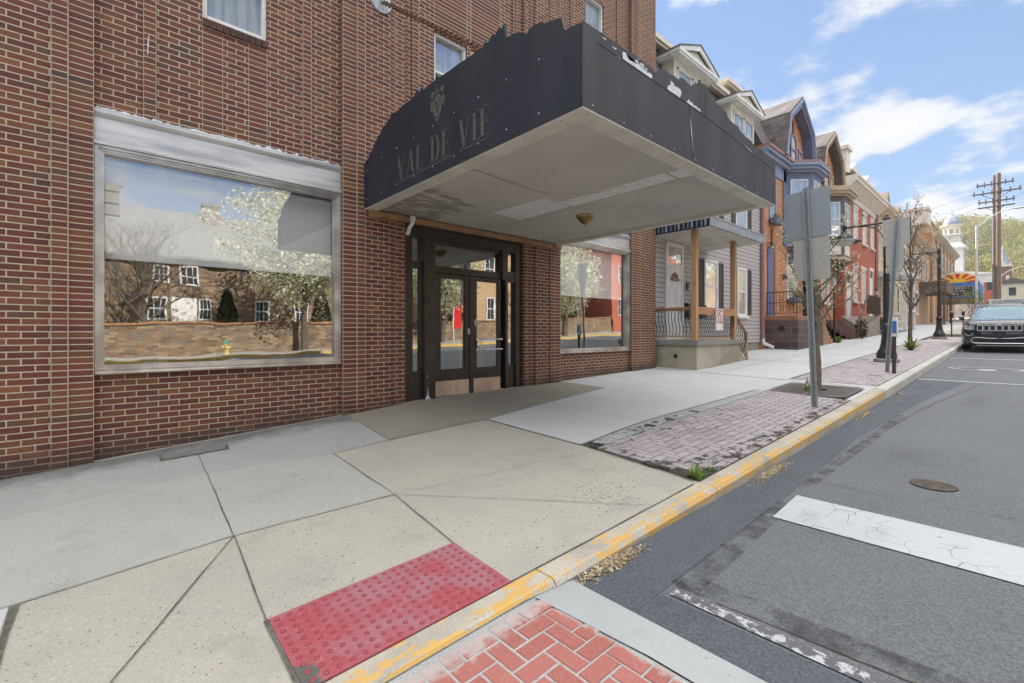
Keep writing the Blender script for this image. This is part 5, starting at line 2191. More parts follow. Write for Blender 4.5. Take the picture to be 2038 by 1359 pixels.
# ---------------------------------------------------------------- twin gabled houses
def gable_house(X, root_label, root_name, brick, trim, trim2, roofmat, doorcol, dx=0.0, detail=True):
    h = empty(root_name, (X + 3.7, .3, .8), root_label, 'house', 'gabled brick row houses with bays')
    mb = MB()
    x0, x1 = X, X + 7.2 if detail else X + 5.4
    mb.box(x0, x1, HW, 10, .2, 8.86)
    part(mb, 'wall', brick, h)
    c = X + 3.8
    gw = [(c - 2.1, 8.86), (c + 2.1, 8.86), (c + 1.6, 10.62), (c, 11.72), (c - 1.6, 10.62)]
    gi = [(c - 1.75, 8.85), (c + 1.75, 8.85), (c + 1.28, 10.55), (c, 11.40), (c - 1.28, 10.55)]
    mb = MB()
    mb.prism(gi, 'y', HW, 6)
    part(mb, 'gable_wall', brick, h)
    # roof skins
    mb = MB()
    oy = -.12
    prof = [(c - 2.1, 8.80), (c - 1.6, 10.68), (c, 11.86), (c + 1.6, 10.68), (c + 2.1, 8.80)]
    for a, b in zip(prof[:-1], prof[1:]):
        nx, nz = (b[1] - a[1]), -(b[0] - a[0])
        L = math.hypot(nx, nz)
        nx, nz = nx / L * -.06, nz / L * -.06
        mb.hexa([(a[0], oy, a[1]), (b[0], oy, b[1]), (b[0], 6, b[1]), (a[0], 6, a[1]), (a[0] + nx, oy, a[1] + nz), (b[0] + nx, oy, b[1] + nz), (b[0] + nx, 6, b[1] + nz), (a[0] + nx, 6, a[1] + nz)])
    part(mb, 'roof', roofmat, h)
    mb = MB()
    mb.prism([(HW - .06, 8.9), (HW + .85, 10.86), (10, 10.86), (10, 8.9)], 'x', x0 + .01, x1 - .01)
    part(mb, 'mansard', roofmat, h)
    mb = MB()
    # bargeboards: outer moulding and inner soffit band
    def band(inset, wd, y0, y1, mb):
        o_ = [(c - 2.1 + inset, 8.84), (c - 1.6 + inset * .8, 10.66 - inset * .35), (c, 11.82 - inset * 1.1), (c + 1.6 - inset * .8, 10.66 - inset * .35), (c + 2.1 - inset, 8.84)]
        i_ = [(c - 2.1 + inset + wd, 8.84), (c - 1.6 + (inset + wd) * .8, 10.66 - (inset + wd) * .35), (c, 11.82 - (inset + wd) * 1.1), (c + 1.6 - (inset + wd) * .8, 10.66 - (inset + wd) * .35), (c + 2.1 - inset - wd, 8.84)]
        for k in range(4):
            q = [o_[k], o_[k + 1], i_[k + 1], i_[k]]
            mb.prism(q, 'y', y0, y1)
    band(-.02, .10, oy - .05, oy + .02, mb)
    band(.08, .07, oy - .02, oy + .03, mb)
    part(mb, 'bargeboard', trim2, h)
    mb = MB()
    band(.145, .20, oy + .03, HW + .02, mb)
    part(mb, 'gable_soffit', trim, h)
    # gable windows
    def arch(xa, xb, za, zb_, mat_f, mat_p):
        m1 = MB()
        r = (xb - xa) / 2
        xm_ = (xa + xb) / 2
        pts = [(xb, za)] + [(xm_ + r * math.cos(t), zb_ - r + r * math.sin(t)) for t in [math.pi * k / 12 for k in range(13)]] + [(xa, za)]
        ins = [(xb - .08, za)] + [(xm_ + (r - .08) * math.cos(t), zb_ - r + (r - .08) * math.sin(t)) for t in [math.pi * k / 12 for k in range(13)]] + [(xa + .08, za)]
        for k in range(len(pts) - 1):
            m1.prism([pts[k], pts[k + 1], ins[k + 1], ins[k]], 'y', HW - .06, HW + .01)
        m1.box(xa, xb, HW - .05, HW, (za + zb_) / 2 - .03, (za + zb_) / 2 + .03)
        w_ = part(m1, 'arched_window', mat_f, h)
        p_ = MB()
        p_.face([(a, HW - .012, b) for a, b in ins])
        sub(p_, 'pane', mat_p, w_)
    arch(c - .38, c + .38, 8.95, 10.35, trim, M['pane_white'])
    mb = MB()
    mb.box(c - .05, c + .05, HW - .05, HW, 10.4, 10.95)
    part(mb, 'keystone', M['brick_dark'], h)
    for s in (-1, 1):
        mb = MB()
        a, b = c + s * .95 - .22, c + s * .95 + .22
        mb.box(a, a + .06, HW - .06, HW, 8.9, 9.75)
        mb.box(b - .06, b, HW - .06, HW, 8.9, 9.75)
        mb.box(a - .03, b + .03, HW - .08, HW, 9.75, 9.86)
        w_ = part(mb, 'gable_window', trim2, h)
        p_ = MB()
        p_.face([(a + .06, HW - .01, 8.9), (b - .06, HW - .01, 8.9), (b - .06, HW - .01, 9.75), (a + .06, HW - .01, 9.75)])
        sub(p_, 'pane', M['pane_white'], w_)
    # bay window on the first floor
    bx = X + 2.93
    by = -.5
    dep = HW - by
    pl = [(bx, HW + .001), (bx + dep, by), (bx + dep + 1.35, by), (bx + 2 * dep + 1.35, HW + .001)]
    def poly(d_, yb=HW + .001):
        k = d_ * .414
        return [(pl[0][0] - d_ * 1.414, yb), (pl[1][0] - k, by - d_), (pl[2][0] + k, by - d_), (pl[3][0] + d_ * 1.414, yb)]
    mb = MB()
    mb.prism(poly(0), 'z', 5.24, 8.5)
    bay_ = part(mb, 'bay_window', trim, h)
    mb = MB()
    mb.prism(poly(.12), 'z', 8.42, 8.52)
    mb.prism(poly(.24), 'z', 8.52, 8.66)
    mb.prism(poly(.32), 'z', 8.66, 8.80)
    sub(mb, 'bay_cornice', trim2, bay_)
    mb = MB()
    mb.prism(poly(.04), 'z', 5.18, 5.30)
    sub(mb, 'bay_base', trim2, bay_)
    mb = MB()
    mb.prism(poly(.05), 'z', 6.05, 6.16)
    sub(mb, 'bay_sill', trim2, bay_)
    mb = MB()
    mb.prism(poly(.33), 'z', 8.80, 8.87)
    sub(mb, 'bay_roof', M['copper'] if detail else trim2, bay_)
    # panes and frames of the three faces
    def face_win(a, b, z0, z1, f0, f1, kids, nm):
        a, b = Vector((a[0], a[1], 0)), Vector((b[0], b[1], 0))
        u = (b - a)
        L = u.length
        u.normalize()
        nrm = Vector((u.y, -u.x, 0))
        def P(s, o, z):
            q = a + u * s + nrm * o
            return (q.x, q.y, z)
        s0, s1 = L * f0, L * f1
        m1 = MB()
        def bar(p, q, c_, e):
            m1.hexa([P(p, -.01, c_), P(q, -.01, c_), P(q, .03, c_), P(p, .03, c_), P(p, -.01, e), P(q, -.01, e), P(q, .03, e), P(p, .03, e)])
        t = .055
        bar(s0, s0 + t, z0, z1)
        bar(s1 - t, s1, z0, z1)
        bar(s0 + t, s1 - t, z1 - t, z1)
        bar(s0 + t, s1 - t, z0, z0 + t)
        bar(s0 + t, s1 - t, (z0 + z1) / 2 - .025, (z0 + z1) / 2 + .025)
        w_ = sub(m1, 'bay_sash', M['white'], kids)
        m2 = MB()
        m2.face([P(s0 + t, .006, z0 + t), P(s1 - t, .006, z0 + t), P(s1 - t, .006, z1 - t), P(s0 + t, .006, z1 - t)])
        sub(m2, 'bay_pane', M['pane'], kids)
    face_win(pl[0], pl[1], 6.35, 8.12, .17, .83, bay_, '')
    face_win(pl[1], pl[2], 6.35, 8.12, .12, .46, bay_, '')
    face_win(pl[1], pl[2], 6.35, 8.12, .54, .88, bay_, '')
    face_win(pl[2], pl[3], 6.35, 8.12, .17, .83, bay_, '')
    # panels under the windows
    pm = MB()
    for a, b in ((pl[0], pl[1]), (pl[1], pl[2]), (pl[2], pl[3])):
        a, b = Vector((a[0], a[1], 0)), Vector((b[0], b[1], 0))
        u = (b - a)
        L = u.length
        u.normalize()
        nrm = Vector((u.y, -u.x, 0))
        q = [a + u * (.12 * L) + nrm * .004, a + u * (.88 * L) + nrm * .004]
        pm.face([(q[0].x, q[0].y, 5.42), (q[1].x, q[1].y, 5.42), (q[1].x, q[1].y, 5.95), (q[0].x, q[0].y, 5.95)])
    sub(pm, 'bay_panel', M['blue_light'] if detail else M['stone_white'], bay_)
    # brackets
    mb = MB()
    for x_ in (bx + .5, bx + 2.4):
        mb = MB()
        mb.prism([(HW, 4.4), (HW, 5.18), (by + .15, 5.18), (by + .3, 4.95), (HW - .25, 4.75)], 'x', x_ - .08, x_ + .08)
        part(mb, 'bracket', trim if detail else M['greybrown'], h)
    # main cornice either side of the bay
    mb = MB()
    for a, b in ((x0, bx - .1), (bx + 3.0, x1)):
        mb = MB()
        mb.box(a, b, HW - .30, HW, 8.62, 8.76)
        mb.box(a, b, HW - .20, HW, 8.45, 8.62)
        mb.box(a, b, HW - .05, HW, 7.95, 8.45)
        part(mb, 'cornice', trim2, h)
        mb = MB()
        mb.box(a, b, HW - .36, HW, 8.76, 8.86)
        part(mb, 'gutter', M['copper'] if detail else trim2, h)
    # downpipe-like pilaster at the start of the bay
    mb = MB()
    mb.box(bx - .42, bx - .02, HW - .05, HW, 5.2, 8.45)
    part(mb, 'pilaster', trim, h)
    # door with segmental arch
    if detail:
        dX0, dX1 = X + .72, X + 1.62
    else:
        dX0, dX1 = X + .6, X + 1.5
    mb = MB()
    mb.box(dX0 - .02, dX1 + .02, HW - .01, HW + .0, 2.05, 4.75)
    r = (dX1 - dX0) / 2
    mb.prism([(dX0 - .02, 4.75), (dX1 + .02, 4.75)] + [((dX0 + dX1) / 2 + (r + .02) * math.cos(t), 4.75 + .32 * math.sin(t)) for t in [math.pi * k / 8 for k in range(1, 8)]], 'y', HW - .01, HW)
    part(mb, 'door_recess', M['brick_dark'], h)
    mb = MB()
    mb.box(dX0 + .02, dX0 + .62, HW - .03, HW - .01, 2.05, 4.85)
    d__ = part(mb, 'door', doorcol, h)
    mb = MB()
    mb.box((dX0 + dX1) / 2 - .06, (dX0 + dX1) / 2 + .06, HW - .06, HW, 5.05, 5.65)
    part(mb, 'keystone', M['brick_dark'], h)
    window(h, X + 3.0, X + 4.25, 2.95, 4.85, frame='white', pane='pane_white2', sill=.05)
    window(h, X + .9, X + 1.7, 6.1, 7.8, frame='blue_light' if detail else 'greybrown', pane='pane')
    mb = MB()
    mb.box(X + 4.8, X + 4.9, HW - .04, HW, 2, 5)
    return h


h2 = gable_house(19.5, 'orange brick house with slate blue trim, blue bay window and gambrel gable', 'gabled_house', M['brick_orange'], M['blue_trim'], M['blue_light'], M['slate'], M['blue_door'])
h3 = gable_house(26.72, 'tan and orange brick house with grey-brown bay and gambrel gable behind the blue one', 'gabled_house', M['brick_orange'], M['greybrown'], M['tan_trim'], M['slate'], M['brick_dark'], detail=False)
h3.location.x -= 1.98
# mauve downspout with white foot between the houses
dsr = empty('downspout', (19.58, .25, .75), 'mauve downspout with a white foot between grey siding and orange brick', 'downspout')
mb = MB()
mb.box(19.47, 19.62, .17, .29, 1.15, 7.8)
part(mb, 'pipe', M['mauve'], dsr, bevel=.02)
mb = MB()
mb.tube([(19.55, .23, 1.2), (19.56, .2, .98), (19.85, -.05, .80)], .07, 8)
part(mb, 'foot', M['white'], dsr, True)

# flower box under the upper window of the blue-trimmed house
def flower_box(x0, x1, y, z, label, box='blue_trim'):
    rt = empty('flower_box', ((x0 + x1) / 2, y, z), label, 'planter')
    mb = MB()
    mb.hexa([(x0, y - .22, z), (x1, y - .22, z), (x1, y, z), (x0, y, z), (x0 - .03, y - .27, z + .2), (x1 + .03, y - .27, z + .2), (x1 + .03, y, z + .2), (x0 - .03, y, z + .2)])
    part(mb, 'box', M[box], rt)
    mb = MB()
    rr_ = random.Random(int(x0 * 100))
    for _ in range(150):
        c_ = Vector((rr_.uniform(x0, x1), y - .13 + rr_.gauss(0, .06), z + .2 + abs(rr_.gauss(0, .11))))
        leafq(mb, c_, .035, rr_, 0 if rr_.random() < .75 else 1)
    part(mb, 'plant', [M['sage'], M['yleaf']], rt)


def leafq(mb, c, s, rnd, mi=0):
    a = Vector((rnd.gauss(0, 1), rnd.gauss(0, 1), rnd.gauss(0, 1))).normalized()
    b = a.orthogonal().normalized()
    b = (b + .6 * a.cross(b) * rnd.uniform(-1, 1)).normalized()
    d_ = a.cross(b).normalized()
    mb.face([c - b * s, c + d_ * s * .5, c + b * s, c - d_ * s * .5], mi)


flower_box(20.35, 21.15, .22, 5.86, 'slate blue flower box under the upper window of the orange house')

# ---------------------------------------------------------------- stone stoop of the blue-trimmed house
stp = empty('stone_stoop', (21.5, -.3, .78), 'dark block stone stoop with orange brick edging and scrolled iron railing', 'stoop')
SX0, SX1, SY = 20.0, 23.3, -.88
mb = MB()
mb.box(SX0, SX1, SY, HW - .002, .2, 1.92)
part(mb, 'base', M['stone_dark'], stp)
mb = MB()
mb.box(SX0 - .004, SX1, SY - .004, HW - .004, 1.9, 2.06)
part(mb, 'brick_edging', M['brick_cap'], stp)
mb = MB()
mb.box(SX0 - .006, SX0 + .02, -.42, -.18, 1.45, 1.66)
part(mb, 'vent', M['black_metal'], stp)
mb = MB()
for i in range(5):
    mb.box(SX1 + i * .32, SX1 + .32 + i * .32, SY + .02, -.1, .3, 1.86 - i * .2)
part(mb, 'steps', M['brick_cap'], stp)
mb = MB()
zb_, zt_ = 2.16, 3.0
def rail_run(mb, a, b, n, zb_, zt_, dz=0, scroll=True):
    a, b = Vector(a), Vector(b)
    def P(t, z):
        q = a + (b - a) * t
        return (q.x, q.y, z + dz * t)
    mb.tube([P(0, zt_), P(1, zt_)], .018, 6)
    mb.tube([P(0, zt_ - .42), P(1, zt_ - .42)], .012, 6)
    mb.tube([P(0, zb_), P(1, zb_)], .012, 6)
    for i in range(n + 1):
        t = i / n
        mb.tube([P(t, zb_ - (.1 if i in (0, n) else 0)), P(t, zt_)], .014 if i in (0, n) else .008, 5)


rail_run(mb, (SX0 + .06, HW - .05, 0), (SX0 + .06, SY + .06, 0), 9, zb_, zt_)
rail_run(mb, (SX0 + .06, SY + .06, 0), (SX1 - .3, SY + .06, 0), 20, zb_, zt_)
rail_run(mb, (SX1 - .2, SY + .06, 0), (SX1 + 1.4, SY + .06, 0), 9, zb_, zt_, dz=-.95)
# scrolls
for yc in (-.28,):
    for s in (-1, 1):
        for zc_, r0 in ((2.72, .09), (2.45, .08), (2.3, .06)):
            pts = []
            for k in range(16):
                a = k / 15 * 4.6
                rr_ = r0 * (1 - k / 20)
                pts.append((SX0 + .06, yc + s * (rr_ * math.sin(a)), zc_ + rr_ * math.cos(a)))
            mb.tube(pts, .009, 5)
part(mb, 'railing', M['black_metal'], stp, True)
flower_box(22.6, 23.7, .22, 2.75, 'blue flower box with green plants under the ground floor window')
# hanging bell-shaped lamp and door lamp on the orange house
for nm, x, z, lab in (('wall_lamp', 20.25, 4.95, 'small globe lamp over the blue door of the orange house'), ('wall_lamp', 21.75, 3.75, 'black bell shaped lamp on orange brick right of the blue door')):
    mb = MB()
    mb.tube([(x, .3, z + .1), (x, .12, z + .12)], .02, 6)
    mb.lathe([(.03, .12), (.09, .05), (.13, -.08)], (x, .1, z), 12)
    o = tag(mb.build(nm, M['black_metal'], smooth=True), lab, 'lamp')
    mb = MB()
    mb.lathe([(.02, .02), (.07, -.05), (.05, -.12), (.0, -.13)], (x, .1, z), 12, capt=False)
    mb.build('globe', M['pane_white'], o, True)

# black lantern on a post by the steps of the tan house
lp = empty('lantern_post', (25.6, -.75, .9), 'thin black lantern post between the blossoming street tree and the brown stairs', 'lantern post')
mb = MB()
mb.tube([(25.6, -.75, .7), (25.6, -.75, 3.55)], .045, 8)
mb.lathe([(.10, 0), (.06, .4)], (25.6, -.75, .8), 10)
part(mb, 'post', M['black_metal'], lp, True)
mb = MB()
mb.lathe([(.10, 3.58), (.17, 3.95)], (25.6, -.75, 0), 6)
part(mb, 'glass', M['pane_white'], lp)
mb = MB()
mb.lathe([(.20, 3.95), (.12, 4.08), (.03, 4.18), (.03, 4.25)], (25.6, -.75, 0), 6)
part(mb, 'cap', M['black_metal'], lp)

# ---------------------------------------------------------------- red brick house
h4 = empty('red_brick_house', (36.5, .3, 1.4), 'red brick house with tall white windows and a deep cream cornice', 'house')
mb = MB()
mb.box(32.2, 40.45, HW, 11, .6, 9.75)
part(mb, 'wall', M['brick_red'], h4)
mb = MB()
mb.box(40.45, 41.2, HW - .06, 11, .6, 9.75)
part(mb, 'end_wall', M['brick_dark'], h4)
mb = MB()
mb.box(32.2, 40.45, HW - .05, HW, 9.35, 9.75)
mb.prism([(HW, 9.7), (HW - .1, 9.72), (HW - .55, 10.15), (HW - .62, 10.15), (HW - .62, 10.32), (HW - .7, 10.38), (HW - .7, 10.5), (HW, 10.5)], 'x', 32.2, 41.2)
part(mb, 'cornice', M['stone_white'], h4)
mb = MB()
mb.prism([(HW - .5, 10.5), (HW + 2.4, 12.1), (8, 12.1), (11, 10.5)], 'x', 32.2, 41.2)
part(mb, 'roof', M['slate'], h4)
for x0, x1 in ((34.25, 35.35), (36.6, 37.7), (38.9, 39.9)):
    window(h4, x0, x1, 7.1, 9.1, frame='stone_white', pane='pane_white', head=.14, t=.14, sill=.1)
for x0, x1 in ((34.2, 35.2), (36.3, 37.4)):
    window(h4, x0, x1, 3.3, 5.45, frame='stone_white', pane='pane_white', head=.2, t=.14, sill=.1)
for x0, x1, z0, z1 in ((38.5, 39.55, 2.5, 5.55), (32.5, 33.55, 2.2, 4.8)):
    mb = MB()
    mb.box(x0, x0 + .13, HW - .06, HW, z0, z1)
    mb.box(x1 - .13, x1, HW - .06, HW, z0, z1)
    mb.box(x0 - .1, x1 + .1, HW - .09, HW, z1, z1 + .22)
    fr_ = part(mb, 'door_frame', M['stone_white'], h4)
    mb = MB()
    mb.box(x0 + .13, x1 - .13, HW - .03, HW, z0, z1 - .45)
    sub(mb, 'door', M['white'], fr_)
    mb = MB()
    mb.box(x0 + .13, x1 - .13, HW - .02, HW, z1 - .42, z1)
    sub(mb, 'fanlight', M['pane_dark'], fr_)
for x in (34.6, 38.1):
    mb = MB()
    a, b = x, x + 1.3
    mb.box(a, b, .55, 2.6, 10.6, 11.55)
    dm = part(mb, 'dormer', M['slate_sun_tint'], h4)
    mb = MB()
    mb.prism([(a - .15, 11.55), (b + .15, 11.55), ((a + b) / 2, 12.05)], 'y', .35, 3)
    mb.box(a - .15, b + .15, .33, 2.6, 11.42, 11.56)
    mb.box(a + .25, b - .25, .5, .56, 10.75, 11.35)
    sub(mb, 'dormer_trim', M['stone_white'], dm)
    mb = MB()
    mb.face([(a + .33, .49, 10.82), (b - .33, .49, 10.82), (b - .33, .49, 11.3), (a + .33, .49, 11.3)])
    sub(mb, 'dormer_pane', M['pane_dark'], dm)
mb = MB()
mb.box(32.3, 33.1, .2, 1.0, 10.5, 12.2)
mb.box(32.2, 33.2, .1, 1.1, 12.1, 12.3)
part(mb, 'party_chimney', M['stone_white'], h4)
mb = MB()
mb.box(36.4, 37.6, 1.8, 2.6, 11.4, 12.95)
mb.box(36.3, 37.7, 1.7, 2.7, 12.85, 13.05)
part(mb, 'chimney', M['brick_dark'], h4)
for x, z, lab in ((33.75, 5.3, 'black wall lantern left of the tall ground floor windows on red brick'), (39.65, 4.1, 'black wall lantern beside the right door of the red brick house')):
    mb = MB()
    mb.tube([(x, .3, z + .25), (x, .05, z + .3)], .02, 6)
    mb.lathe([(.11, .12), (.03, .24)], (x, .05, z), 8)
    mb.lathe([(.03, -.22), (.06, -.14)], (x, .05, z), 8)
    o = tag(mb.build('wall_lantern', M['black_metal'], smooth=True), lab, 'lantern')
    mb = MB()
    mb.lathe([(.06, -.14), (.1, .12)], (x, .05, z), 8)
    mb.build('glass', M['pane_white'], o)

# steps with brick sides in front of the tan house
s3 = empty('brick_stairs', (31.0, -.5, 1.05), 'brown brick stairs with wooden railing and grey stone side wall', 'stairs')
mb = MB()
for i in range(6):
    mb.box(28.6, 31.4, -.75 + i * .22, .29, .7, 1.22 + i * .17)
part(mb, 'steps', brick_mat('brown_step_brick', .21, .17, .02, cols=[(0, (.16, .07, .05)), (.5, (.12, .055, .045))], mortar=(.05, .04, .035)), s3)
mb = MB()
mb.hexa([(31.45, -.9, .8), (34.9, -.9, .9), (34.9, .28, .9), (31.45, .28, .8), (31.45, -.9, 1.45), (34.9, -.9, 2.4), (34.9, .28, 2.4), (31.45, .28, 2.35)])
part(mb, 'side_wall', brick_mat('grey_stone_wall', .4, .11, .02, cols=[(0, (.34, .31, .27)), (.4, (.26, .24, .21)), (.7, (.38, .33, .28))], mortar=(.16, .14, .13)), s3)
mb = MB()
mb.box(31.5, 34.9, -.92, -.88, 2.45, 3.5)
for i in range(14):
    mb.box(31.55 + i * .245, 31.6 + i * .245, -.95, -.92, 2.45, 3.5)
mb.tube([(29.2, -.95, 1.9), (31.5, -.95, 3.5)], .05, 4)
mb.tube([(29.2, -.95, 1.1), (29.2, -.95, 1.95)], .05, 4)
part(mb, 'railing', plain('brown_wood', (.10, .055, .035), (.07, .04, .03), 6, .7), s3)


def shrub(cx, cy, z, rx, ry, rz, n, s, label, mats, name='shrub', seed=1, group=None):
    rt = empty(name, (cx, cy, z), label, 'shrub', group)
    r_ = random.Random(seed)
    mb = MB()
    for _ in range(n):
        d_ = Vector((r_.gauss(0, 1), r_.gauss(0, 1), r_.gauss(0, 1))).normalized()
        q = r_.uniform(.55, 1.05) * (1 + .15 * math.sin(d_.x * 5 + seed) * math.cos(d_.y * 4))
        c_ = Vector((cx + d_.x * rx * q, cy + d_.y * ry * q, z + rz + d_.z * rz * q))
        leafq(mb, c_, s * r_.uniform(.7, 1.3), r_, 0 if r_.random() < .6 else 1)
    part(mb, 'foliage', mats, rt)
    mb = MB()
    for k in range(5):
        a = k * 1.3
        mb.tube([(cx, cy, z - .05), (cx + math.cos(a) * rx * .4, cy + math.sin(a) * ry * .4, z + rz)], [.03, .01], 5)
    part(mb, 'stems', M['bark'], rt)
    return rt


shrub(36.6, -.55, 1.30, 1.5, .6, .55, 2600, .05, 'low dark green shrub in front of the red brick house', [M['bush'], M['sage']], seed=3)
shrub(29.7, -1.0, 1.05, .28, .28, .55, 600, .045, 'dark potted shrub beside the brown stairs', [M['bush'], M['bush']], seed=4)
mb = MB()
mb.box(34.9, 44, -1.25, .3, .9, 1.55)
wl = tag(mb.build('retaining_wall', M['slab_grey']), 'low stone retaining wall below the shrub of the red brick house', 'wall')
# arched white sign in the garden
gs = empty('garden_sign', (39.0, -1.0, 1.5), 'small white arched sign on a post before the red brick house', 'sign')
mb = MB()
pts = [(38.75, 2.0), (39.65, 2.0), (39.65, 2.5)] + [(39.2 + .45 * math.cos(t), 2.5 + .22 * math.sin(t)) for t in [math.pi * k / 8 for k in range(1, 8)]] + [(38.75, 2.5)]
mb.prism([(-p[0] + 39.2 - 1.0, p[1]) for p in pts], 'x', 38.95, 39.0)
part(mb, 'board', M['white'], gs)
mb = MB()
for zz, ww in ((2.45, .26), (2.25, .3)):
    for k in range(5):
        mb.box(38.944, 38.95, -1.0 - ww + k * ww * .42, -1.0 - ww + k * ww * .42 + ww * .3, zz, zz + .06)
part(mb, 'lettering', M['brick_dark'], gs)
mb = MB()
mb.box(38.95, 39.03, -1.04, -.96, 1.4, 2.0)
part(mb, 'post', M['white'], gs)
# ================================================================ street furniture
def perforated_post(root, base, top, nrm_x=True, wd=.045, name='post'):
    """U-channel post with a row of holes, facing -x"""
    b, t = Vector(base), Vector(top)
    ax = (t - b)
    L = ax.length
    ax.normalize()
    side = Vector((0, -1, 0))
    side = (side - ax * side.dot(ax)).normalized()
    fwd = ax.cross(side).normalized()
    if fwd.x > 0:
        fwd = -fwd
    def P(s, o, d_):
        q = b + ax * s + side * o + fwd * d_
        return tuple(q)
    mb = MB()
    prof = [(-wd * .95, .0), (-wd * .62, .0), (-wd * .36, .028), (wd * .36, .028), (wd * .62, .0), (wd * .95, .0), (wd * .95, .006), (wd * .60, .006)]
    prof = [(-wd, 0), (-wd * .6, 0), (-wd * .36, -.028), (wd * .36, -.028), (wd * .6, 0), (wd, 0), (wd, .006), (wd * .56, .006), (wd * .32, -.022), (-wd * .32, -.022), (-wd * .56, .006), (-wd, .006)]
    n = len(prof)
    for k in range(n):
        j = (k + 1) % n
        mb.face([P(0, prof[k][0], prof[k][1]), P(0, prof[j][0], prof[j][1]), P(L, prof[j][0], prof[j][1]), P(L, prof[k][0], prof[k][1])])
    part(mb, name, M['steel'], root)
    mb = MB()
    s = .03
    while s < L - .02:
        c = Vector(P(s, 0, -.0205))
        pts = [c + ax * (.0085 * math.cos(a)) + side * (.0085 * math.sin(a)) for a in [2 * math.pi * k / 8 for k in range(8)]]
        mb.face([tuple(p) for p in pts])
        s += .0254 * 1.0
    part(mb, 'holes', M['black_metal'], root)
    return P


def plate(root, y0, y1, z0, z1, x, mat, th=.004, r=.045, tilt=0.0, name='sign_plate', shear=0):
    """rounded rectangle in a plane facing -x ; tilt rotates it in its own plane"""
    cy, cz = (y0 + y1) / 2, (z0 + z1) / 2
    hw, hh = abs(y1 - y0) / 2, abs(z1 - z0) / 2
    pts = []
    for sx, sz, a0 in ((1, 1, 0), (-1, 1, 90), (-1, -1, 180), (1, -1, 270)):
        for k in range(6):
            a = R(a0 + 90 * k / 5)
            pts.append((sx * (hw - r) + r * math.cos(a), sz * (hh - r) + r * math.sin(a)))
    ct, st_ = math.cos(tilt), math.sin(tilt)
    pts = [(cy + p[0] * ct - p[1] * st_, cz + p[0] * st_ + p[1] * ct) for p in pts]
    mb = MB()
    mb.prism(pts, 'x', x, x + th)
    return part(mb, name, mat, root)


s1 = empty('sign_post', (8.29, -4.52, .21), 'leaning perforated steel post with two blank sign backs, in front of the tree', 'sign post')
P = perforated_post(s1, (8.29, -4.52, .18), (8.29, -4.39, 3.69))
plate(s1, -4.105, -4.72, 2.875, 3.645, 8.325, M['steel_blue'], tilt=R(-2.2))
plate(s1, -4.22, -4.71, 2.22, 2.885, 8.325, M['steel_pale'], tilt=R(-1.8))
mb = MB()
for z, y_ in ((3.5, -4.397), (3.02, -4.415), (2.74, -4.425), (2.36, -4.44)):
    mb.lathe([(.013, 0), (.013, -.012)], (8.262, y_, z), 8, axis='x')
part(mb, 'bolts', M['steel'], s1)
s2 = empty('sign_post', (14.12, -4.49, .42), 'perforated steel post with three sign backs beside the nearer lamp post', 'sign post')
perforated_post(s2, (14.12, -4.49, .40), (14.12, -4.68, 4.10))
plate(s2, -4.40, -4.905, 3.475, 4.125, 14.155, M['steel_pale'], tilt=R(-1))
plate(s2, -4.46, -4.80, 2.985, 3.48, 14.155, M['steel_pale'], tilt=R(0))
plate(s2, -4.45, -4.775, 2.825, 2.975, 14.155, M['steel_pale'], tilt=R(0))


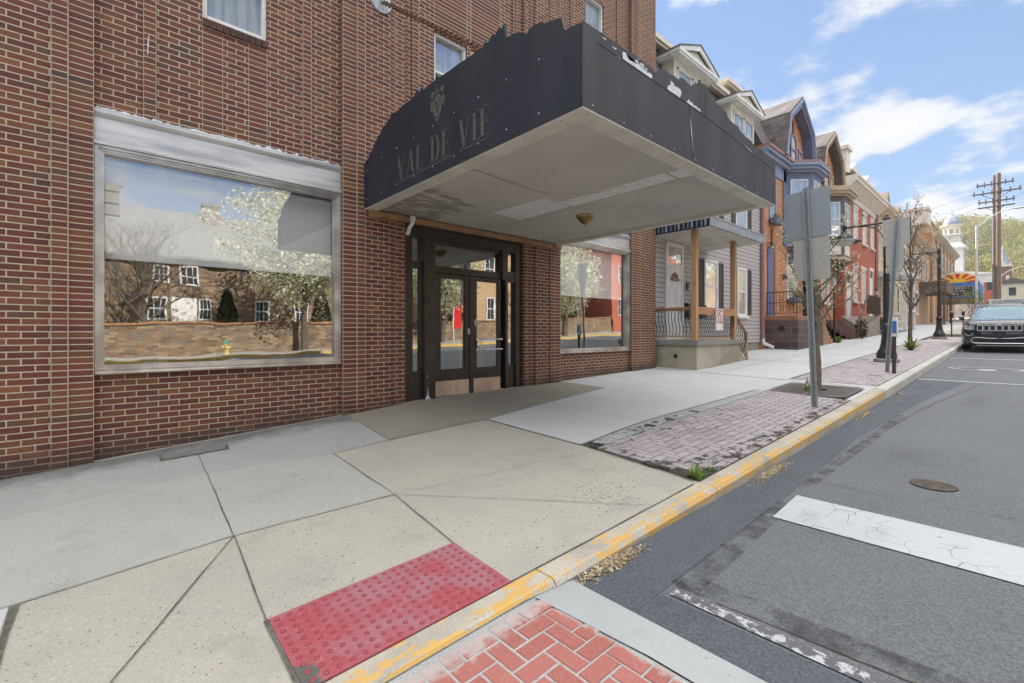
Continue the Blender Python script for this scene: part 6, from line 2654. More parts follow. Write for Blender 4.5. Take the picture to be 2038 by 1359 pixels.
# ---------------------------------------------------------------- lamp posts
def lamp_post(x, y, z, label, h=4.15, sc_=1.0, arm=1.0, rod=True):
    rt = empty('lamp_post', (x, y, z), label, 'street lamp', 'black street lamps along the kerb')
    mb = MB()
    mb.lathe([(.30, -.05), (.30, .10), (.27, .12)], (x, y, z), 28)
    part(mb, 'footing', M['slab_grey'], rt, True)
    mb = MB()
    mb.lathe([(.235, .12), (.24, .16), (.235, .26), (.20, .34), (.165, .40), (.135, .55), (.115, .75), (.105, .98), (.125, 1.02), (.125, 1.07), (.10, 1.10), (.085, 1.14)], (x, y, z), 28)
    part(mb, 'base', M['black_metal'], rt, True)
    mb = MB()
    mb.lathe([(.078, 1.13), (.07, h - .1), (.075, h - .1), (.085, h), (.085, h + .02), (.045, h + .06), (.045, h + .1)], (x, y, z), 20)
    mb.lathe([(.085, h - .42), (.085, h - .36)], (x, y, z), 20)
    mb.lathe([(.085, h - 1.82), (.085, h - 1.74)], (x, y, z), 20)
    part(mb, 'pole', M['black_metal'], rt, True)
    za = z + h - .1
    mb = MB()
    mb.tube([(x, y, za), (x, y + arm, za + .0)], .03, 8)
    pts = []
    for k in range(13):
        a = k / 12 * math.pi / 2
        pts.append((x, y + .07 + .52 * (1 - math.cos(a)) * 1.0, za - .55 + .52 * math.sin(a)))
    mb.tube(pts, .013, 6)
    for cy_, cz_, r0 in ((y + .20, za - .14, .10), (y + .34, za - .09, .05)):
        mb.tube([(x, cy_ + r0 * (1 - k / 26) * math.cos(k * .42), cz_ + r0 * (1 - k / 26) * math.sin(k * .42)) for k in range(18)], .009, 5)
    part(mb, 'arm', M['black_metal'], rt, True)
    mb = MB()
    ly = y + arm
    mb.lathe([(.05, .05), (.06, 0), (.05, -.05), (.028, -.08), (.028, -.13), (.06, -.14), (.075, -.18), (.16, -.24), (.20, -.30), (.215, -.36), (.33, -.40), (.42, -.455), (.41, -.46), (.32, -.41), (.2, -.37)], (x, ly, za + .02), 28, capt=False)
    part(mb, 'lamp_shade', M['black_metal'], rt, True)
    mb = MB()
    mb.lathe([(.30, -.405), (.20, -.49), (.12, -.56), (.0, -.57)], (x, ly, za + .02), 24, capt=False, capb=False)
    part(mb, 'lamp_lens', plain('lens_glass', (.60, .60, .54), (.5, .5, .45), 5, .2), rt, True)
    if rod:
        mb = MB()
        mb.tube([(x, y, z + h - 1.78), (x, y - .58, z + h - 1.80)], .016, 8)
        mb.lathe([(.02, 0), (.02, -.03)], (x, y - .58, z + h - 1.80), 8, axis='y')
        part(mb, 'banner_rod', M['black_metal'], rt, True)
    return rt


lamp_post(16.85, -4.05, .53, 'nearer black street lamp with its arm over the pavement', 4.14, arm=1.0)
lamp_post(31.5, -3.83, 1.06, 'farther black street lamp, beyond the young street tree', 4.5, arm=1.05)


# ---------------------------------------------------------------- parking meters
def meter(x, y, z, label, h=1.4):
    rt = empty('parking_meter', (x, y, z), label, 'parking meter', 'parking meters at the kerb')
    mb = MB()
    mb.tube([(x, y, z - .05), (x, y, z + h - .35)], .032, 10)
    part(mb, 'post', plain('brown_post', (.05, .032, .03), None, 8, .5), rt, True)
    mb = MB()
    mb.lathe([(.045, 0), (.07, .05), (.085, .14), (.085, .24), (.07, .32), (.03, .35)], (x, y, z + h - .38), 14)
    part(mb, 'head', M['black_metal'], rt, True)
    mb = MB()
    mb.lathe([(.06, .0), (.055, .06), (.0, .08)], (x, y, z + h - .10), 12, capt=False)
    part(mb, 'dome', M['pane_white'], rt, True)
    return rt


meter(34.0, -4.09, 1.15, 'single parking meter beyond the farther street lamp')
meter(42.4, -4.0, 1.45, 'distant parking meter by the dark car')
# blue-panelled pay station behind the sign post
ps = empty('pay_station', (15.0, -4.62, .42), 'brown kiosk post with a blue panel behind the second sign post', 'kiosk')
mb = MB()
mb.box(13.93, 14.0, -4.68, -4.61, .38, 1.3)
part(mb, 'post', plain('brown_steel', (.06, .035, .03), None, 8, .5), ps)
mb = MB()
mb.hexa([(13.9, -4.72, 1.30), (14.05, -4.72, 1.30), (14.05, -4.60, 1.30), (13.9, -4.60, 1.30), (13.9, -4.70, 1.75), (14.05, -4.70, 1.75), (14.05, -4.62, 1.75), (13.9, -4.62, 1.75)])
part(mb, 'housing', M['white'], ps, bevel=.01)
mb = MB()
mb.box(13.893, 13.9, -4.70, -4.62, 1.38, 1.66)
part(mb, 'panel', plain('blue_panel', (.05, .16, .5), None, 8, .4), ps)


# ---------------------------------------------------------------- trees
def tree(x, y, z, h, label, seed, name='street_tree', group=None, trunk_r=.05, spread=.9, levels=3, nl=200, ls=.03, lmats=None, fork=.35, lean=(0, 0), nb=7, cat='tree', tipn=4, bmat=None, vase=1.1, prune=None):
    rt = empty(name, (x, y, z), label, cat, group)
    r_ = random.Random(seed)
    wood = MB()
    tips = []
    def branch(p, d_, L, r0, lv):
        pts, rs = [p], [r0]
        n = 5
        q = p.copy()
        dd_ = d_.copy()
        for i in range(n):
            dd_ = (dd_ + Vector((r_.gauss(0, .12), r_.gauss(0, .12), .07 + r_.gauss(0, .06)))).normalized()
            q = q + dd_ * (L / n)
            pts.append(q.copy())
            rs.append(r0 * (1 - .75 * (i + 1) / n) + .0015)
        wood.tube(pts, rs, 6 if lv > 1 else 4, caps=False)
        if lv <= 0:
            tips.extend(pts[2:])
            return
        k = r_.randint(2, tipn)
        for j in range(k):
            t = r_.uniform(.3, .95)
            i = min(n - 1, int(t * n))
            pp = pts[i].lerp(pts[i + 1], t * n - i)
            a = Vector((r_.gauss(0, 1), r_.gauss(0, 1), r_.gauss(0, .5) + .35)).normalized()
            nd = (dd_ * .7 + a * .8).normalized()
            branch(pp, nd, L * r_.uniform(.45, .7), rs[i] * .6, lv - 1)
        tips.extend(pts[3:])
    # trunk
    tp = []
    hh = h * .93
    n = 9
    for i in range(n + 1):
        t = i / n
        tp.append(Vector((x + lean[0] * t + r_.gauss(0, .012) * (i > 0), y + lean[1] * t + r_.gauss(0, .012) * (i > 0), z - .05 + hh * t)))
    trs = [trunk_r * (1.25 if i == 0 else 1 - .80 * (i / n) ** 1.2) for i in range(n + 1)]
    tm = MB()
    tm.tube(tp, trs, 10)
    part(tm, 'trunk', bmat or M['bark'], rt, True)
    for j in range(nb):
        t = fork + (1 - fork) * (j + r_.random() * .6) / nb * .93
        i = min(n - 1, int(t * n))
        p = tp[i].lerp(tp[i + 1], t * n - i)
        a = j * 2.4 + r_.random()
        d_ = Vector((math.cos(a), math.sin(a), vase)).normalized()
        branch(p, d_, spread * (1.15 - .6 * (t - fork) / (1 - fork)) * r_.uniform(.75, 1.1), trs[i] * .55, levels - 1)
    part(wood, 'branches', bmat or M['bark'], rt, True)
    lf = MB()
    if nl:
        lmats = lmats or [M['blossom'], M['yleaf']]
        for _ in range(nl):
            c_ = r_.choice(tips) + Vector((r_.gauss(0, .035), r_.gauss(0, .035), r_.gauss(0, .035))) * (1 if ls < .05 else 5)
            leafq(lf, c_, ls * r_.uniform(.6, 1.3), r_, 0 if r_.random() < .6 else 1)
        part(lf, 'leaves', lmats, rt)
    return rt


def cluster_leaves(rt_name, tips):
    pass


t1 = tree(10.10, -4.05, .28, 3.0, 'slender young tree with a few white blossoms growing from the iron grate', 5, trunk_r=.075, spread=.95, nl=950, ls=.026, fork=.40, lean=(.42, .08), nb=13, levels=3, tipn=4, vase=.8)
t2 = tree(22.45, -3.87, .73, 5.6, 'nearly bare young street tree between the two street lamps', 8, trunk_r=.07, spread=1.35, nl=1500, ls=.03, fork=.2, nb=16, lean=(0, 0), levels=3, vase=1.5, lmats=[M['trim'], M['bark']])
tree(52, -3.9, 1.72, 2.9, 'small green-leaved street tree under the theatre sign', 21, trunk_r=.05, spread=1.0, nl=900, ls=.05, fork=.25, nb=8, lmats=[M['yleaf'], M['sage']])


def sprout(x, y, h, n, label, seed, s=.02, mats=None):
    z = gz(x, y)
    rt = empty('weed', (x, y, z), label, 'weed')
    r_ = random.Random(seed)
    mb = MB()
    for _ in range(n):
        a = r_.random() * 6.28
        l_ = h * r_.uniform(.5, 1.1)
        tilt = r_.uniform(.15, 1.0)
        d_ = Vector((math.cos(a) * tilt, math.sin(a) * tilt, 1)).normalized()
        sd_ = Vector((-math.sin(a), math.cos(a), 0))
        p0 = Vector((x + r_.gauss(0, .02), y + r_.gauss(0, .02), z))
        prev = None
        for k in range(4):
            t = k / 3
            q = p0 + d_ * l_ * t + Vector((0, 0, -l_ * .35 * t * t * tilt))
            w_ = s * (.35 + .9 * math.sin(math.pi * min(1, t * .85 + .08)))
            cur = (tuple(q - sd_ * w_), tuple(q + sd_ * w_))
            if prev:
                mb.face([prev[0], prev[1], cur[1], cur[0]], 0 if r_.random() < .7 else 1)
            prev = cur
    part(mb, 'leaves', mats or [plain('weed_green', (.12, .26, .03), (.08, .18, .025), 30, .6), M['yleaf']], rt)


sprout(4.05, -4.70, .13, 46, 'bright green weed at the kerb corner of the brick paving', 2, .008)
sprout(4.35, -4.68, .06, 20, 'tiny weed beside the yellow kerb, behind the larger weed', 3, .006)
sprout(22.3, -3.9, .55, 60, 'leafy sucker growth round the foot of the bare street tree', 4, .035, [M['yleaf'], M['sage']])
sprout(25.6, -.9, .35, 90, 'bright green clump in front of the stone steps', 6, .03)
sprout(10.0, -3.95, .35, 14, 'thin shoots at the foot of the tree in the grate', 7, .012, [M['yleaf'], M['blossom']])

# ================================================================ car
M['bright_chrome'] = plain('bright_chrome', (.85, .86, .88), (.75, .76, .78), 6, .35, .6)


def car(x, y, z, rz, sc_, label):
    """SUV, front at local x=0 facing -x, centre y=0"""
    rt = empty('parked_car', (x, y, z), label, 'car', rz=rz)
    rt.scale = (sc_, sc_, sc_)
    paint = plain('dark_car_paint', (.010, .012, .018), (.014, .016, .023), 3, .2, 0, 0, spec=.5, coat=.6)
    hood_p = paint
    dark = plain('car_black_trim', (.012, .012, .013), None, 9, .5)
    def bld(mb, nm, mt, sm=True, par=rt, bev=0):
        return mb.build(nm, mt, par, sm, bev)
    # body: lofted cross sections along x, half profile (y, z) mirrored
    W = .97
    def section(xx, w, zb, zs, zt, wt, crown):
        # bottom -> sill -> shoulder -> top edge -> centre
        return [(w * .90, zb), (w * .985, zb + .12), (w, (zb + zs) / 2), (w * .985, zs - .06), (w * .95, zs), (wt, zt), (wt * .6, zt + crown * .8), (0, zt + crown)]
    secs = [
        (0.06, section(0, .66, .42, .80, .93, .52, .02)),
        (0.00, section(0, .70, .45, .80, .90, .60, .01)),
    ]
    S_ = [
        # x, w, zb, shoulder, top z, top halfwidth, crown
        (.02, .74, .36, .86, .95, .62, .02),
        (.10, .86, .30, .93, 1.02, .72, .03),
        (.28, .94, .26, .98, 1.07, .78, .035),
        (.60, .965, .25, 1.01, 1.11, .80, .04),
        (1.10, .97, .25, 1.03, 1.15, .80, .045),
        (1.42, .97, .25, 1.05, 1.18, .80, .05),
        (2.2, .97, .25, 1.07, 1.16, .80, .02),
        (3.6, .97, .25, 1.09, 1.18, .80, .02),
        (4.5, .96, .28, 1.10, 1.2, .78, .02),
        (4.78, .90, .40, 1.05, 1.12, .72, .02),
    ]
    mb = MB()
    rings = []
    for s_ in S_:
        pr = section(*s_)
        ring = [(s_[0], p[0], p[1]) for p in pr] + [(s_[0], -p[0], p[1]) for p in pr[-2::-1]]
        b = len(mb.v)
        mb.v += ring
        rings.append((b, len(ring)))
    for (a, n), (b, _) in zip(rings[:-1], rings[1:]):
        for k in range(n - 1):
            mb.f.append((a + k, a + k + 1, b + k + 1, b + k))
            mb.mi.append(0)
        mb.f.append((a + n - 1, a, b, b + n - 1))
        mb.mi.append(0)
    for (a, n) in (rings[0], rings[-1]):
        mb.f.append(tuple(a + k for k in range(n)))
        mb.mi.append(0)
    body = bld(mb, 'body', paint)
    # greenhouse
    G_ = [(1.32, .80, 1.14), (2.02, .66, 1.62), (2.25, .64, 1.68), (3.2, .645, 1.70), (4.2, .62, 1.66), (4.62, .70, 1.16)]
    mb = MB()
    mb.v = []
    for gx, gw, gz_ in G_[1:5]:
        pass
    # roof panel
    rf_ = MB()
    rx = [(2.02, .645, 1.625), (2.2, .64, 1.685), (2.7, .635, 1.72), (3.4, .63, 1.72), (4.1, .61, 1.69), (4.35, .59, 1.64)]
    prev = None
    for gx, gw, gz_ in rx:
        n = 8
        cur = []
        for k in range(n + 1):
            t = -1 + 2 * k / n
            cur.append((gx, gw * t, gz_ - .055 * t * t))
        if prev:
            for k in range(n):
                rf_.face([prev[k], prev[k + 1], cur[k + 1], cur[k]])
        prev = cur
    bld(rf_, 'car_roof', paint)
    # pillars
    pl_ = MB()
    for s in (-1, 1):
        pl_.tube([(1.30, s * .80, 1.12), (2.03, s * .645, 1.585)], .035, 6)
        pl_.tube([(2.03, s * .645, 1.59), (2.7, s * .655, 1.67), (3.5, s * .65, 1.67), (4.3, s * .60, 1.60)], .03, 6)
        pl_.tube([(4.3, s * .6, 1.6), (4.65, s * .72, 1.16)], .05, 6)
        pl_.tube([(2.75, s * .66, 1.66), (2.75, s * .80, 1.14)], .03, 6)
        pl_.tube([(3.7, s * .65, 1.66), (3.75, s * .80, 1.14)], .035, 6)
    bld(pl_, 'pillars', paint)
    gm = glass_mat('car_glass', .13, (.22, .28, .30), 0, 1, 0, (.62, .84, 1))
    ws = MB()
    prev = None
    for j in range(6):
        t = j / 5
        cur = []
        for k in range(9):
            u = -1 + k / 4
            xx = 1.30 + .74 * t + .10 * u * u * (1 - t * .4) - .10
            cur.append((xx, u * (.79 - .15 * t), 1.135 + .455 * t - (.035 * u * u) * t + .03 * (1 - t) * (1 - u * u)))
        if prev:
            for k in range(8):
                ws.face([prev[k], prev[k + 1], cur[k + 1], cur[k]])
        prev = cur
    bld(ws, 'windscreen', gm)
    sg_ = MB()
    for s in (-1, 1):
        sg_.face([(1.5, s * .80, 1.14), (2.72, s * .81, 1.16), (2.72, s * .665, 1.64), (2.1, s * .66, 1.6)])
        sg_.face([(2.78, s * .81, 1.16), (3.7, s * .81, 1.17), (3.66, s * .655, 1.64), (2.78, s * .665, 1.64)])
        sg_.face([(3.8, s * .81, 1.17), (4.5, s * .76, 1.17), (4.2, s * .63, 1.6), (3.76, s * .65, 1.63)])
    bld(sg_, 'side_windows', gm, False)
    it = MB()
    it.box(1.5, 4.5, -.7, .7, .6, 1.05)
    it.box(2.4, 2.6, -.6, -.15, 1.0, 1.5)
    it.box(2.4, 2.6, .15, .6, 1.0, 1.5)
    it.box(4.2, 4.3, -.6, .6, 1.0, 1.5)
    bld(it, 'cabin', M['interior'], False)
    # grille: seven slots with chrome surrounds
    for i in range(7):
        yc = (i - 3) * .158
        g_ = MB()
        gx = -.0 - .03 + .012 * (i - 3) ** 2 * .35
        def rr2(w_, h_, r=.02):
            pts = []
            for sx, sz, a0 in ((1, 1, 0), (-1, 1, 90), (-1, -1, 180), (1, -1, 270)):
                for k in range(4):
                    a = R(a0 + 30 * k)
                    pts.append((sx * (w_ - r) + r * math.cos(a), sz * (h_ - r) + r * math.sin(a)))
            return pts
        o_, i_ = rr2(.069, .100), rr2(.054, .084)
        zc_ = .845
        n = len(o_)
        for k in range(n):
            j = (k + 1) % n
            a, b, c_, d_ = o_[k], o_[j], i_[j], i_[k]
            g_.face([(gx - .025, yc + p[0], zc_ + p[1]) for p in (a, b, c_, d_)])
            g_.face([(gx - .025, yc + a[0], zc_ + a[1]), (gx - .025, yc + b[0], zc_ + b[1]), (gx + .05, yc + b[0], zc_ + b[1]), (gx + .05, yc + a[0], zc_ + a[1])])
        gr = bld(g_, 'grille_slot', M['bright_chrome'], False)
        g_ = MB()
        g_.face([(gx - .012, yc + p[0], zc_ + p[1]) for p in i_])
        bld(g_, 'slot_mesh', dark, False, gr)
    # bumper lower
    bp = MB()
    def strip(pts, z0, z1, dx=0, mi=0, mb_=None):
        for (a, b) in zip(pts[:-1], pts[1:]):
            mb_.face([(a[0] + dx, a[1], z0), (b[0] + dx, b[1], z0), (b[0] + dx, b[1], z1), (a[0] + dx, a[1], z1)], mi)
    fr_pts = [(.40, .97), (.18, .90), (.05, .72), (-.02, .45), (-.04, 0), (-.02, -.45), (.05, -.72), (.18, -.90), (.40, -.97)]
    secz = [(.24, .10), (.30, .0), (.48, -.03), (.62, -.035), (.72, .0), (.80, .03)]
    for (z0, d0), (z1, d1) in zip(secz[:-1], secz[1:]):
        for a, b in zip(fr_pts[:-1], fr_pts[1:]):
            bp.face([(a[0] + d0, a[1], z0), (b[0] + d0, b[1], z0), (b[0] + d1, b[1], z1), (a[0] + d1, a[1], z1)])
    bld(bp, 'bumper', paint)
    # lower intake with chrome ring
    lo = MB()
    lo.face([(-.052, yy, zz) for yy, zz in [(-.62, .40), (-.52, .33), (.52, .33), (.62, .40), (.60, .46), (.5, .49), (.2, .47), (-.2, .47), (-.5, .49), (-.60, .46)]])
    bld(lo, 'lower_intake', dark, False)
    cr_ = MB()
    cr_.tube([(-.056 + (.05 if abs(yy) > .6 else 0), yy, zz) for yy, zz in [(-.70, .36), (-.60, .31), (0, .305), (.60, .31), (.70, .36), (.68, .45), (.60, .51), (.45, .505), (.3, .485), (0, .48), (-.3, .485), (-.45, .505), (-.60, .51), (-.68, .45)]], .014, 6, closed=True)
    bld(cr_, 'chrome_ring', M['bright_chrome'])
    for s in (-1, 1):
        hl = MB()
        q = [(.60, .775), (.61, .93), (.70, .955), (.80, .965), (.88, .95), (.93, .91), (.93, .85), (.86, .785), (.75, .765)]
        def hx(yy):
            return -.03 + (0 if yy < .6 else (yy - .6) ** 1.6 * 1.2)
        hl.face([(hx(a) - .028, s * a, b) for a, b in q])
        h_ = bld(hl, 'headlight', plain('headlamp_glass', (.50, .52, .50), (.22, .22, .22), 26, .12, .2), False)
        hr = MB()
        for yy in (.70, .81):
            hr.lathe([(.055, 0), (.045, -.012), (.03, -.004)], (hx(yy) - .028, s * yy, .865), 14, axis='x')
        bld(hr, 'reflector', M['chrome'], True, h_)
        fg = MB()
        fg.tube([(hx(a) - .03, s * a, b) for a, b in [(.64, .66), (.67, .59), (.75, .575), (.83, .60), (.85, .66)]], .01, 6)
        fo = bld(fg, 'fog_light', M['bright_chrome'])
        # mirrors
        mr = MB()
        mr.lathe([(.03, 0), (.085, .02), (.10, .07), (.085, .13), (.02, .16)], (1.62, s * 1.05 - .08, 1.19), 12, axis='y')
        mr.box(1.60, 1.66, min(s * .82, s * .98), max(s * .82, s * .98), 1.13, 1.16)
        bld(mr, 'mirror', plain('mirror_shell', (.05, .035, .04), None, 5, .2, coat=1))
    for s in (-1, 1):
        for xx in (.95, 3.80):
            ty = MB()
            ty.lathe([(.24, -.11), (.36, -.12), (.385, -.09), (.385, .09), (.36, .12), (.24, .11)], (xx, s * .86, .385), 28, axis='y', capb=False, capt=False)
            wh = bld(ty, 'wheel', plain('tyre', (.018, .018, .018), None, 9, .8))
            rm = MB()
            rm.lathe([(.25, 0), (.23, .02), (.06, .05), (.0, .05)], (xx, s * .95, .385), 20, axis='y', capt=False, capb=False)
            bld(rm, 'rim', M['steel'], True, wh)
            wa = MB()
            wa.lathe([(.42, -.1), (.42, .005)], (xx, s * .965, .40), 24, axis='y', capb=False, capt=False)
            bld(wa, 'wheel_arch', dark)
    rk = MB()
    for s in (-1, 1):
        rk.tube([(2.3, s * .56, 1.70), (2.5, s * .56, 1.775), (3.9, s * .55, 1.76), (4.1, s * .54, 1.68)], .018, 6)
    bld(rk, 'roof_rails', M['chrome'])
    bdg = text('Jeep', .085, (0, 0, 0), (R(90), 0, R(-90)), M['bright_chrome'], None, name='badge', extr=.004, bold=True)
    bdg.parent = rt
    bdg.location = (-.005, 0, .975)
    np_ = MB()
    np_.box(-.07, -.045, -.16, .16, .60, .70)
    bld(np_, 'plate_holder', dark, False)
    st_ = MB()
    st_.box(-.0, .006, .60, .68, .93, 1.0) if False else None
    pp = MB()
    pp.box(-.045, -.04, -.78, -.66, .84, .93)
    bld(pp, 'inspection_tag', M['white'], False)
    return rt


zc_car = gz(26.3, -6)
car(25.15, -6.07, zc_car, 0, 1.08, 'dark blue four-wheel-drive car parked at the kerb, facing the viewer')
bpy.data.objects['parked_car'].rotation_euler = (0, -math.atan(.036), 0)
# second, taller vehicle behind it
bv = empty('parked_van', (37, -6.2, zc(37) - .19), 'dark van parked behind the dark blue car, only its roof showing', 'van')
mb = MB()
z = zc(37) - .19
prof = [(36.2, z + .4), (36.25, z + 1.1), (36.9, z + 1.35), (37.7, z + 2.25), (41.5, z + 2.3), (41.7, z + .4)]
pm = [(a, b) for a, b in prof]
mb.prism(pm, 'y', -7.2, -5.25)
part(mb, 'body', plain('van_paint', (.02, .022, .03), None, 4, .15, coat=1), bv, bevel=.08)
mb = MB()
mb.hexa([(36.92, -7.05, z + 1.40), (36.92, -5.4, z + 1.40), (36.95, -5.4, z + 1.4), (36.95, -7.05, z + 1.4), (37.6, -6.95, z + 2.18), (37.6, -5.5, z + 2.18), (37.64, -5.5, z + 2.18), (37.64, -6.95, z + 2.18)])
part(mb, 'windscreen', M['pane_dark'], bv)
for s in (-5.4, -7.05):
    for xx in (37.2, 40.7):
        mb = MB()
        mb.lathe([(.2, -.12), (.38, -.12), (.38, .12), (.2, .12)], (xx, s, z + .38), 18, axis='y')
        part(mb, 'wheel', plain('van_tyre', (.018, .018, .018), None, 9, .8), bv)
# ================================================================ farther along the street
def simple_house(name, label, X0, X1, zb, zt, wallm, trimm, wins, y=.3, depth=10, roof=None, corn=.5, pane='pane_dark', frame='stone_white'):
    h = empty(name, ((X0 + X1) / 2, y, zb), label, 'building')
    mb = MB()
    mb.box(X0, X1, y, y + depth, zb - 1.5, zt)
    part(mb, 'wall', wallm, h)
    mb = MB()
    mb.prism([(y, zt - .5), (y - .1, zt - .5), (y - corn, zt - .1), (y - corn - .1, zt + .12), (y, zt + .12)], 'x', X0 - .05, X1 + .05)
    part(mb, 'cornice', trimm, h)
    for (a, b, c, e) in wins:
        window(h, a, b, c, e, y=y, frame=frame, pane=pane, t=.12, head=.18, sill=.08)
    return h


h5 = simple_house('stone_town_house', 'cream stone town house with a bracketed cornice, beyond the red brick house', 41.6, 53.8, 1.6, 10.45, plain('cream_stone', (.50, .42, .29), (.40, .33, .22), 1.2, .85, 0, .3, 12), M['tan_trim'],
                  [(42.6, 43.8, 6.8, 8.9), (45.6, 46.8, 6.8, 8.9), (48.6, 49.8, 6.8, 8.9), (51.6, 52.8, 6.8, 8.9), (42.6, 43.8, 3.0, 5.2), (48.6, 49.8, 3.0, 5.2), (51.6, 52.8, 3.0, 5.2)])
mb = MB()
for a, b, zp in ((45.2, 48.2, 12.6), (49.8, 53.4, 12.4)):
    mb.prism([(a, 10.6), (b, 10.6), ((a + b) / 2, zp)], 'y', .5, 8)
part(mb, 'gable', M['slate_sun_tint'], h5)
mb = MB()
mb.prism([(.2, 10.55), (2.4, 11.9), (9, 11.9), (10, 10.55)], 'x', 41.6, 53.8)
part(mb, 'roof', M['slate_sun_tint'], h5)
mb = MB()
mb.box(41.4, 45.4, -1.3, .3, 5.4, 5.75)
for x in (41.55, 45.2):
    mb.box(x, x + .2, -1.25, -1.05, 1.5, 5.4)
mb.box(41.5, 45.4, -1.3, -1.2, 2.9, 3.0)
part(mb, 'porch', M['white'], h5)
h6 = simple_house('tan_town_house', 'tan brick town house with a maroon roof and projecting brown balcony', 54.0, 68.5, 2.0, 10.4, M['brick_tan'], M['tan_trim'],
                  [(55.2, 56.6, 6.8, 9.0), (58.4, 59.8, 6.8, 9.0), (61.6, 63.0, 6.8, 9.0), (65.0, 66.4, 6.8, 9.0), (55.2, 56.6, 3.2, 5.3), (58.4, 59.8, 3.2, 5.3)])
mb = MB()
mb.prism([(1.0, 10.52), (3.0, 12.9), (8, 12.9), (10, 10.52)], 'x', 56, 68.3)
part(mb, 'roof', plain('maroon_roof', (.22, .06, .05), (.17, .05, .045), 3, .8), h6)
mb = MB()
mb.box(60.5, 67.0, -1.7, .3, 5.35, 5.6)
mb.box(60.5, 67.0, -1.7, -1.62, 5.6, 6.4)
mb.box(60.5, 60.6, -1.62, .3, 5.6, 6.4)
for x in (60.8, 66.7):
    mb.box(x, x + .2, -1.6, -1.4, 2.0, 5.35)
part(mb, 'balcony', plain('weathered_brown', (.15, .11, .075), (.10, .075, .05), 5, .8), h6)
h7 = simple_house('theatre_building', 'tall orange brick theatre building with stone piers and wide cornice', 69.0, 94.0, 2.5, 12.55, M['brick_orange'], M['tan_trim'],
                  [(70.5, 72.3, 7.6, 11), (74.0, 75.8, 7.6, 11), (77.5, 79.3, 7.6, 11), (81, 82.8, 7.6, 11), (85, 86.8, 7.6, 11), (89, 90.8, 7.6, 11)], y=.2, depth=16, corn=.5)
mb = MB()
mb.box(69.0, 82.0, .8, 14, 12.6, 14.6)
mb.box(68.9, 82.1, .7, 14, 14.6, 14.85)
for x in (69.0, 73, 77, 81):
    mb.box(x, x + .9, .72, .8, 12.6, 14.6)
part(mb, 'attic', M['brick_tan'], h7)
mb = MB()
mb.box(68.8, 71.0, .5, 3.0, 13.6, 15.3)
mb.box(68.7, 71.1, .4, 3.1, 15.2, 15.5)
part(mb, 'parapet_block', M['stone_white'], h7)
mb = MB()
for x in (69.2, 73.0, 76.6, 80.1, 84, 88, 92):
    mb.box(x, x + .8, .08, .2, 2.4, 12.0)
part(mb, 'piers', M['tan_trim'], h7)
mb = MB()
for x in (73.9, 77.6, 85, 89):
    mb.box(x, x + 2.4, .12, .2, 2.5, 5.6)
part(mb, 'shop_fronts', M['pane_dark'], h7)

# theatre marquee, its end towards the viewer
mq = empty('theatre_marquee', (75.0, -1.5, 5.4), 'theatre marquee with red and yellow sunburst, blue border and black letter board', 'marquee')
mb = MB()
mb.box(75, 83, -3.2, .1, 5.05, 5.5)
part(mb, 'soffit', plain('marquee_bronze', (.22, .15, .07), (.13, .09, .05), 3, .5), mq)
blue = plain('marquee_blue', (.05, .18, .50), None, 6, .5)
yel = plain('marquee_yellow', (.80, .52, .05), None, 6, .5)
mb = MB()
mb.box(74.95, 83, -3.25, .15, 5.5, 7.25)
part(mb, 'box', blue, mq)
mb = MB()
mb.box(74.93, 74.95, -2.75, .0, 5.68, 5.72)
mb.box(74.93, 74.95, -2.75, .0, 6.78, 6.82)
mb.box(74.93, 74.95, -2.79, -2.75, 5.68, 6.82)
part(mb, 'yellow_line', yel, mq)
mb = MB()
mb.box(74.90, 74.95, -2.72, -.02, 5.74, 6.76)
part(mb, 'letter_board', plain('letter_board_black', (.03, .035, .04), None, 6, .6), mq)
mb = MB()
r_ = random.Random(9)
for row, z0, n, s0 in ((0, 6.50, 15, -.2), (1, 6.17, 11, -.5), (2, 5.84, 15, -.2)):
    yy = s0
    for k in range(n):
        wch = r_.uniform(.09, .15)
        if r_.random() < .15:
            yy -= wch
            continue
        # small block capitals: verticals and bars
        kind = r_.randint(0, 3)
        mb.box(74.885, 74.90, yy - .03, yy, z0, z0 + .2)
        if kind != 3:
            mb.box(74.885, 74.90, yy - wch + .03, yy - .03, z0 + (.17 if kind else .08), z0 + (.2 if kind else .11))
        if kind in (0, 2):
            mb.box(74.885, 74.90, yy - wch + .02, yy - wch + .045, z0, z0 + .2)
        if kind == 1:
            mb.box(74.885, 74.90, yy - wch + .03, yy - .03, z0, z0 + .03)
        yy -= wch + .035
part(mb, 'letters', M['white'], mq)
mb = MB()
# sunburst half disc of alternating rays
cy_, cz_ = -1.45, 7.27
N_ = 13
for k in range(N_):
    a0, a1 = math.pi * k / N_, math.pi * (k + 1) / N_
    mi = k % 2
    def pt(a, r=1.0):
        return (cy_ + 1.75 * r * math.cos(a), cz_ + 1.05 * r * math.sin(a))
    q = [(cy_, cz_), pt(a0), pt((a0 + a1) / 2), pt(a1)]
    mb.prism(q, 'x', 74.97, 75.15, mi)
mb.prism([(cy_ + .75 * math.cos(a), cz_ + .5 * math.sin(a)) for a in [math.pi * k / 12 for k in range(13)]], 'x', 74.94, 74.97, 1)
part(mb, 'sunburst', [M['red'], yel], mq)
mb = MB()
mb.prism([(cy_ + 2.0 * math.cos(a), cz_ + 1.28 * math.sin(a)) for a in [math.pi * k / 16 for k in range(17)]], 'x', 75.16, 75.4)
part(mb, 'white_arch', M['white'], mq)

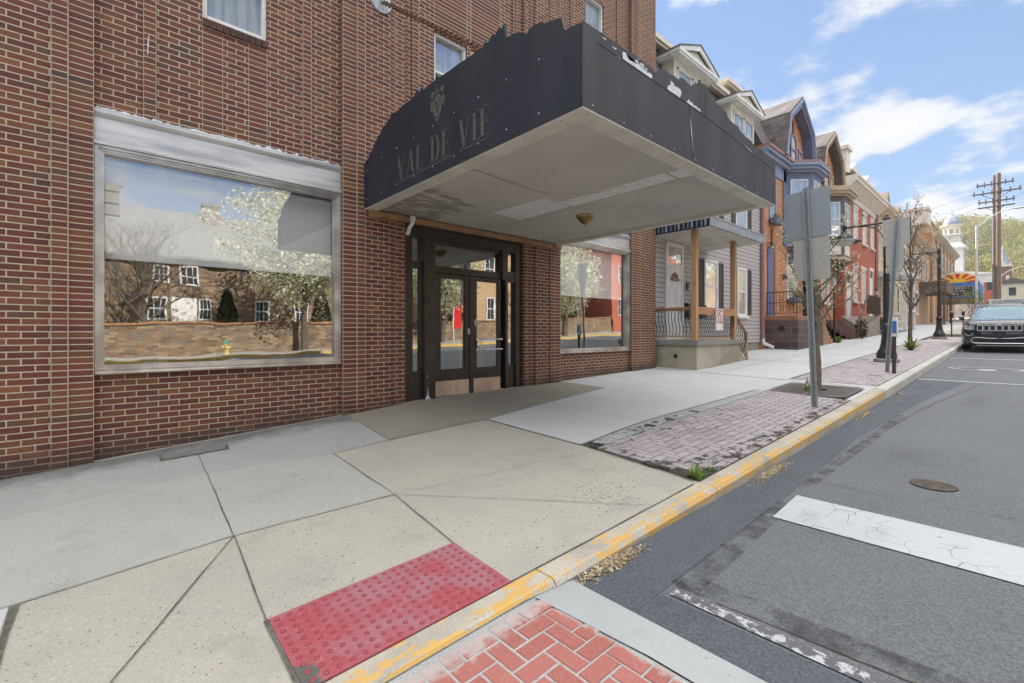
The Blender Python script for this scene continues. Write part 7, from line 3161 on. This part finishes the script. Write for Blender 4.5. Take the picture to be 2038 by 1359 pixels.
# white church with a cupola
ch = empty('white_church', (122, 2.6, 4.0), 'white church tower with open cupola and grey dome behind the theatre', 'church')
def oct_(r, n=8, cx=122.0, cy=2.65, rot=.39):
    return [(cx + r * math.cos(rot + 2 * math.pi * k / n), cy + r * math.sin(rot + 2 * math.pi * k / n)) for k in range(n)]


mb = MB()
mb.box(120, 124, .95, 4.6, 3, 17.4)
mb.box(120.3, 123.7, 1.35, 4.2, 18.0, 19.9)
part(mb, 'tower', M['siding_white'], ch)
mb = MB()
mb.box(119.6, 124.4, .6, 4.95, 17.4, 17.75)
mb.hexa([(119.7, .7, 17.75), (124.3, .7, 17.75), (124.3, 4.85, 17.75), (119.7, 4.85, 17.75), (120.3, 1.35, 18.5), (123.7, 1.35, 18.5), (123.7, 4.2, 18.5), (120.3, 4.2, 18.5)])
mb.box(120.1, 123.9, 1.15, 4.4, 19.9, 20.15)
part(mb, 'ledges', M['white'], ch)
mb = MB()
for x, y_ in oct_(1.15):
    mb.tube([(x, y_, 20.1), (x, y_, 21.7)], .14, 8)
part(mb, 'columns', M['white'], ch, True)
mb = MB()
mb.prism(oct_(1.5), 'z', 21.55, 21.8)
mb.prism(oct_(1.75), 'z', 21.8, 22.0)
part(mb, 'cupola_ring', M['cream'], ch)
mb = MB()
mb.lathe([(1.35, 22.0), (1.28, 22.5), (1.05, 23.1), (.7, 23.6), (.3, 24.0), (.12, 24.25), (.16, 24.4), (.03, 24.6), (.02, 25.6)], (122, 2.65, 0), 16)
part(mb, 'dome', plain('lead_dome', (.28, .30, .36), (.22, .24, .29), 2, .4, .4), ch, True)
# pale and red low buildings closing the view
def block(name, label, x0, x1, y0, y1, z0, z1, wm, roofm=None, rz=0, wins=True):
    h = empty(name, ((x0 + x1) / 2, (y0 + y1) / 2, z0), label, 'building')
    mb = MB()
    mb.box(x0, x1, y0, y1, z0 - 1, z1)
    part(mb, 'wall', wm, h)
    mb = MB()
    if rz:
        mb.prism([(y0 - .4, z1), (y1 + .4, z1), ((y0 + y1) / 2, z1 + rz)], 'x', x0 - .3, x1 + .3)
    else:
        mb.box(x0 - .2, x1 + .2, y0 - .2, y1 + .2, z1, z1 + .25)
    part(mb, 'roof', roofm or M['greybrown'], h)
    if wins:
        mb = MB()
        n = max(1, int((y1 - y0) / 2.2))
        for i in range(n):
            yy = y0 + (i + .5) * (y1 - y0) / n
            for zz in [z0 + 1.4 + 3 * k for k in range(int((z1 - z0 - 1.5) / 3) + 1)]:
                mb.box(x0 - .05, x0, yy - .45, yy + .45, zz, zz + 1.5)
        w_ = part(mb, 'windows', M['pane_dark'], h)
    return h


block('white_building', 'long white building with a low roof under the church tower', 112, 120, -3.6, 6, 3.9, 11.4, M['siding_white'], M['white'], .8, False)
block('red_building', 'low red brick building right of the white one', 105, 111, -3.9, -2.4, 3.8, 9.4, M['brick_red'], M['white'])
block('pale_building', 'pale cream building at the end of the street behind the utility pole', 126, 134, -7.2, -3.2, 3.9, 10.6, M['cream'], M['greybrown'], 1)
block('tan_building', 'tan building partly hidden behind the dark car', 118, 126, -12, -7.6, 3.9, 9.5, M['brick_tan'], M['greybrown'], 1.2)
block('grey_building', 'grey building far down the road beyond the tan one', 150, 160, -22, -13, 3.9, 10.5, M['siding'], M['greybrown'], 2)
block('brick_building_far', 'dark brick building far down the road, past the grey one', 140, 148, -34, -24, 3.9, 12, M['brick_dark'], M['greybrown'], 0)
bpy.data.objects['brick_building_far'].name = 'far_brick_building'
# brick church with a spire
sp = empty('spired_church', (203, -2.3, 6), 'distant red brick church tower with a pointed grey spire', 'church')
mb = MB()
mb.box(201, 205, -4.2, -.5, 3, 21.4)
mb.box(205, 225, -9, 3, 3, 14)
part(mb, 'tower', M['brick_dark'], sp)
mb = MB()
mb.prism([(-4.3, 21.4), (-.4, 21.4), (-.6, 22.2), (-1.4, 21.6), (-2.35, 23.2), (-3.3, 21.6), (-4.1, 22.2)], 'x', 200.9, 201.1)
mb.box(200.8, 205.2, -4.4, -.3, 21.1, 21.5)
part(mb, 'belfry_trim', M['stone_white'], sp)
mb = MB()
mb.lathe([(2.0, 21.5), (1.55, 22.6), (.8, 25.0), (.08, 27.6), (.03, 27.6), (.03, 30.5)], (203, -2.35, 0), 8)
part(mb, 'spire', plain('spire_slate', (.17, .19, .23), (.28, .28, .30), 1, .6), sp)
mb = MB()
for y_ in (-3.35, -1.7):
    mb.box(200.9, 201, y_ - .35, y_ + .35, 11, 18.5)
part(mb, 'louvres', M['stone_white'], sp)

# utility poles with cross arms
up = empty('utility_pole', (60, -4.95, 2.1), 'tall double wooden utility pole with four cross arms', 'utility pole')
wm = plain('pole_wood', (.24, .17, .12), (.15, .11, .085), 4, .9, 0, .3, 30, 5, stretch=(3, 3, .3))
mb = MB()
mb.tube([(60, -5.12, 1.5), (60, -5.16, 15.7)], [.20, .14], 12)
part(mb, 'pole', wm, up, True)
mb = MB()
mb.tube([(60.1, -4.86, 1.5), (60.1, -4.86, 15.6)], [.12, .10], 12)
part(mb, 'brace_pole', plain('pole_wood_grey', (.22, .19, .20), None, 4, .9), up, True)
for z, y0, y1, nn in ((14.78, -3.75, -6.1, 6), (14.02, -3.5, -6.55, 6), (13.22, -3.85, -6.15, 6), (12.74, -3.85, -6.15, 0)):
    mb = MB()
    mb.box(59.8, 59.9, y1, y0, z - .055, z + .055)
    arm = part(mb, 'cross_arm', M['greybrown'], up)
    mb = MB()
    for k in range(nn):
        yy = y0 + (y1 - y0) * (k + .2) / (nn - .6)
        mb.tube([(59.85, yy, z - .22), (59.85, yy, z + .2)], .03, 6)
        mb.tube([(59.85, yy, z + .12), (59.85, yy, z + .26)], .055, 6)
    if nn:
        sub(mb, 'insulators', plain('insulator', (.13, .07, .06), None, 6, .3), arm, True)
mb = MB()
for s in (-1, 1):
    mb.tube([(59.85, -4.95, 13.3), (59.85, -4.95 + s * .95, 13.98)], .025, 5)
    mb.tube([(59.85, -4.95, 12.3), (59.85, -4.95 + s * .6, 12.72)], .025, 5)
part(mb, 'braces', M['greybrown'], up)
mb = MB()
for z, y0, x1, y1, z1 in ((14.2, -3.6, 96, 14, 19), (13.4, -3.9, 96, 12, 18), (12.9, -4.0, 96, 10, 16.6), (14.2, -6.4, 20, -18, 13.5), (13.4, -6.1, 20, -17.5, 12.5)):
    pts = []
    for k in range(13):
        t = k / 12
        pts.append((60 + (x1 - 60) * t, y0 + (y1 - y0) * t, z + (z1 - z) * t - 2.0 * t * (1 - t)))
    mb.tube(pts, .012, 4)
tag(mb.build('overhead_wires', M['black_metal']), 'thin overhead wires running from the utility pole', 'wires')


def cobra(x, y, z, h, arm, label, k=1.0):
    rt = empty('street_light', (x, y, z), label, 'street light', 'pale arm street lights')
    wmt = plain('pale_pole', (.62, .60, .60), (.5, .48, .5), 5, .5)
    mb = MB()
    mb.tube([(x, y, z - .3), (x, y, z + h)], [.10 * k, .07 * k], 10)
    part(mb, 'pole', wmt, rt, True)
    mb = MB()
    mb.tube([(x, y, z + h - .25), (x, y - arm * .35, z + h + .45), (x, y - arm * .7, z + h + .85), (x, y - arm, z + h + .95)], .035 * k, 6)
    part(mb, 'arm', wmt, rt, True)
    mb = MB()
    mb.lathe([(.03, 0), (.10, .12), (.14, .4), (.12, .62), (.03, .72)], (x, 0, 0), 8, axis='y')
    mb.v = [(a, y - arm - b * 1.0, z + h + .95 + (c * .5)) for a, b, c in mb.v]
    part(mb, 'luminaire', M['steel'], rt, True)


cobra(52, -4.15, 1.6, 8.35, 1.9, 'taller pale street light with a long arm beside the utility pole')
cobra(98, -4.4, 3.4, 6.5, 2.2, 'smaller distant pale street light right of the utility pole')

# ---------------------------------------------------------------- wooded hill
def hill_z(x, y):
    t = max(0, min(1, (x - 165) / 190))
    t = t * t * (3 - 2 * t)
    top = 44 + 5 * math.sin(y * .035 + .6) + 3 * math.sin(y * .09)
    return 3.2 + top * t


xs = [165 + 12 * i for i in range(28)]
ys = [-190 + 12 * i for i in range(24)]
sheet('hill', 0, 0, 0, 0, xs, ys, plain('hill_floor', (.13, .13, .05), (.10, .09, .05), .1, .95), 0, hill_z)
hm = [leaf_mat('wood_yellow', (.30, .28, .085), (.25, .25, .08), .12, .5), leaf_mat('wood_green', (.21, .24, .075), (.17, .20, .06), .12, .5), leaf_mat('wood_bare', (.26, .22, .16), (.22, .18, .13), .12, .5), leaf_mat('wood_rust', (.29, .20, .09), (.26, .19, .09), .12, .5)]
mb = MB()
r_ = random.Random(77)
cnt = 0
for i in range(2100):
    x = r_.uniform(190, 380)
    # only the corridor that can be seen past the houses, with a wide margin
    lo, hi = -75, 24
    y_ = r_.uniform(lo, hi)
    if x < 235 and -10 < y_ < 8 and r_.random() < .5:
        continue
    z = hill_z(x, y_)
    hgt = r_.uniform(7, 12)
    rr_ = r_.uniform(2.2, 3.8)
    mi = r_.choice([0, 0, 0, 1, 1, 2, 2, 3]) if r_.random() < .8 else 0
    n = 62
    for _ in range(n):
        d_ = Vector((r_.gauss(0, 1), r_.gauss(0, 1), abs(r_.gauss(0, 1)) * 1.1)).normalized()
        c_ = Vector((x, y_, z + hgt * .45)) + Vector((d_.x * rr_, d_.y * rr_, d_.z * hgt * .5)) * r_.uniform(.55, 1.05)
        leafq(mb, c_, r_.uniform(.28, .62), r_, mi)
    if mi == 2 or r_.random() < .3:
        mb.tube([(x, y_, z - .5), (x, y_, z + hgt * .8)], [.22, .06], 3, mi=2, caps=False)
tag(mb.build('hill_wood', hm), 'yellow-green spring woodland covering the far hill', 'woodland', kind='stuff')
# ================================================================ the other side of the street (seen in the windows)
def oz(x, y):
    return zc(x) - rev(x) + (10.0 * .024) + .13


sheet('far_pavement', 0, 0, 0, 0, [-30 + 3 * i for i in range(45)], [-17.0, -18.5, -21.0, -22.3], M['walk'], 0, oz)
mb = MB()
for i in range(44):
    a = -30 + 3 * i
    z0, z1 = oz(a, 0), oz(a + 3, 0)
    mb.hexa([(a, -17.0, z0 - .3), (a + 2.99, -17.0, z1 - .3), (a + 2.99, -16.86, z1 - .3), (a, -16.86, z0 - .3), (a, -17.0, z0 + .004), (a + 2.99, -17.0, z1 + .004), (a + 2.99, -16.86, z1 + .004), (a, -16.86, z0 + .004)])
struct(mb.build('far_kerb', plain('yellow_kerb', (.62, .40, .08), (.5, .36, .12), 3, .8)))
# rubble retaining wall with a brick coping
rw = empty('retaining_wall', (0, -20.5, .4), 'sandstone rubble wall across the street, seen reflected in the shop window', 'wall')
mb = MB()
mb.hexa([(-24, -21.0, -1), (15, -21.0, .3), (15, -20.5, .3), (-24, -20.5, -1), (-24, -21.0, 1.1), (15, -21.0, 2.1), (15, -20.5, 2.1), (-24, -20.5, 1.1)])
part(mb, 'wall', M['rubble'], rw)
mb = MB()
mb.hexa([(-24, -21.1, 1.1), (15, -21.1, 2.1), (15, -20.42, 2.1), (-24, -20.42, 1.1), (-24, -21.1, 1.22), (15, -21.1, 2.22), (15, -20.42, 2.22), (-24, -20.42, 1.22)])
part(mb, 'coping', M['brick_cap'], rw)


def owin(root, x0, x1, z0, z1, y, n=2):
    """white sash window on a wall facing +y"""
    mb = MB()
    t = .09
    mb.box(x0, x0 + t, y, y + .06, z0, z1)
    mb.box(x1 - t, x1, y, y + .06, z0, z1)
    mb.box(x0 + t, x1 - t, y, y + .06, z0, z0 + t)
    mb.box(x0 + t, x1 - t, y, y + .06, z1 - t, z1)
    mb.box(x0 + t, x1 - t, y, y + .05, (z0 + z1) / 2 - .03, (z0 + z1) / 2 + .03)
    for k in range(1, n + 1):
        xm = x0 + (x1 - x0) * k / (n + 1)
        mb.box(xm - .02, xm + .02, y, y + .04, z0 + t, z1 - t)
    w_ = part(mb, 'window', M['white'], root)
    p = MB()
    p.face([(x0, y + .015, z0), (x1, y + .015, z0), (x1, y + .015, z1), (x0, y + .015, z1)])
    sub(p, 'pane', M['pane_dark'], w_)


sh = empty('stone_house', (3, -27, 1.5), 'stone house with a long grey roof across the street, seen reflected in the shop window', 'house')
mb = MB()
mb.box(-14, 17, -37, -27, 0, 5.9)
mb.prism([(-37, 5.9), (-27, 5.9), (-32, 9.3)], 'x', 16.9, 17)
part(mb, 'wall', M['stone_house'], sh)
mb = MB()
mb.prism([(-26.4, 5.75), (-26.4, 5.9), (-32, 9.7), (-37.6, 5.9), (-37.6, 5.75), (-32, 9.45)], 'x', -14.5, 17.5)
part(mb, 'roof', plain('grey_shingles', (.17, .165, .155), (.13, .13, .125), 2, .9, 0, .3, 20), sh)
mb = MB()
mb.box(5.4, 6.2, -31.6, -30.8, 7, 10.2)
mb.box(5.3, 6.3, -31.7, -30.7, 10.1, 10.35)
part(mb, 'chimney', plain('chimney_stone', (.20, .16, .13), (.15, .12, .1), 4, .9), sh)
for x0, x1, z0, z1 in ((-8, -6.6, 2.3, 3.7), (-3, -1.6, 2.3, 3.7), (1.9, 2.9, 2.1, 3.5), (4.4, 5.2, 2.1, 3.5), (7.5, 8.5, 2.1, 3.5), (10, 11, 2.1, 3.5), (13, 14, 2.1, 3.5), (2.2, 3.1, 4.3, 5.4), (3.6, 4.5, 4.3, 5.4), (9, 10, 4.3, 5.4), (-4, -3, 4.3, 5.4)):
    owin(sh, x0, x1, z0, z1, -27)
mb = MB()
mb.box(3.1, 4.3, -27, -26.9, 1.6, 3.5)
part(mb, 'door', M['white'], sh)


M['brown_wall'] = plain('brown_wall', (.15, .10, .075), (.12, .08, .06), 3, .9)


def brick_house(x0, x1, y0, z0, z1, wm, label, name='brick_house'):
    h = empty(name, ((x0 + x1) / 2, y0, z0), label, 'house', 'houses across the street')
    mb = MB()
    mb.box(x0, x1, y0 - 10, y0, z0 - 1, z1)
    part(mb, 'wall', wm, h)
    mb = MB()
    mb.box(x0 - .1, x1 + .1, y0, y0 + .5, z1 - .3, z1 + .15)
    mb.prism([(y0 + .5, z1 + .15), (y0 - 5, z1 + 2.6), (y0 - 10, z1 + .15)], 'x', x0 - .1, x1 + .1)
    part(mb, 'roof', M['stone_white'], h)
    n = max(2, int((x1 - x0) / 2.6))
    for i in range(n):
        xc = x0 + (i + .5) * (x1 - x0) / n
        for zz in (z0 + 1.3, z0 + 4.6):
            owin(h, xc - .5, xc + .5, zz, zz + 1.9, y0, 1)
    return h


brick_house(19, 29, -22.5, 1.1, 9.0, M['brick_tan'], 'tan brick house across the street, reflected in the entrance doors')
brick_house(31, 37.5, -23.5, 1.5, 8.0, M['brown_wall'], 'dark brown brick house across the street, reflected in the second shop window')
brick_house(39.5, 52, -21.5, 1.9, 10.5, M['brick_red'], 'red brick house with white windows across the street, reflected in the second shop window')
brick_house(54, 70, -22, 2.4, 10, M['brick_tan'], 'long tan house farther along the opposite pavement')


def big_tree(x, y, z, h, r, label, seed, mats, n=17000, s=.085, name='blossom_tree', trunk=.22, group=None):
    rt = empty(name, (x, y, z), label, 'tree', group)
    r_ = random.Random(seed)
    mb = MB()
    mb.tube([(x, y, z - .2), (x + .05, y, z + h * .25), (x, y + .1, z + h * .55), (x, y, z + h * .85)], [trunk, trunk * .75, trunk * .4, .03], 9)
    part(mb, 'trunk', M['bark'], rt, True)
    br_ = MB()
    cl = []
    for k in range(46):
        t = .28 + .66 * (k / 46)
        a = k * 2.39
        L = r * math.sin(math.pi * min(.97, max(.12, (t - .16) * 1.12))) * r_.uniform(.7, 1.1)
        p0 = Vector((x, y, z + h * t * .8))
        p1 = p0 + Vector((math.cos(a) * L, math.sin(a) * L, h * .12 * r_.uniform(.4, 1.4)))
        pm_ = (p0 + p1) / 2 + Vector((0, 0, .25))
        br_.tube([p0, pm_, p1], [.06, .035, .01], 4, caps=False)
        for q in (.35, .55, .75, .95, 1.05):
            cl.append((p0.lerp(p1, q), .30 + .35 * r_.random()))
    part(br_, 'branches', M['bark'], rt, True)
    lf = MB()
    for _ in range(n):
        c_, rr_ = r_.choice(cl)
        d_ = Vector((r_.gauss(0, 1), r_.gauss(0, 1), r_.gauss(0, .8))) * rr_ * .75
        leafq(lf, c_ + d_, s * r_.uniform(.6, 1.4), r_, 0 if r_.random() < .75 else 1)
    part(lf, 'leaves', mats, rt)
    return rt


bm = [M['blossom'], M['yleaf']]
for x, y_, h_, r__, sd_, lab in ((8.3, -19.4, 10.2, 3.9, 1, 'white blossoming pear tree reflected in the first shop window'), (17.4, -19.6, 8.5, 2.7, 2, 'white blossoming pear tree reflected in the entrance doors'), (29.8, -19.4, 8.5, 3.2, 3, 'white blossoming pear tree reflected in the second shop window')):
    big_tree(x, y_, oz(x, 0), h_, r__, lab, sd_, bm, group='blossoming pear trees across the street')
for x, y_, s_, lab in ((5.6, -24.6, 1.0, 'smaller clipped dark conifer before the stone house across the street'), (11.0, -24.5, 1.15, 'larger clipped dark conifer behind the pear tree across the street')):
    rt = empty('conifer', (x, y_, 1.3), lab, 'conifer', 'clipped conifers across the street')
    r_ = random.Random(int(x * 10))
    mb = MB()
    for _ in range(2600):
        t = r_.random()
        a = r_.random() * 6.28
        rr_ = .62 * s_ * (1 - t) ** .55 * r_.uniform(.8, 1.05) * min(1, t * 8 + .6)
        leafq(mb, Vector((x + rr_ * math.cos(a), y_ + rr_ * math.sin(a), 1.4 + t * 2.5 * s_)), .07, r_, 0)
    part(mb, 'foliage', M['bush'], rt)
    mb = MB()
    mb.tube([(x, y_, .9), (x, y_, 3)], .06, 6)
    part(mb, 'trunk', M['bark'], rt)
tree(1.6, -23.4, 1.0, 5.2, 'leafless spreading tree before the stone house across the street', 31, name='bare_tree', trunk_r=.14, spread=2.8, nl=0, fork=.15, nb=22, levels=4, tipn=5)
shrub(-1, -25.6, 1.0, 4, .7, .5, 2500, .09, 'low clipped hedge in front of the stone house', [M['sage'], M['bush']], 'hedge', 5)
# hydrant
hy = empty('fire_hydrant', (4.35, -18.0, oz(4.35, 0)), 'yellow fire hydrant with a green cap across the street', 'hydrant')
z = oz(4.35, 0)
mb = MB()
mb.lathe([(.16, 0), (.16, .05), (.10, .08), (.10, .45), (.14, .47), (.14, .5)], (4.35, -18, z), 14)
part(mb, 'barrel', M['yellow_hyd'], hy, True)
mb = MB()
mb.lathe([(.13, .5), (.12, .58), (.07, .66), (.03, .7), (.03, .74)], (4.35, -18, z), 14)
part(mb, 'cap', M['teal'], hy, True)
mb = MB()
mb.tube([(4.15, -18, z + .36), (4.55, -18, z + .36)], .05, 10)
mb.tube([(4.35, -18, z + .34), (4.35, -17.84, z + .34)], .065, 10)
part(mb, 'nozzles', M['yellow_hyd'], hy, True)
# red banner across the street
rb = empty('red_banner', (17.95, -19.0, .9), 'tall red banner on a white post across the street', 'banner')
mb = MB()
mb.tube([(17.95, -19.0, .6), (17.95, -19.0, 3.6)], .04, 8)
part(mb, 'post', M['white'], rb)
mb = MB()
mb.box(18.0, 18.6, -19.02, -18.99, 1.7, 3.4)
part(mb, 'cloth', M['red'], rb)

gw_ = empty('garden_wall', (27, -21.8, 1.2), 'low rubble garden wall in front of the tan and brown houses across the street', 'wall')
mb = MB()
mb.hexa([(15.2, -21.95, .2), (39.3, -21.95, 1.2), (39.3, -21.5, 1.2), (15.2, -21.5, .2), (15.2, -21.95, 2.0), (39.3, -21.95, 2.9), (39.3, -21.5, 2.9), (15.2, -21.5, 2.0)])
part(mb, 'wall', M['rubble'], gw_)
mb = MB()
mb.hexa([(15.2, -22.0, 2.0), (39.3, -22.0, 2.9), (39.3, -21.42, 2.9), (15.2, -21.42, 2.0), (15.2, -22.0, 2.1), (39.3, -22.0, 3.0), (39.3, -21.42, 3.0), (15.2, -21.42, 2.1)])
part(mb, 'coping', M['brick_cap'], gw_)
for i, (x, lab) in enumerate(((20.5, 'round green shrub behind the garden wall before the tan house across the street'), (34.0, 'round green shrub behind the garden wall before the brown house across the street'))):
    shrub(x, -22.3, 2.0 + i * .5, .9, .5, .7, 1200, .07, lab, [M['sage'], M['bush']], seed=11 + i)

# traffic signal on a mast across the street
ts = empty('traffic_signal', (-2.2, -17.6, .1), 'grey backed traffic signal on a mast arm across the street', 'traffic signal')
mb = MB()
mb.tube([(-2.2, -17.6, 0), (-2.2, -17.6, 6.6)], [.13, .09], 10)
mb.tube([(-2.2, -17.6, 6.4), (.6, -14.6, 6.7)], .05, 8)
part(mb, 'mast', M['steel'], ts, True)
mb = MB()
for k in range(3):
    z = 5.55 + .4 * k
    mb.box(.02, .5, -14.5, -14.25, z, z + .35)
    mb.box(-.06, .02, -14.5, -14.25, z, z + .36)
part(mb, 'signal_head', plain('signal_grey', (.16, .15, .14), None, 5, .6), ts)
# ================================================================ air
hzm = bpy.data.materials.new('haze')
hzm.use_nodes = True
hn = NT(hzm.node_tree)
hn.n.clear()
ho = hn.node('ShaderNodeOutputMaterial')
pvn = hn.node('ShaderNodeVolumePrincipled')
pvn.inputs['Color'].default_value = (.86, .90, .97, 1)
pvn.inputs['Density'].default_value = .0004
pvn.inputs['Anisotropy'].default_value = .2
hn.l.new(pvn.outputs[0], ho.inputs['Volume'])
mb = MB()
mb.box(-120, 620, -420, 320, -12, 75)
hz_ = mb.build('haze', hzm)
tag(hz_, 'thin pale air between the viewer and the far hill', 'haze', kind='stuff')
